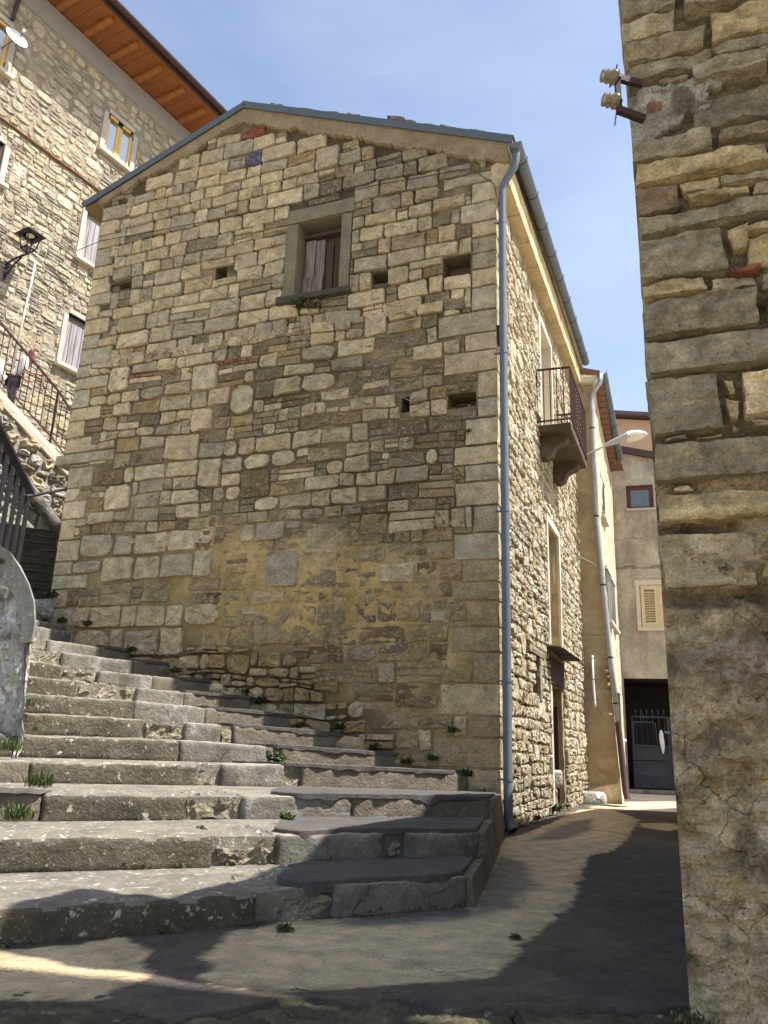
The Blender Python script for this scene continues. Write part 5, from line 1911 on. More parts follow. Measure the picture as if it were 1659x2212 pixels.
def r_col(s, z):
    c = Vector((0.21, 0.16, 0.085)).lerp(Vector((0.49, 0.37, 0.205)), r_low(z))
    if inpoly(s + 0.03 * N(s * 20, z * 20), z + 0.03 * N(s * 20, z * 20, 4), WHITE):
        c = Vector((0.46, 0.42, 0.33))
        if blob(s, z, 0.075, 3.53, 0.045, 0.04) > 0.5:
            c = Vector((0.26, 0.14, 0.08))
        if blob(s, z, 0.19, 3.53, 0.06, 0.09) > 0.5:
            c = Vector((0.22, 0.19, 0.14))
    lo = r_low(z)
    c = c.lerp(Vector((0.62, 0.49, 0.31)), lo * max(0, min(1, 0.45 + 1.3 * FN(s * 2.5 + 4, z * 2.5, 1)) * sstep(1.1, 0.5, z)))
    c = c.lerp(Vector((0.44, 0.34, 0.25)), 0.9 * max(0, min(1, 1.6 * blob(s, z, 0.22, 1.12, 0.2, 0.1) - 0.2)))
    c = c.lerp(Vector((0.16, 0.12, 0.07)), lo * max(0, min(0.75, 1.5 * FN(s * 5, z * 5, 7))))
    c = c.lerp(Vector((0.15, 0.115, 0.07)), 0.8 * max(blob(s, z, 0.1, 1.36, 0.3, 0.04), blob(s, z, 0.05, 1.62, 0.2, 0.03)))
    c = c.lerp(Vector((0.34, 0.33, 0.22)), 0.3 * max(0, N(s * 7, z * 7, 12)))
    return tuple(c * (1 + 0.30 * FN(s * 9, z * 11, 15)))


rwall = sheet(RW, -0.03, 1.1, -0.15, 4.75, 0.0095, r_off, r_col, 'front_wall', M['nearmortar'], rb, skirt=-0.5, smooth=False)
GRY, BRG, OCR, DRK, PNK = (0.33, 0.27, 0.17), (0.42, 0.335, 0.195), (0.47, 0.36, 0.185), (0.20, 0.17, 0.11), (0.38, 0.29, 0.2)
RS = [
 # (s0,s1,z0,z1,colour,proud)
 (-0.05, 0.205, 4.05, 4.30, GRY, 0.05), (0.225, 1.4, 3.99, 4.14, GRY, 0.08), (-0.05, 0.3, 4.31, 4.5, BRG, 0.05), (0.31, 0.9, 4.16, 4.4, GRY, 0.05),
 (-0.045, 0.18, 3.90, 4.035, BRG, 0.05), (-0.04, 0.305, 3.775, 3.895, BRG, 0.055), (0.325, 0.75, 3.80, 3.97, OCR, 0.035), (0.33, 0.9, 3.72, 3.79, GRY, 0.04),
 (-0.04, 0.33, 3.675, 3.77, GRY, 0.045), (0.10, 0.22, 3.615, 3.665, GRY, 0.05), (0.235, 0.54, 3.60, 3.70, GRY, 0.05), (0.55, 1.1, 3.58, 3.70, BRG, 0.04),
 (-0.03, 0.30, 3.235, 3.36, GRY, 0.055), (0.22, 0.56, 3.36, 3.52, DRK, 0.035), (0.58, 1.1, 3.40, 3.56, GRY, 0.04), (0.31, 0.62, 3.28, 3.35, SLATE, 0.04),
 (-0.03, 0.50, 3.13, 3.235, OCR, 0.06), (0.51, 1.0, 3.14, 3.26, BRG, 0.045),
 (-0.03, 0.14, 2.98, 3.12, (0.29, 0.20, 0.12), 0.045), (0.15, 0.30, 3.05, 3.12, OCR, 0.03), (0.17, 0.40, 3.00, 3.045, OCR, 0.055), (0.30, 0.60, 3.05, 3.12, BRG, 0.04), (0.42, 0.8, 2.985, 3.045, BRG, 0.05),
 (-0.03, 0.52, 2.885, 2.975, GRY, 0.05), (0.53, 1.0, 2.88, 2.98, DRK, 0.04),
 (-0.035, 0.30, 2.665, 2.855, GRY, 0.06), (0.31, 0.40, 2.75, 2.86, OCR, 0.02), (0.37, 0.50, 2.66, 2.80, OCR, 0.045), (0.37, 0.55, 2.81, 2.86, OCR, 0.045), (0.51, 1.0, 2.66, 2.86, BRG, 0.04), (0.30, 0.42, 2.635, 2.67, (0.26, 0.10, 0.06), 0.05),
 (-0.03, 0.22, 2.58, 2.655, OCR, 0.055), (0.23, 0.40, 2.575, 2.64, BRG, 0.035), (0.41, 0.8, 2.56, 2.64, GRY, 0.03),
 (-0.035, 0.40, 2.405, 2.57, GRY, 0.065), (0.42, 1.0, 2.42, 2.55, BRG, 0.05),
 (-0.035, 0.60, 2.245, 2.395, GRY, 0.06), (0.62, 1.2, 2.25, 2.40, DRK, 0.05),
 (-0.035, 0.235, 1.985, 2.225, GRY, 0.06), (0.245, 0.285, 2.13, 2.20, OCR, 0.03), (0.24, 0.30, 2.03, 2.12, OCR, 0.035), (0.25, 0.28, 1.975, 2.02, BRG, 0.03), (0.30, 0.55, 2.03, 2.215, PALE2, 0.05), (0.57, 1.0, 2.0, 2.23, GRY, 0.05), (0.32, 0.48, 1.985, 2.02, SLATE, 0.05),
 (0.12, 0.22, 1.962, 1.982, OCR, 0.04), (0.02, 0.10, 1.963, 1.983, SLATE, 0.04),
 (-0.03, 0.45, 1.80, 1.952, GRY, 0.065), (0.46, 1.0, 1.78, 1.96, BRG, 0.05),
 (0.03, 0.11, 1.762, 1.787, PALE2, 0.04), (-0.03, 0.4, 1.635, 1.755, OCR, 0.05), (-0.03, 0.30, 1.39, 1.60, BRG, 0.045), (0.31, 0.8, 1.42, 1.62, OCR, 0.04),
 (0.30, 0.34, 1.21, 1.24, OCR, 0.035)]
rg = random.Random(77)
for i, (s0, s1, z0, z1, c, pr) in enumerate(RS):
    s0_ = s0 + 0.004
    g = 0.004
    lean = rg.uniform(-0.012, 0.012)
    cs = [RW(s0_ + lean, z0 + g, pr), RW(s1 - g + rg.uniform(-.01, .01), z0 + g + rg.uniform(-.008, .008), pr), RW(s0_, z0 + g, -0.25), RW(s1 - g, z0 + g, -0.25),
          RW(s0_ - lean, z1 - g, pr - rg.uniform(0, 0.015)), RW(s1 - g + rg.uniform(-.015, .015), z1 - g + rg.uniform(-.01, .008), pr), RW(s0_, z1 - g, -0.25), RW(s1 - g, z1 - g, -0.25)]
    w, h = s1 - s0, z1 - z0
    n = (max(5, min(36, int(w / 0.015))), 3, max(3, min(18, int(h / 0.012))))
    v, f = lattice(cs, n, 0.007, 0.006, i * 1.7, 12, 0.004)
    vv2, cols = [], []
    k = rg.uniform(0.85, 1.15)
    for p in v:
        ss_, oo_ = (p - RW.O).dot(RW.a), (p - RW.O).dot(RW.n)
        # hewn face: fractured hollows, split terraces and thin strata
        hw = 0.022 * (abs(N(ss_ * 6 + i, p.z * 11, i)) * 2 - 0.4) + 0.016 * (math.floor(3 * (FN(ss_ * 4 + i * 2, p.z * 9, 3) + 0.5)) / 3 - 0.4) + 0.007 * N(ss_ * 3, p.z * 42, i)
        if oo_ > pr - 0.03:
            p = p + RW.n * hw
        vv2.append(p)
        cols.append(tuple(x * k * (1 + 0.30 * FN(ss_ * 5 + i, p.z * 20, 2) + 9 * (hw if oo_ > pr - 0.03 else 0)  * 0.6) for x in c))
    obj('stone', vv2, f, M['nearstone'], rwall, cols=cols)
# body behind the front, lower towards the back of the alley
AXL = math.radians(20.6)
al = Vector((math.sin(AXL), math.cos(AXL), 0))
pr_ = [(0.0, 4.10), (1.7, 4.05), (3.3, 3.9), (6.0, 3.55), (8.9, 3.1), (11.2, 2.5)]
v, f = [], []
for i, (t, h) in enumerate(pr_):
    b0 = RW(0.03, 0, -0.12) + al * t
    b1 = b0 + Vector((4.5, -1.7, 0))
    v += [b0 + Vector((0, 0, -0.1)), b0 + Vector((0, 0, h)), b1 + Vector((0, 0, h)), b1 + Vector((0, 0, -0.1))]
    if i:
        q = 4 * i
        f += [(q - 4, q - 3, q + 1, q), (q - 3, q - 2, q + 2, q + 1), (q - 2, q - 1, q + 3, q + 2)]
f += [(0, 3, 2, 1), (4 * len(pr_) - 4, 4 * len(pr_) - 3, 4 * len(pr_) - 2, 4 * len(pr_) - 1)]
obj('alley_wall', v, f, M['plaster_sun'], rb)
# added unseen block at the right, there only to shade the landing
v, f = lattice(boxc((3.3, -0.05, -0.9), (6, -1.5, 0), (0, 2.15, 0), (0, 0, 10.3)), (4, 6, 6), 0.02, 0.02, 3, 2)
obj('shade_block', v, f, M['plaster_sun'], rb)
# bracket with two glass insulators
ib = root('insulator_bracket', RW(-0.05, 3.5, 0.0), 'rusty iron bracket with two glass insulators on the corner of the rough stone building', 'insulator bracket')
mb = MB()
mb.bar(RW(0.03, 3.645, 0.05), RW(-0.075, 3.665, 0.10), 0.022, 0.03)
mb.bar(RW(-0.072, 3.70, 0.10), RW(-0.072, 3.475, 0.10), 0.022, 0.022)
mb.bar(RW(0.03, 3.455, 0.05), RW(-0.08, 3.495, 0.10), 0.026, 0.03)
mb.build('iron_arm', M['rustiron'], ib)
for (s, z) in ((-0.098, 3.665), (-0.098, 3.535)):
    ax = (RW.n * 0.25 + RW.a * -1.0 + Vector((0, 0, 0.25))).normalized()
    c = RW(s + 0.022, z - 0.004, 0.105)
    lathe(c, ax, [(0.0, -0.01), (0.030, -0.01), (0.034, 0.008), (0.034, 0.02), (0.026, 0.026), (0.032, 0.034), (0.032, 0.042), (0.024, 0.048), (0.029, 0.056), (0.026, 0.066), (0.012, 0.07), (0.0, 0.071)], 16).build('insulator', M['insul'], ib, smooth=True)
    lathe(c, ax, [(0.0, -0.02), (0.012, -0.02), (0.010, 0.05), (0.0, 0.05)], 8).build('pin', M['rustiron'], ib, smooth=True)
mb = MB()
for (p, q) in (((-0.075, 3.70, 0.10), (-0.068, 3.735, 0.10)), ((-0.085, 3.47, 0.105), (-0.095, 3.405, 0.105)), ((-0.10, 3.64, 0.105), (-0.105, 3.615, 0.105))):
    a, b = RW(*p), RW(*q)
    P = [a.lerp(b, t) + Vector((0.004 * math.sin(t * 25), 0, 0.003 * math.cos(t * 25))) for t in [k / 10 for k in range(11)]]
    mb.tube(P, 0.0025, 4)
mb.build('wire_end', M['darkcable'], ib)

# ------------------------------------------------------------------ tall stone house on the left
LA = math.radians(31)
LK = 1.17
LW = Wall((-8.743, 15.147, 0), (math.sin(LA), math.cos(LA), 0), (math.cos(LA), -math.sin(LA), 0), LK)
lh = root('tall_stone_house', LW(2.5, 0, -2), 'tall pale stone house at the left with orange wooden eaves and yellow framed windows', 'house')
LH = [(1.94, 2.67, 13.25, 14.28), (1.80, 2.62, 10.42, 11.62), (1.76, 2.58, 7.98, 9.12), (-1.35, -0.50, 13.22, 14.3), (-1.0, -0.18, 10.9, 11.75)]
lwall = sheet(LW, -2.2, 5.6, 2.5, 15.1, 0.045, lambda s, z: 0.006 + 0.014 * FN(s * 4, z * 4, 6) + 0.008 * N(s * 15, z * 15),
              lambda s, z: tuple(Vector((0.33, 0.27, 0.185)) * (1 + 0.25 * N(s * 2, z * 2, 3))), 'wall', M['mortar'], lh, None, LH)
VISP = [(-20, -20), (490, -20), (490, 260), (195, 450), (150, 850), (120, 1060), (-20, 1000)]
items = []
rg = random.Random(91)
LB = [(1.80, 2.80, 13.08, 14.42), (1.68, 2.74, 10.32, 11.74), (1.64, 2.70, 7.88, 9.24), (-1.5, -0.38, 13.05, 14.45), (-1.1, -0.08, 10.8, 11.85), (-2.2, 3.2, 12.16, 12.26)]


def lstones(z0, z1, h, wk, gp, exr, sp):
    for cell, thin in courses(rg, -1.6, 5.6, z0, z1, lambda z: h, lambda s, z: wk, lambda s, z: sp, 0.06, 0.14):
        cell = trim(cell, LB)
        if not cell:
            continue
        cs = sum(p[0] for p in cell) / 4
        cz = sum(p[1] for p in cell) / 4
        q = px(LW(cs, cz))
        if q is None or not inpoly(q[0], q[1], [(-60, -60), (560, -60), (560, 330), (260, 520), (210, 900), (160, 1100), (-60, 1050)]):
            continue
        if cz > 15.0:
            continue
        col = jcol(rg, rg.choice(((0.70, 0.61, 0.45), (0.66, 0.57, 0.41), (0.62, 0.53, 0.37), (0.58, 0.50, 0.37), (0.52, 0.44, 0.31), (0.62, 0.50, 0.31))), 0.10)
        if thin:
            col = jcol(rg, rg.choice(((0.40, 0.36, 0.29), (0.33, 0.28, 0.20), (0.48, 0.44, 0.36))), 0.14)
        poly = outline(cell, rg, 9, rg.uniform(*exr), gp * rg.uniform(0.7, 1.4), 0.14)
        v, f = stone_geo(LW, poly, rg.uniform(0.012, 0.035), rg, rough=0.006)
        vis = inpoly(q[0], q[1], VISP)
        items.append((score(LW, poly) if vis else 0, lwall, v, f, col))


lstones(12.26, 15.1, 0.205, 1.35, 0.024, (2.3, 3.2), 0.15)
lstones(5.0, 12.16, 0.135, 1.6, 0.013, (2.4, 4.4), 0.28)
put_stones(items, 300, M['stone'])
v, f = lattice(boxc(LW(-2.2, 12.18, -0.02), LW.a * 5.6, LW.n * 0.09, Vector((0, 0, 0.05))), (60, 2, 2), 0.012, 0.01, 4, 6)
obj('string_course', v, f, M['tile'], lh)
mb = MB()
mb.box(LW(-2.3, -0.9, -0.3), LW.a * 8.0, -LW.n * 6.0, Vector((0, 0, 16.5)))
mb.build('inner_core', M['shade'], lh)
v, f = lattice(boxc(LW(-2.3, 15.05, -0.2), LW.a * 8.0, LW.n * 0.225, Vector((0, 0, 0.62))), (20, 2, 3), 0.003, 0.003, 4, 3)
obj('plaster_band', v, f, M['greyplaster'], lh)
# wooden eave : boards, rafters, fascia, gutter, roof
EAV = 1.02
for i in range(24):
    s0 = -2.4 + i * 0.345
    v, f = lattice(boxc(LW(s0, 15.68, -0.1), LW.a * 0.34, LW.n * (EAV + 0.1) + Vector((0, 0, -0.03)), Vector((0, 0, 0.03))), (1, 4, 1), 0.0, 0.003, i, 3)
    obj('soffit_board', v, f, M['orangewood'], lh)
for i in range(11):
    s0 = -1.9 + i * 0.72
    v, f = lattice(boxc(LW(s0, 15.585, 0.02), LW.a * 0.13, LW.n * (EAV - 0.18) + Vector((0, 0, -0.025)), Vector((0, 0, 0.10))), (1, 4, 1), 0.0, 0.008, i, 3)
    obj('rafter', v, f, M['rafter'], lh)
mb = MB()
mb.box(LW(-2.5, 15.60, EAV), LW.a * 8.3, LW.n * 0.03, Vector((0, 0, 0.16)))
mb.build('fascia', M['fascia'], lh)
vv, ff = [], []
for i, s in enumerate((-2.5, 1.5, 5.8)):
    for (a, b) in prof:
        vv.append(LW(s, 15.74 + b, EAV + 0.12 + a))
    for (a, b) in reversed(prof):
        vv.append(LW(s, 15.74 + b * 0.9, EAV + 0.12 + a * 0.9))
    if i:
        for q in range(20):
            ff.append((20 * (i - 1) + q, 20 * (i - 1) + (q + 1) % 20, 20 * i + (q + 1) % 20, 20 * i + q))
obj('gutter', vv, ff, M['fascia'], lh)
mb = MB()
mb.prism([LW(-2.5, 15.72, EAV + 0.06), LW(-2.5, 15.80, EAV + 0.08), LW(-2.5, 17.6, -4.0), LW(-2.5, 17.4, -4.0)], LW.a * 8.3)
mb.build('roof', M['tile'], lh)


def yellow_window(rect, name='window'):
    a, b, c, d = rect
    recess(LW, rect, 0.14, M['surround'], lwall, 'window_recess', 0.05)
    mb = MB()
    for (s0, s1, z0, z1) in ((a - 0.12, a, c, d + 0.12), (b, b + 0.12, c, d + 0.12), (a, b, d, d + 0.12)):
        mb.box(LW(s0, z0, -0.1), LW.a * (s1 - s0), LW.n * 0.125, Vector((0, 0, z1 - z0)))
    mb.build('window_surround', M['surround'], lh)
    v, f = lattice(boxc(LW(a - 0.17, c - 0.09, -0.1), LW.a * (b - a + 0.34), LW.n * 0.22, Vector((0, 0, 0.085))), (4, 2, 1), 0.002, 0.006, a, 5)
    obj('window_sill', v, f, M['pale_cement'], lh)
    w = (b - a) / 2
    for k in range(2):
        s0 = a + k * w
        mb = MB()
        t = 0.075
        for (q0, q1, z0, z1) in ((s0 + .003, s0 + t, c, d), (s0 + w - t, s0 + w - .003, c, d), (s0 + t, s0 + w - t, c, c + t), (s0 + t, s0 + w - t, d - t, d)):
            mb.box(LW(q0, z0, -0.06), LW.a * (q1 - q0), LW.n * 0.05, Vector((0, 0, z1 - z0)))
        lf = mb.build('sash', M['yellowwood'], lh)
        mb = MB()
        mb.box(LW(s0 + t, c + t, -0.045), LW.a * (w - 2 * t), LW.n * 0.012, Vector((0, 0, d - c - 2 * t)))
        mb.build('pane', M['glass'], lf)
        for zz in (c + 0.14, d - 0.2):
            mb = MB()
            mb.box(LW(s0 + (0.005 if k == 0 else w - 0.02), zz, -0.01), LW.a * 0.015, LW.n * 0.012, Vector((0, 0, 0.09)))
            mb.build('hinge', M['iron'], lf)


yellow_window(LH[0])
yellow_window(LH[3])


def shuttered(rect, mat='shutter'):
    a, b, c, d = rect
    recess(LW, rect, 0.16, M['surround'], lwall, 'window_recess', 0.05)
    mb = MB()
    for (s0, s1, z0, z1) in ((a - 0.11, a, c, d + 0.11), (b, b + 0.11, c, d + 0.11), (a, b, d, d + 0.11)):
        mb.box(LW(s0, z0, -0.1), LW.a * (s1 - s0), LW.n * 0.13, Vector((0, 0, z1 - z0)))
    mb.build('window_surround', M['surround'], lh)
    v, f = lattice(boxc(LW(a - 0.16, c - 0.10, -0.1), LW.a * (b - a + 0.32), LW.n * 0.24, Vector((0, 0, 0.095))), (4, 2, 1), 0.003, 0.008, a, 5)
    obj('window_sill', v, f, M['pale_cement'], lh)
    n = 6
    for i in range(n):
        w = (b - a) / n
        v, f = lattice(boxc(LW(a + i * w + 0.004, c + 0.01, -0.055 + 0.004 * (i % 2)), LW.a * (w - 0.008), LW.n * 0.03, Vector((0, 0, d - c - 0.02))), (1, 1, 5), 0.002, 0.003, i, 5)
        obj('shutter_board', v, f, M[mat], lh)


shuttered(LH[1])
shuttered(LH[2])
shuttered(LH[4], 'darkwood')
mb = MB()
mb.tube([LW(0.84, 9.75, 0.03), LW(0.83, 9.2, 0.03), LW(0.80, 8.6, 0.035), LW(0.77, 7.0, 0.03)], 0.028, 6)
mb.build('conduit', M['conduit'], lh, smooth=True)
mb = MB()
mb.tube([LW(-0.55, 16.0, 0.35), LW(-0.55, 15.0, 0.12), LW(-0.56, 14.75, 0.09), LW(-0.58, 14.4, 0.09)], 0.05, 8)
mb.build('downpipe', M['fascia'], lh, smooth=True)
cable('wall_cable', [LW(-0.9, 9.98, 0.05), LW(0.06, 9.92, 0.05), LW(0.68, 9.90, 0.04), LW(1.28, 9.75, 0.05), LW(1.75, 9.6, 0.05)], 0.012, M['darkcable'], 'dark cable along the tall stone house just behind the wall lantern', 0.01)
cable('wall_cable', [LW(-0.9, 9.72, 0.05), LW(0.2, 9.60, 0.05), LW(0.9, 9.50, 0.04), LW(1.75, 9.25, 0.05)], 0.011, M['cable'], 'grey cable along the tall stone house passing below the wall lantern', 0.008)
# satellite dish
ds = root('satellite_dish', LW(-0.62, 13.7, 0.05), 'white satellite dish in front of the upper left yellow window', 'satellite dish')
dax = (Vector((0.75, -0.55, 0.35))).normalized()
dc = LW(-0.55, 13.85, 0.32)
lathe(dc, dax, [(0.0, -0.045), (0.10, -0.04), (0.19, -0.02), (0.26, 0.01), (0.265, 0.015), (0.26, 0.02), (0.19, -0.008), (0.10, -0.028), (0.0, -0.033)], 24).build('reflector', M['white'], ds, smooth=True)
mb = MB()
mb.tube([dc - dax * 0.04, LW(-0.62, 13.7, 0.12), LW(-0.62, 13.7, -0.01)], 0.018, 6)
mb.tube([dc + Vector((0, 0, -0.24)), dc + dax * 0.3 + Vector((0, 0, -0.08))], 0.01, 6)
mb.build('arm', M['zinc'], ds)
lathe(dc + dax * 0.27 + Vector((0, 0, -0.08)), dax, [(0, 0), (0.03, 0), (0.03, 0.06), (0, 0.07)], 8).build('receiver', M['white'], ds)
# wall lantern
wl = root('wall_lantern', LW(0.29, 9.2, 0.0), 'black square wall lantern on a scrolled iron arm on the tall stone house', 'lantern')
lc = LW(0.36, 9.50, 0.50)
mb = MB()
mb.bar(LW(0.29, 9.02, 0.02), LW(0.29, 9.42, 0.02), 0.06, 0.03, up=LW.n)
mb.tube([LW(0.29, 9.38, 0.03), LW(0.31, 9.44, 0.2), lc + Vector((0, 0, -0.02)), lc + LW.n * 0.02], 0.026, 6)
mb.tube([LW(0.29, 9.08, 0.03), LW(0.30, 9.20, 0.14), LW(0.32, 9.34, 0.24), LW(0.34, 9.43, 0.38)], 0.024, 6)
mb.tube([LW(0.29, 9.30, 0.05) + Vector((0, 0, 0.05 * math.sin(t))) + LW.n * (0.06 + 0.05 * math.cos(t)) for t in [k * 0.7 for k in range(10)]], 0.010, 5)
mb.build('scroll_arm', M['iron'], wl)
sx, sy = LW.a, LW.n
mb = MB()
top, bot = 0.44, 0.14
for (i, j) in ((1, 1), (1, -1), (-1, 1), (-1, -1)):
    mb.bar(lc + (sx * i + sy * j) * 0.09 + Vector((0, 0, 0.10)), lc + (sx * i + sy * j) * 0.135 + Vector((0, 0, top)), 0.024, 0.024)
    mb.bar(lc, lc + (sx * i + sy * j) * 0.09 + Vector((0, 0, 0.10)), 0.026, 0.026)
for (i, j, k, l) in ((1, 1, 1, -1), (1, -1, -1, -1), (-1, -1, -1, 1), (-1, 1, 1, 1)):
    mb.bar(lc + (sx * i + sy * j) * 0.09 + Vector((0, 0, 0.10)), lc + (sx * k + sy * l) * 0.09 + Vector((0, 0, 0.10)), 0.026, 0.026)
mb.build('cage', M['iron'], wl)
mb = MB()
q4 = [(1, 1), (1, -1), (-1, -1), (-1, 1)]
lo = [lc + (sx * i + sy * j) * 0.205 + Vector((0, 0, top)) for i, j in q4]
md = [lc + (sx * i + sy * j) * 0.09 + Vector((0, 0, top + 0.13)) for i, j in q4]
li = [lc + (sx * i + sy * j) * 0.11 + Vector((0, 0, top + 0.002)) for i, j in q4]
mb.add(lo + md + li, [(0, 1, 5, 4), (1, 2, 6, 5), (2, 3, 7, 6), (3, 0, 4, 7), (4, 5, 6, 7), (0, 8, 9, 1), (1, 9, 10, 2), (2, 10, 11, 3), (3, 11, 8, 0)])
mb.lathe(lc + Vector((0, 0, top + 0.12)), (0, 0, 1), [(0.0, 0), (0.05, 0.0), (0.07, 0.03), (0.07, 0.06), (0.0, 0.075)], 10)
mb.build('hood', M['iron'], wl)
lathe(lc + Vector((0, 0, top - 0.02)), (0, 0, 1), [(0.0, -0.02), (0.05, -0.015), (0.085, 0.01), (0.09, 0.03), (0, 0.03)], 14).build('diffuser', M['diffuser'], wl, smooth=True)

# ------------------------------------------------------------------ raised walkway, railing, people
WO = 1.30
WK = lambda s: 5.93 - 0.533 * (s - 0.5)                     # height of the walkway edge
wkw = root('walkway_wall', LW(0.5, 0, WO), 'sloping stone walkway wall in front of the tall stone house carrying the red railing', 'walkway wall')
wo_w = Wall((LW(0, 0, WO).x, LW(0, 0, WO).y, 0), LW.a, LW.n, LK)
ww = sheet(wo_w, -2.2, 3.4, 0.5, 7.5, 0.045, lambda s, z: 0.03 * FN(s * 3, z * 3, 4) + 0.012 * N(s * 12, z * 12), lambda s, z: tuple(Vector((0.33, 0.30, 0.25)) * (1 + 0.35 * FN(s * 2, z * 2, 2))), 'wall_face', M['mortar'], wkw, lambda s, z: z < WK(s) - 0.1)
rg = random.Random(17)
items = []
for cell, thin in courses(rg, -1.6, 2.6, 2.8, 7.0, lambda z: 0.20, lambda s, z: 1.5, lambda s, z: 0.15, 0.09, 0.2):
    cs = sum(p[0] for p in cell) / 4
    cz = sum(p[1] for p in cell) / 4
    if cz > WK(cs) - 0.30 or rg.random() < 0.12:
        continue
    poly = outline(cell, rg, 9, rg.uniform(2.2, 4.2), rg.uniform(0.012, 0.04), 0.2)
    v, f = stone_geo(wo_w, poly, rg.uniform(0.05, 0.10), rg, rough=0.018)
    items.append((score(wo_w, poly), ww, v, f, jcol(rg, rg.choice(((0.52, 0.49, 0.43), (0.62, 0.59, 0.52), (0.40, 0.36, 0.28), GREYP)), 0.15)))
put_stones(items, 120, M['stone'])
sa, sb = -2.2, 3.4
c = [wo_w(sa, WK(sa) - 0.22, -1.35), wo_w(sb, WK(sb) - 0.22, -1.35), wo_w(sa, WK(sa) - 0.22, 0.06), wo_w(sb, WK(sb) - 0.22, 0.06),
     wo_w(sa, WK(sa), -1.35), wo_w(sb, WK(sb), -1.35), wo_w(sa, WK(sa), 0.06), wo_w(sb, WK(sb), 0.06)]
v, f = lattice(c, (30, 4, 2), 0.006, 0.012, 4, 5)
obj('walkway_slab', v, f, M['pale_cement'], wkw)
# lower concrete coping slanting down along the same wall
c0, c1 = wo_w(0.2, 5.15, 0.0), wo_w(1.9, 3.85, 0.0)
v, f = lattice(boxc(c0 - Vector((0, 0, 0.24)), c1 - c0, LW.n * 0.24, Vector((0, 0, 0.26))), (16, 3, 3), 0.012, 0.02, 4, 6)
obj('lower_coping', v, f, M['new'], wkw)

rl = root('iron_railing', wo_w(0.4, WK(0.4), -0.03), 'red brown iron railing with thin bars along the sloping walkway', 'railing')
RT = lambda s: WK(s) + 1.08 - 0.02 * s
mb = MB()
mb.bar(wo_w(-2.1, RT(-2.1), -0.03), wo_w(0.96, RT(0.96), -0.03), 0.035, 0.04)
mb.bar(wo_w(0.96, RT(0.96), -0.03), wo_w(1.35, 6.35, 0.02), 0.035, 0.04)
mb.build('handrail', M['rustiron'], rl)
mb = MB()
mb.bar(wo_w(-2.1, WK(-2.1) + 0.18, -0.03), wo_w(0.96, WK(0.96) + 0.18, -0.03), 0.022, 0.025)
mb.bar(wo_w(0.96, WK(0.96) + 0.18, -0.03), wo_w(1.42, WK(1.42) + 0.08, 0.0), 0.022, 0.025)
mb.build('bottom_rail', M['rustiron'], rl)
for s in (-2.0, -0.62, 0.94):
    mb = MB()
    mb.bar(wo_w(s, WK(s) - 0.1, -0.03), wo_w(s, RT(s), -0.03), 0.04, 0.04)
    mb.build('post', M['rustiron'], rl)
s = -1.9
while s < 1.34:
    if abs(s + 0.62) > 0.05 and abs(s - 0.94) > 0.05:
        zt = RT(s) if s < 0.96 else RT(0.96) + (6.35 - RT(0.96)) * (s - 0.96) / 0.39
        mb = MB()
        mb.bar(wo_w(s, WK(s) + 0.17, -0.03), wo_w(s, zt, -0.03), 0.014, 0.014)
        mb.build('baluster', M['rustiron'], rl)
    s += 0.118


def skin_body(name, joints, bones, mat, parent, sub=2):
    me = bpy.data.meshes.new(name)
    names = list(joints)
    org = Vector(joints[names[0]][0])
    me.from_pydata([tuple(Vector(joints[n][0]) - org) for n in names], [(names.index(a), names.index(b)) for a, b in bones], [])
    me.materials.append(mat)
    o = bpy.data.objects.new(name, me)
    COL.objects.link(o)
    o.parent = parent
    o.location = org - WL[parent]
    WL[o] = org
    md_ = o.modifiers.new('skin', 'SKIN')
    for i, n in enumerate(names):
        r = joints[n][1]
        r = (r, r) if isinstance(r, (int, float)) else r
        me.skin_vertices[0].data[i].radius = r
    me.skin_vertices[0].data[0].use_root = True
    md_.use_smooth_shade = True
    sb_ = o.modifiers.new('sub', 'SUBSURF')
    sb_.levels = sub
    sb_.render_levels = sub
    return o


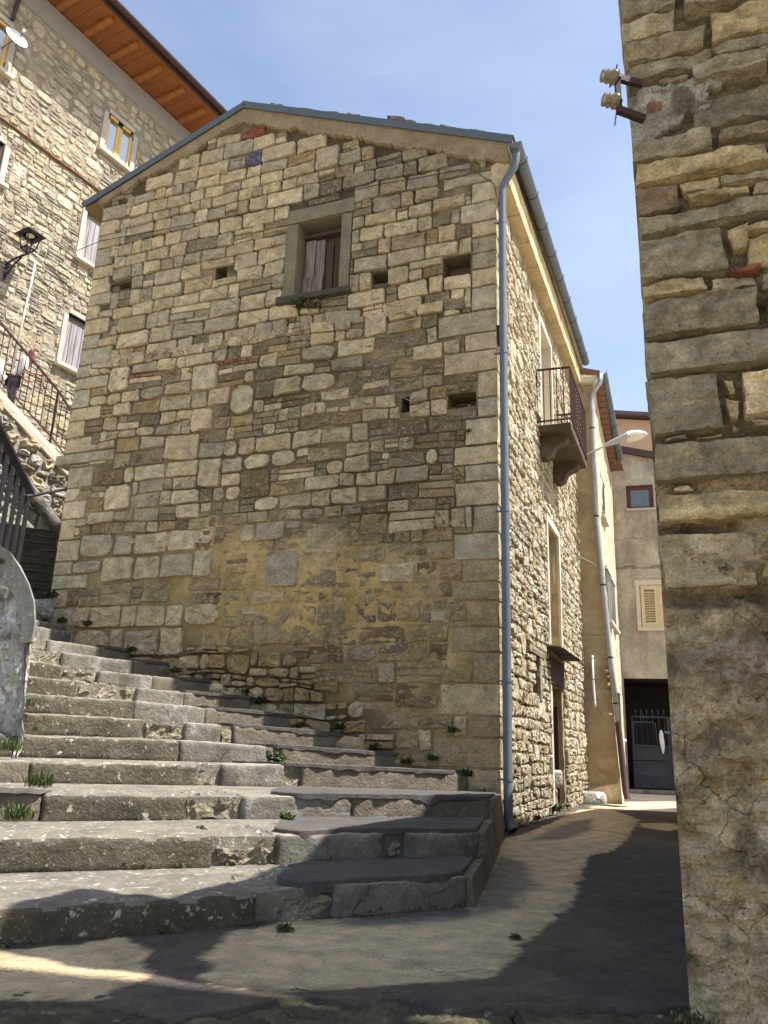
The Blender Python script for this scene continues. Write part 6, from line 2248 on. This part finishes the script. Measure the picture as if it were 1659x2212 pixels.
def person(base, face, h, label, shirt, trouser, hair, bend=0.0, long_hair=True, extra=None, grp=None):
    """standing figure, base = point between the feet, face = horizontal facing direction"""
    b = Vector(base)
    F = Vector(face).normalized()
    R_ = F.cross(Vector((0, 0, 1)))
    k = h / 1.65
    up = Vector((0, 0, 1))

    def P(r, f_, z):
        return b + (R_ * r + F * f_ + up * z) * k
    p = root('person', b, label, 'person', grp)
    ch = P(0, 0.05 + 0.14 * bend, 1.24)
    nk = P(0, 0.09 + 0.24 * bend, 1.40)
    hd = P(0, 0.13 + 0.30 * bend, 1.52)
    J = {'pelvis': (P(0, 0, 0.90), (0.13 * k, 0.11 * k)), 'belly': (P(0, 0.03 + 0.05 * bend, 1.06), (0.115 * k, 0.095 * k)), 'chest': (ch, (0.13 * k, 0.10 * k)), 'neck': (nk, 0.048 * k), 'skull': (hd, 0.07 * k), 'crown': (hd + up * 0.085 * k, 0.068 * k),
         'shl': (P(-0.17, 0.06 + 0.16 * bend, 1.33), 0.055 * k), 'ell': (P(-0.22, 0.10 + 0.10 * bend, 1.06), 0.042 * k), 'wrl': (P(-0.18, 0.30, 1.0), 0.03 * k), 'hal': (P(-0.17, 0.38, 1.01), 0.032 * k),
         'shr': (P(0.17, 0.06 + 0.16 * bend, 1.33), 0.055 * k), 'elr': (P(0.23, 0.12 + 0.10 * bend, 1.06), 0.042 * k), 'wrr': (P(0.18, 0.34, 1.04), 0.03 * k), 'har': (P(0.17, 0.42, 1.06), 0.032 * k),
         'hpl': (P(-0.09, 0, 0.84), 0.095 * k), 'knl': (P(-0.10, 0.04, 0.47), 0.062 * k), 'anl': (P(-0.10, 0, 0.07), 0.042 * k), 'tol': (P(-0.11, 0.16, 0.03), 0.04 * k),
         'hpr': (P(0.09, 0, 0.84), 0.095 * k), 'knr': (P(0.10, 0.04, 0.47), 0.062 * k), 'anr': (P(0.10, 0, 0.07), 0.042 * k), 'tor': (P(0.11, 0.16, 0.03), 0.04 * k)}
    BN = [('pelvis', 'belly'), ('belly', 'chest'), ('chest', 'neck'), ('neck', 'skull'), ('skull', 'crown'), ('chest', 'shl'), ('shl', 'ell'), ('ell', 'wrl'), ('wrl', 'hal'), ('chest', 'shr'), ('shr', 'elr'), ('elr', 'wrr'), ('wrr', 'har'),
          ('pelvis', 'hpl'), ('hpl', 'knl'), ('knl', 'anl'), ('anl', 'tol'), ('pelvis', 'hpr'), ('hpr', 'knr'), ('knr', 'anr'), ('anr', 'tor')]
    skin_body('body', J, BN, M['skin'], p)
    g = 1.16
    TJ = {n: (J[n][0], tuple(x * g for x in J[n][1]) if isinstance(J[n][1], tuple) else J[n][1] * g * 1.1) for n in ('pelvis', 'belly', 'chest', 'shl', 'ell', 'shr', 'elr')}
    skin_body('shirt', TJ, [('pelvis', 'belly'), ('belly', 'chest'), ('chest', 'shl'), ('shl', 'ell'), ('chest', 'shr'), ('shr', 'elr')], M[shirt], p)
    LJ = {n: (J[n][0], tuple(x * 1.1 for x in J[n][1]) if isinstance(J[n][1], tuple) else J[n][1] * 1.22) for n in ('pelvis', 'hpl', 'knl', 'anl', 'hpr', 'knr', 'anr')}
    skin_body('trousers', LJ, [('pelvis', 'hpl'), ('hpl', 'knl'), ('knl', 'anl'), ('pelvis', 'hpr'), ('hpr', 'knr'), ('knr', 'anr')], M[trouser], p)
    # face: nose, eyes, mouth, ears
    mb = MB()
    mb.lathe(hd + F * 0.068 * k + up * 0.01 * k, F, [(0.016 * k, 0), (0.012 * k, 0.012 * k), (0, 0.024 * k)], 6)
    for q in (-1, 1):
        mb.lathe(hd + R_ * q * 0.072 * k + up * 0.01 * k, R_ * q, [(0.0, -0.01 * k), (0.022 * k, 0), (0.0, 0.012 * k)], 6)
    mb.build('nose_and_ears', M['skin'], p)
    mb = MB()
    for q in (-1, 1):
        mb.lathe(hd + F * 0.066 * k + R_ * q * 0.028 * k + up * 0.035 * k, F, [(0.011 * k, 0), (0.006 * k, 0.006 * k), (0, 0.007 * k)], 6)
    mb.build('eyes', M['iron'], p)
    mb = MB()
    mb.bar(hd + F * 0.07 * k - up * 0.03 * k - R_ * 0.02 * k, hd + F * 0.07 * k - up * 0.03 * k + R_ * 0.02 * k, 0.012 * k, 0.01 * k)
    mb.build('mouth', M['red'], p)
    HJ = {'top': (hd + up * 0.105 * k - F * 0.02 * k, 0.078 * k), 'back': (hd + up * 0.04 * k - F * 0.055 * k, 0.085 * k), 'nape': (hd - up * 0.08 * k - F * 0.07 * k, 0.065 * k)}
    hb = [('top', 'back'), ('back', 'nape')]
    if long_hair:
        HJ['tail'] = (hd - up * 0.26 * k - F * 0.10 * k, 0.06 * k)
        HJ['end'] = (hd - up * 0.38 * k - F * 0.09 * k, 0.025 * k)
        hb += [('nape', 'tail'), ('tail', 'end')]
    skin_body('hair', HJ, hb, M[hair], p)
    return p, P, J


pf_ = (LW.a * 0.75 + LW.n * 0.45).normalized()
pb = wo_w(0.30, WK(0.30), -0.42)
p1, PP, PJ = person(pb - Vector((0, 0, 0.02)), pf_, 1.66, 'woman with red brown hair and white top leaning forward behind the railing', 'cloth_white', 'cloth_dark', 'hair_red', 0.6)
mb = MB()
mb.bar(PP(-0.10, 0.12, 1.40), PP(0.12, 0.16, 0.98), 0.03, 0.02)
mb.build('bag_strap', M['cloth_dark'], p1)
ph_ = tag(obj('mobile_phone', *lattice(boxc(PP(0.12, 0.44, 1.03), (0.10, 0.02, 0), (0, 0.015, 0), (0, 0, 0.05)), (2, 1, 2), 0, 0.004, 1), M['red']), 'small red phone in the hand of the red haired woman', 'phone')
pb2 = wo_w(0.02, WK(0.02), -0.40)
p2_, _, _ = person(pb2 - Vector((0, 0, 0.02)), (LW.a * -0.2 + LW.n * -0.6), 1.25, 'child with blond hair in a white dotted dress behind the railing', 'cloth_dots', 'cloth_dots', 'hair_blond', 0.2)

# ------------------------------------------------------------------ upper stairs, retaining wall, fence, bar
us = root('upper_stairs', (-5.4, 12.0, 2.6), 'dark narrow stone stairs rising between the fence and the house corner', 'stairs')
d0 = Vector((-0.46, 0.89, 0)).normalized()
x0 = Vector((0.89, 0.46, 0)).normalized()
for k in range(10):
    p = Vector((-5.02, 11.75, 0)) + d0 * 0.30 * k
    v, f = lattice(boxc(p - x0 * 1.5 + Vector((0, 0, 1.6)), x0 * 1.75, d0 * (0.34 if k < 9 else 2.5), Vector((0, 0, 2.62 + 0.185 * (k + 1) - 1.6))), (8, 2, 6), 0.008, 0.015, k * 2.1, 6)
    up_ = obj('step', v, f, M['shadestep'], us)
    v, f = lattice(boxc(p - x0 * 1.5 - d0 * 0.02 + Vector((0, 0, 2.62 + 0.185 * (k + 1) - 0.035)), x0 * 1.75, d0 * 0.12, Vector((0, 0, 0.03))), (16, 2, 1), 0.014, 0.01, k * 2.1, 8)
    obj('nosing', v, f, M['mossy'], up_)
# landing stones between stairs and house
tag(obj('corner_stone', *lattice(boxc((-4.93, 11.05, 2.40), (0.32, 0.10, 0), (-0.06, 0.3, 0), (0, 0, 0.28)), (5, 4, 4), 0.03, 0.04, 3, 6), M['rock'], smooth=True), 'squared pale stone at the head of the stairs against the house corner', 'stone')

rwv, rwf = [], []
secs = [(-3.14, 7.28, 1.93), (-3.36, 7.72, 1.99), (-3.55, 8.2, 2.0), (-3.82, 8.8, 2.05), (-4.02, 9.3, 2.14), (-4.3, 9.9, 2.3), (-4.6, 10.5, 2.45), (-4.9, 11.1, 2.58)]
prf = [(0.02, -1.0, 'a'), (0.0, 0.5, 'a'), (0.0, 0.0, 'z'), (-0.10, 0.16, 'z'), (-0.30, 0.42, 'z'), (-0.48, 0.58, 'z'), (-0.9, 0.62, 'z'), (-2.2, 0.62, 'z')]
RES = 12
# dense loft
pts = []
for i in range(len(secs) - 1):
    for q in range(RES if i == 0 else 8):
        t = q / (RES if i == 0 else 8)
        pts.append(tuple(secs[i][k] + (secs[i + 1][k] - secs[i][k]) * t for k in range(3)))
pts.append(secs[-1])


def prof_pt(sec, u):
    x, y, zr = sec
    P = [(0.05, -0.4), (0.02, 0.6), (-0.03, zr - 0.3), (-0.08, zr - 0.02), (-0.22, zr + 0.22), (-0.42, zr + 0.42), (-0.9, zr + 0.46), (-2.4, zr + 0.48)]
    n = len(P) - 1
    a = min(int(u * n), n - 1)
    t = u * n - a
    ox = P[a][0] + (P[a + 1][0] - P[a][0]) * t
    oz = P[a][1] + (P[a + 1][1] - P[a][1]) * t
    return Vector((x + ox, y + ox * -0.45, oz))


NP = 56
for i, sc in enumerate(pts):
    for j in range(NP + 1):
        p = prof_pt(sc, j / NP)
        p = p + noise.noise_vector(p * 2.3) * 0.06 + noise.noise_vector(p * 7) * 0.04 + noise.noise_vector(p * 19) * 0.018
        rwv.append(p)
        if i and j:
            a = i * (NP + 1) + j
            rwf.append((a - NP - 2, a - 1, a, a - NP - 1))
# front end face of the wall : rough grid under the coping line
base = len(rwv)
x0_, y0_, zr0 = secs[0]
NC, NR = 70, 60
for j in range(NC + 1):
    ox = -2.0 + 2.06 * j / NC
    zt = float(np.interp(ox, [-2.2, -0.9, -0.42, -0.22, -0.08, -0.03, 0.06], [zr0 + 0.5, zr0 + 0.46, zr0 + 0.42, zr0 + 0.22, zr0 - 0.02, zr0 - 0.3, zr0 - 0.8]))
    for q in range(NR + 1):
        t = q / NR
        p = Vector((x0_ + ox, y0_ - 0.02 + ox * -0.45, -0.4 + (zt + 0.4) * t))
        rg_ = 0.10 * FN(p.x * 2.4, p.z * 2.4, 3) + 0.05 * (abs(N(p.x * 6, p.z * 6, 9)) - 0.3) + 0.022 * N(p.x * 17, p.z * 17, 4) + 0.010 * N(p.x * 40, p.z * 40, 4)
        p = p + Vector((-0.1, -1, 0)) * rg_
        if j > NC - 4:
            p.x += 0.03 * FN(p.z * 4, 2) + 0.012 * N(p.z * 16, 5)
        rwv.append(p)
        if j and q:
            a = base + j * (NR + 1) + q
            rwf.append((a - NR - 2, a - 1, a, a - NR - 1))
rtw = tag(obj('retaining_wall', rwv, rwf, M['rock'], smooth=False), 'rough whitish lichened retaining wall at the left end of the stairs', 'wall')

cpo = [(-1.3, 0.70), (-0.62, 0.645), (-0.46, 0.56), (-0.30, 0.41), (-0.17, 0.24), (-0.07, 0.06), (-0.02, -0.13), (-0.015, -0.30)]
cpi = [(-1.3, 0.50), (-0.66, 0.44), (-0.52, 0.37), (-0.40, 0.24), (-0.29, 0.09), (-0.20, -0.06), (-0.16, -0.18), (-0.15, -0.32)]
rings = []
for i, (x, y, zr) in enumerate([(secs[0][0], secs[0][1] - 0.05, secs[0][2])] + pts[2::3]):
    ring = []
    for (ox, oz) in cpo + cpi[::-1]:
        p = Vector((x + ox + 0.02, y + ox * -0.45, zr + oz))
        ring.append(p + noise.noise_vector(p * 4) * 0.014 + noise.noise_vector(p * 14) * 0.006)
    rings.append(ring)
cv = [p for r_ in rings for p in r_]
nr = len(rings[0])
cf = [((i - 1) * nr + q, (i - 1) * nr + (q + 1) % nr, i * nr + (q + 1) % nr, i * nr + q) for i in range(1, len(rings)) for q in range(nr)]
cf += [(q, nr - 1 - q, nr - 2 - q, q + 1) for q in range(nr // 2 - 1)]
cv = [p + Vector((0.02, -0.03, 0)) for p in cv]
obj('coping', cv, cf, M['coping'], rtw)
fn = root('wooden_fence', (-4.1, 8.3, 2.6), 'black wooden slat fence with sloping top board on the retaining wall at left', 'fence')
fa, fb = Vector((-4.02, 7.55, 0)), Vector((-4.20, 8.95, 0))
fd = (fb - fa).normalized()
fnm = Vector((fd.y, -fd.x, 0))
fe = fa - fd * 1.6
ztop = lambda t: 3.92 - 0.24 * t
L_ = (fb - fa).length
v, f = lattice([fe + fnm * 0.09 + Vector((0, 0, 4.17)), fb + fnm * 0.09 + Vector((0, 0, 3.53)), fe - fnm * 0.09 + Vector((0, 0, 4.17)), fb - fnm * 0.09 + Vector((0, 0, 3.53)),
                fe + fnm * 0.09 + Vector((0, 0, 4.22)), fb + fnm * 0.09 + Vector((0, 0, 3.58)), fe - fnm * 0.09 + Vector((0, 0, 4.22)), fb - fnm * 0.09 + Vector((0, 0, 3.58))], (10, 2, 1), 0.003, 0.006, 3, 5)
obj('top_board', v, f, M['blackwood'], fn)
mb = MB()
mb.bar(fe + Vector((0, 0, 4.05)), fb + Vector((0, 0, 3.44)), 0.035, 0.10)
mb.build('upper_rail', M['blackwood'], fn)
mb = MB()
mb.bar(fe + Vector((0, 0, 2.62)), fb + Vector((0, 0, 2.55)), 0.035, 0.08)
mb.build('lower_rail', M['blackwood'], fn)
for i in range(13):
    p = fb - fd * (0.06 + 0.225 * i)
    t = 0.06 + 0.225 * i
    zt = 3.46 + 0.214 * t
    v, f = lattice(boxc(p - fd * 0.05 + fnm * 0.03 + Vector((0, 0, 2.42)), fd * 0.10, fnm * 0.028, Vector((0, 0, zt - 2.42))), (1, 1, 5), 0.002, 0.004, i, 5)
    obj('slat', v, f, M['blackwood'], fn)
    o = obj('bolt', *lattice(boxc(p + fnm * 0.058 + Vector((0, 0, zt - 0.09)) - fd * 0.012, fd * 0.024, fnm * 0.012, Vector((0, 0, 0.024))), (1, 1, 1), 0, 0.003, 1), M['zinc'], fn)
mb = MB()
mb.tube([Vector((-4.32, 9.2, 3.58)), Vector((-4.63, 11.05, 4.27))], 0.022, 8)
tag(mb.build('handrail_bar', M['iron'], smooth=True), 'black iron bar spanning from the fence end to the house corner', 'bar')


# ------------------------------------------------------------------ weeds, loose stones, drain
def tuft(loc, n, size, mat, label, seed, spread=1.0, grass=False):
    r = random.Random(seed)
    v, f = [], []
    for i in range(n):
        a = r.uniform(0, 6.283)
        ln = size * r.uniform(0.35, 0.9)
        el = r.uniform(0.35, 1.35) if not grass else r.uniform(0.9, 1.5)
        d = Vector((math.cos(a) * math.cos(el), math.sin(a) * math.cos(el), math.sin(el)))
        sd = d.cross(Vector((0, 0, 1))).normalized() if abs(d.z) < 0.99 else Vector((1, 0, 0))
        p0 = Vector(loc) + Vector((max(-1, min(1, r.gauss(0, 0.55))), max(-0.6, min(0.6, r.gauss(0, 0.35))), min(0.5, abs(r.gauss(0, 0.25))))) * size * 0.55 * spread
        w = size * (0.035 if grass else r.uniform(0.10, 0.18))
        bent = Vector((0, 0, -0.35 * ln * (1.2 - el / 1.6)))
        b = len(v)
        v += [p0 - sd * w * 0.3, p0 + sd * w * 0.3, p0 + d * ln * 0.55 + sd * w, p0 + d * ln * 0.55 - sd * w, p0 + d * ln + bent]
        f += [(b, b + 1, b + 2, b + 3), (b + 3, b + 2, b + 4)]
    pal = {'leaf': ((0.055, 0.095, 0.018), (0.08, 0.12, 0.03), (0.04, 0.065, 0.015), (0.12, 0.105, 0.04)),
           'darkleaf': ((0.03, 0.055, 0.015), (0.045, 0.07, 0.02), (0.06, 0.055, 0.025)),
           'dryleaf': ((0.11, 0.085, 0.04), (0.07, 0.065, 0.025), (0.15, 0.115, 0.06))}[mat]
    cl = []
    for i in range(n):
        cl += [r.choice(pal)] * 5
    o = obj('weed', v, f, M['leafattr'], cols=cl, origin=loc)
    return tag(o, label, 'plant', 'weeds growing in the joints')


def gp(s, z, o=0.05):
    return GAB(s, z, o)


T = [(gp(4.93, 1.93), 60, 0.10, 'leaf', 'small green weed where the eleventh step meets the gable'),
     (gp(4.22, 1.66), 70, 0.10, 'leaf', 'leafy weed on the gable foot beside the loose rubble, left of it'),
     (gp(2.95, 1.28), 90, 0.11, 'darkleaf', 'dark weed in the hollow among the small rubble stones'),
     (gp(3.15, 1.40), 60, 0.09, 'darkleaf', 'dark weed trailing between pebbles at the left of the rubble hollow'),
     (gp(2.35, 1.0), 90, 0.10, 'leaf', 'green weed left of the big rounded stone at the gable foot'),
     (gp(1.88, 1.0), 90, 0.10, 'darkleaf', 'dark weed right behind the big rounded stone at the gable foot'),
     (gp(1.42, 0.80), 100, 0.10, 'darkleaf', 'dense dark weed between rounded stone and squared blocks'),
     (gp(1.05, 0.66), 60, 0.08, 'leaf', 'low weed at the right end of the fifth step'),
     (gp(0.74, 0.70), 50, 0.09, 'leaf', 'small weed climbing a joint above the fourth step'),
     (gp(0.36, 0.55), 60, 0.10, 'darkleaf', 'weed at the last joint before the house corner'),
     (gp(0.50, 1.0), 50, 0.09, 'darkleaf', 'dark weed in the upright joint near the house corner, above the stairs'),
     (gp(6.45, 2.72), 80, 0.13, 'leaf', 'bushy weed on top of the stairs at the left house corner'),
     (gp(5.72, 2.30), 60, 0.11, 'leaf', 'green weed in the joint of the big pale blocks near the top steps'),
     (gp(6.2, 2.35), 60, 0.10, 'leaf', 'small weed below the leftmost pale block at the top steps'),
     (gp(2.72, 6.70, 0.06), 130, 0.16, 'darkleaf', 'dark shaggy weed hanging under the gable window sill'),
     (gp(2.58, 6.66, 0.06), 90, 0.13, 'dryleaf', 'dry brown weed under the middle of the gable window sill'),
     (gp(0.35, 4.55, 0.04), 30, 0.06, 'leaf', 'tiny weed below the right square hole of the gable'),
     ((-3.50, 7.55, 2.12), 170, 0.11, 'leaf', 'bright green weed on the sloping top of the retaining wall'),
     ((-3.66, 7.40, 2.36), 90, 0.09, 'leaf', 'bright weed higher up on the retaining wall at the picture edge'),
     ((-3.22, 7.55, 1.06), 70, 0.12, 'leaf', 'grassy weed at the foot of the retaining wall on the seventh step'),
     ((-2.95, 7.15, 0.84), 50, 0.08, 'leaf', 'low grass on the sixth step beside the retaining wall'),
     ((-3.05, 6.95, 0.68), 120, 0.13, 'leaf', 'bright grass tuft at the left picture edge on the fifth step'),
     ((-2.35, 5.9, 0.46), 110, 0.13, 'leaf', 'bright grass tuft at the left end of the fourth riser'),
     ((-2.1, 5.05, 0.32), 110, 0.13, 'leaf', 'tall grass tuft at the left end of the third riser'),
     ((-0.60, 5.93, 0.31), 60, 0.07, 'leaf', 'small weed in the broken middle joint of the third step'),
     ((-0.98, 8.35, 0.645), 60, 0.12, 'leaf', 'thin weed at the joint of old and new concrete on the fifth step'),
     ((-0.38, 3.98, 0.0), 60, 0.045, 'leaf', 'tiny green weed at the foot of the lowest riser'),
     ((0.66, 3.98, 0.0), 50, 0.035, 'dryleaf', 'small brownish weed on the dark asphalt in front of the steps'),
     (SID(3.05, 0.05, 0.06), 90, 0.12, 'darkleaf', 'dark weed at the foot of the alley wall by the low doorway'),
     (SID(1.7, 0.03, 0.05), 80, 0.08, 'dryleaf', 'dry weed along the foot of the alley wall'),
     (SID(4.3, 0.05, 0.05), 40, 0.08, 'leaf', 'weed on the threshold of the low doorway')]
for i, (loc, n, sz, mt_, lb) in enumerate(T):
    tuft(loc, int(n * 1.6), sz, mt_, lb, 100 + i, 1.2, grass='grass' in lb)


def rock(name, loc, size, seed, mat, label, grp=None, cat='stone', sub=3):
    bm = bmesh.new()
    bmesh.ops.create_icosphere(bm, subdivisions=sub, radius=1.0)
    v = []
    for q in bm.verts:
        p = q.co.normalized()
        k = 1 + 0.22 * N(p.x * 1.3 + seed, p.y * 1.3, p.z * 1.3) + 0.08 * N(p.x * 4, p.y * 4 + seed, p.z * 4)
        p = Vector((max(-0.78, min(0.78, p.x * k)), max(-0.8, min(0.8, p.y * k)), max(-0.72, min(0.75, p.z * k))))
        v.append(Vector(loc) + Vector((p.x * size[0], p.y * size[1], p.z * size[2] + size[2] * 0.62)))
    f = [tuple(w.index for w in q.verts) for q in bm.faces]
    bm.free()
    return tag(obj(name, v, f, mat, smooth=True), label, cat, grp)


rock('loose_stone', (3.88, 14.9, -0.01), (0.27, 0.15, 0.16), 3, M['rock'], 'pale loose stone lying at the foot of the ochre plastered corner')
rock('loose_stone', SID(3.75, 0.36, -0.06), (0.16, 0.14, 0.17), 8, M['rock'], 'whitish stone resting on the block in the low doorway')
tag(obj('door_block', *lattice(boxc(SID(3.5, -0.02, -0.16), SID.a * 0.5, SID.n * 0.14, Vector((0, 0, 0.36))), (5, 3, 5), 0.02, 0.03, 3, 7), M['tan']), 'mossy block blocking the bottom of the low doorway', 'block')
rg = random.Random(44)
for i, (s, zz, r_) in enumerate(((2.35, 0.93, 0.17), (1.72, 0.80, 0.19), (2.72, 1.12, 0.14), (3.3, 1.33, 0.13), (3.05, 1.22, 0.10), (3.62, 1.46, 0.12))):
    p = GAB(s, zz, 0.02)
    bm = bmesh.new()
    bmesh.ops.create_icosphere(bm, subdivisions=3, radius=1.0)
    v = []
    for q in bm.verts:
        d = q.co.normalized()
        k = 1 + 0.25 * N(d.x * 1.4 + i * 5, d.y * 1.4, d.z * 1.4)
        v.append(p + GAB.a * d.x * k * r_ * 1.1 + GAB.n * d.y * k * r_ * 0.6 + Vector((0, 0, d.z * k * r_ * 0.72)))
    f = [tuple(w.index for w in q.verts) for q in bm.faces]
    bm.free()
    cc = jcol(rg, rg.choice((PALE, PALE2, GREYP)), 0.1)
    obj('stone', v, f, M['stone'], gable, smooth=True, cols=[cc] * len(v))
dg = root('drain_grate', (4.07, 14.45, 0.005), 'rectangular dark metal drain grate in the sunlit alley pavement', 'drain grate')
ga = Vector((0.58, -0.81, 0)) * 0.55
gb = Vector((0.81, 0.58, 0)) * 0.22
c0 = Vector((3.9, 14.72, 0.006)) - gb * 0.5
mb = MB()
for (o_, w_, h_) in ((c0, ga, gb * 0.12), (c0 + gb * 0.88, ga, gb * 0.12), (c0 + gb * 0.12, ga * 0.04, gb * 0.76), (c0 + gb * 0.12 + ga * 0.96, ga * 0.04, gb * 0.76)):
    mb.box(o_, w_, h_, Vector((0, 0, 0.012)))
mb.build('frame', M['zinc'], dg)
mb = MB()
mb.box(c0 + gb * 0.12, ga, gb * 0.76, Vector((0, 0, 0.002)))
mb.build('pit', M['iron'], dg)
for i in range(12):
    mb = MB()
    mb.box(c0 + gb * 0.12 + ga * (0.06 + i * 0.075), ga * 0.035, gb * 0.76, Vector((0, 0, 0.010)))
    mb.build('bar', M['zinc'], dg)

rm = random.Random(5)
mv, mf, mc = [], [], []


def moss(p, n, sz, sx_=0.05, sy_=0.03):
    for _ in range(n):
        q = Vector(p) + Vector((rm.gauss(0, sx_), rm.gauss(0, sy_), abs(rm.gauss(0, 0.012))))
        a = rm.uniform(0, 6.28)
        l = sz * rm.uniform(0.5, 1.3)
        d = Vector((math.cos(a), math.sin(a), rm.uniform(0.1, 1.3))).normalized()
        sd_ = d.cross(Vector((0, 0, 1))).normalized() * l * rm.uniform(0.15, 0.35)
        b = len(mv)
        mv.extend([q - sd_, q + sd_, q + d * l])
        mf.append((b, b + 1, b + 2))
        c = rm.choice(((0.05, 0.075, 0.02), (0.04, 0.05, 0.018), (0.10, 0.085, 0.035), (0.07, 0.095, 0.025), (0.13, 0.10, 0.05)))
        mc.extend([c] * 3)


for k in range(1, 13):
    for _ in range(16):
        t = rm.random()
        p = plan(k, t)
        z = tin(ST[k]['B'], t) + 0.004
        if FN(p.x * 2, p.y * 2, 7) > -0.05:
            d_ = (plan(k, 1) - plan(k, 0)).normalized()
            bk = Vector((-d_.y, d_.x, 0))
            for w_ in range(4):
                pp = p - bk * 0.02 + d_ * rm.gauss(0, 0.06)
                moss((pp.x, pp.y, z), rm.randint(3, 9), 0.022, 0.02, 0.015)
for _ in range(150):
    sg = rm.uniform(0.1, 6.4)
    q = GAB(sg, stairline(sg) + rm.uniform(-0.05, 0.03), 0.04)
    if N(sg * 3, 4) > -0.1:
        moss(q, rm.randint(4, 14), 0.03, 0.04, 0.02)
for _ in range(90):
    sg = rm.uniform(0.2, 6.9)
    moss(SID(sg, 0.004, 0.05 + abs(rm.gauss(0, 0.03))), rm.randint(2, 8), 0.022, 0.03, 0.03)
for _ in range(60):
    t = rm.random()
    moss(RW(rm.uniform(-0.05, 0.0), 0.004, rm.uniform(0.0, 0.05)), 4, 0.02, 0.03, 0.03)
M['moss'] = mk('moss_leaf', attr=True, var=0.3, vs_=30, bump=0.0, rough=0.8)
o = obj('moss_and_weeds', mv, mf, M['moss'], cols=mc, kind='stuff')
o["label"] = 'thin moss, seedlings and dry litter along the joints of steps and walls'
o["category"] = 'moss'
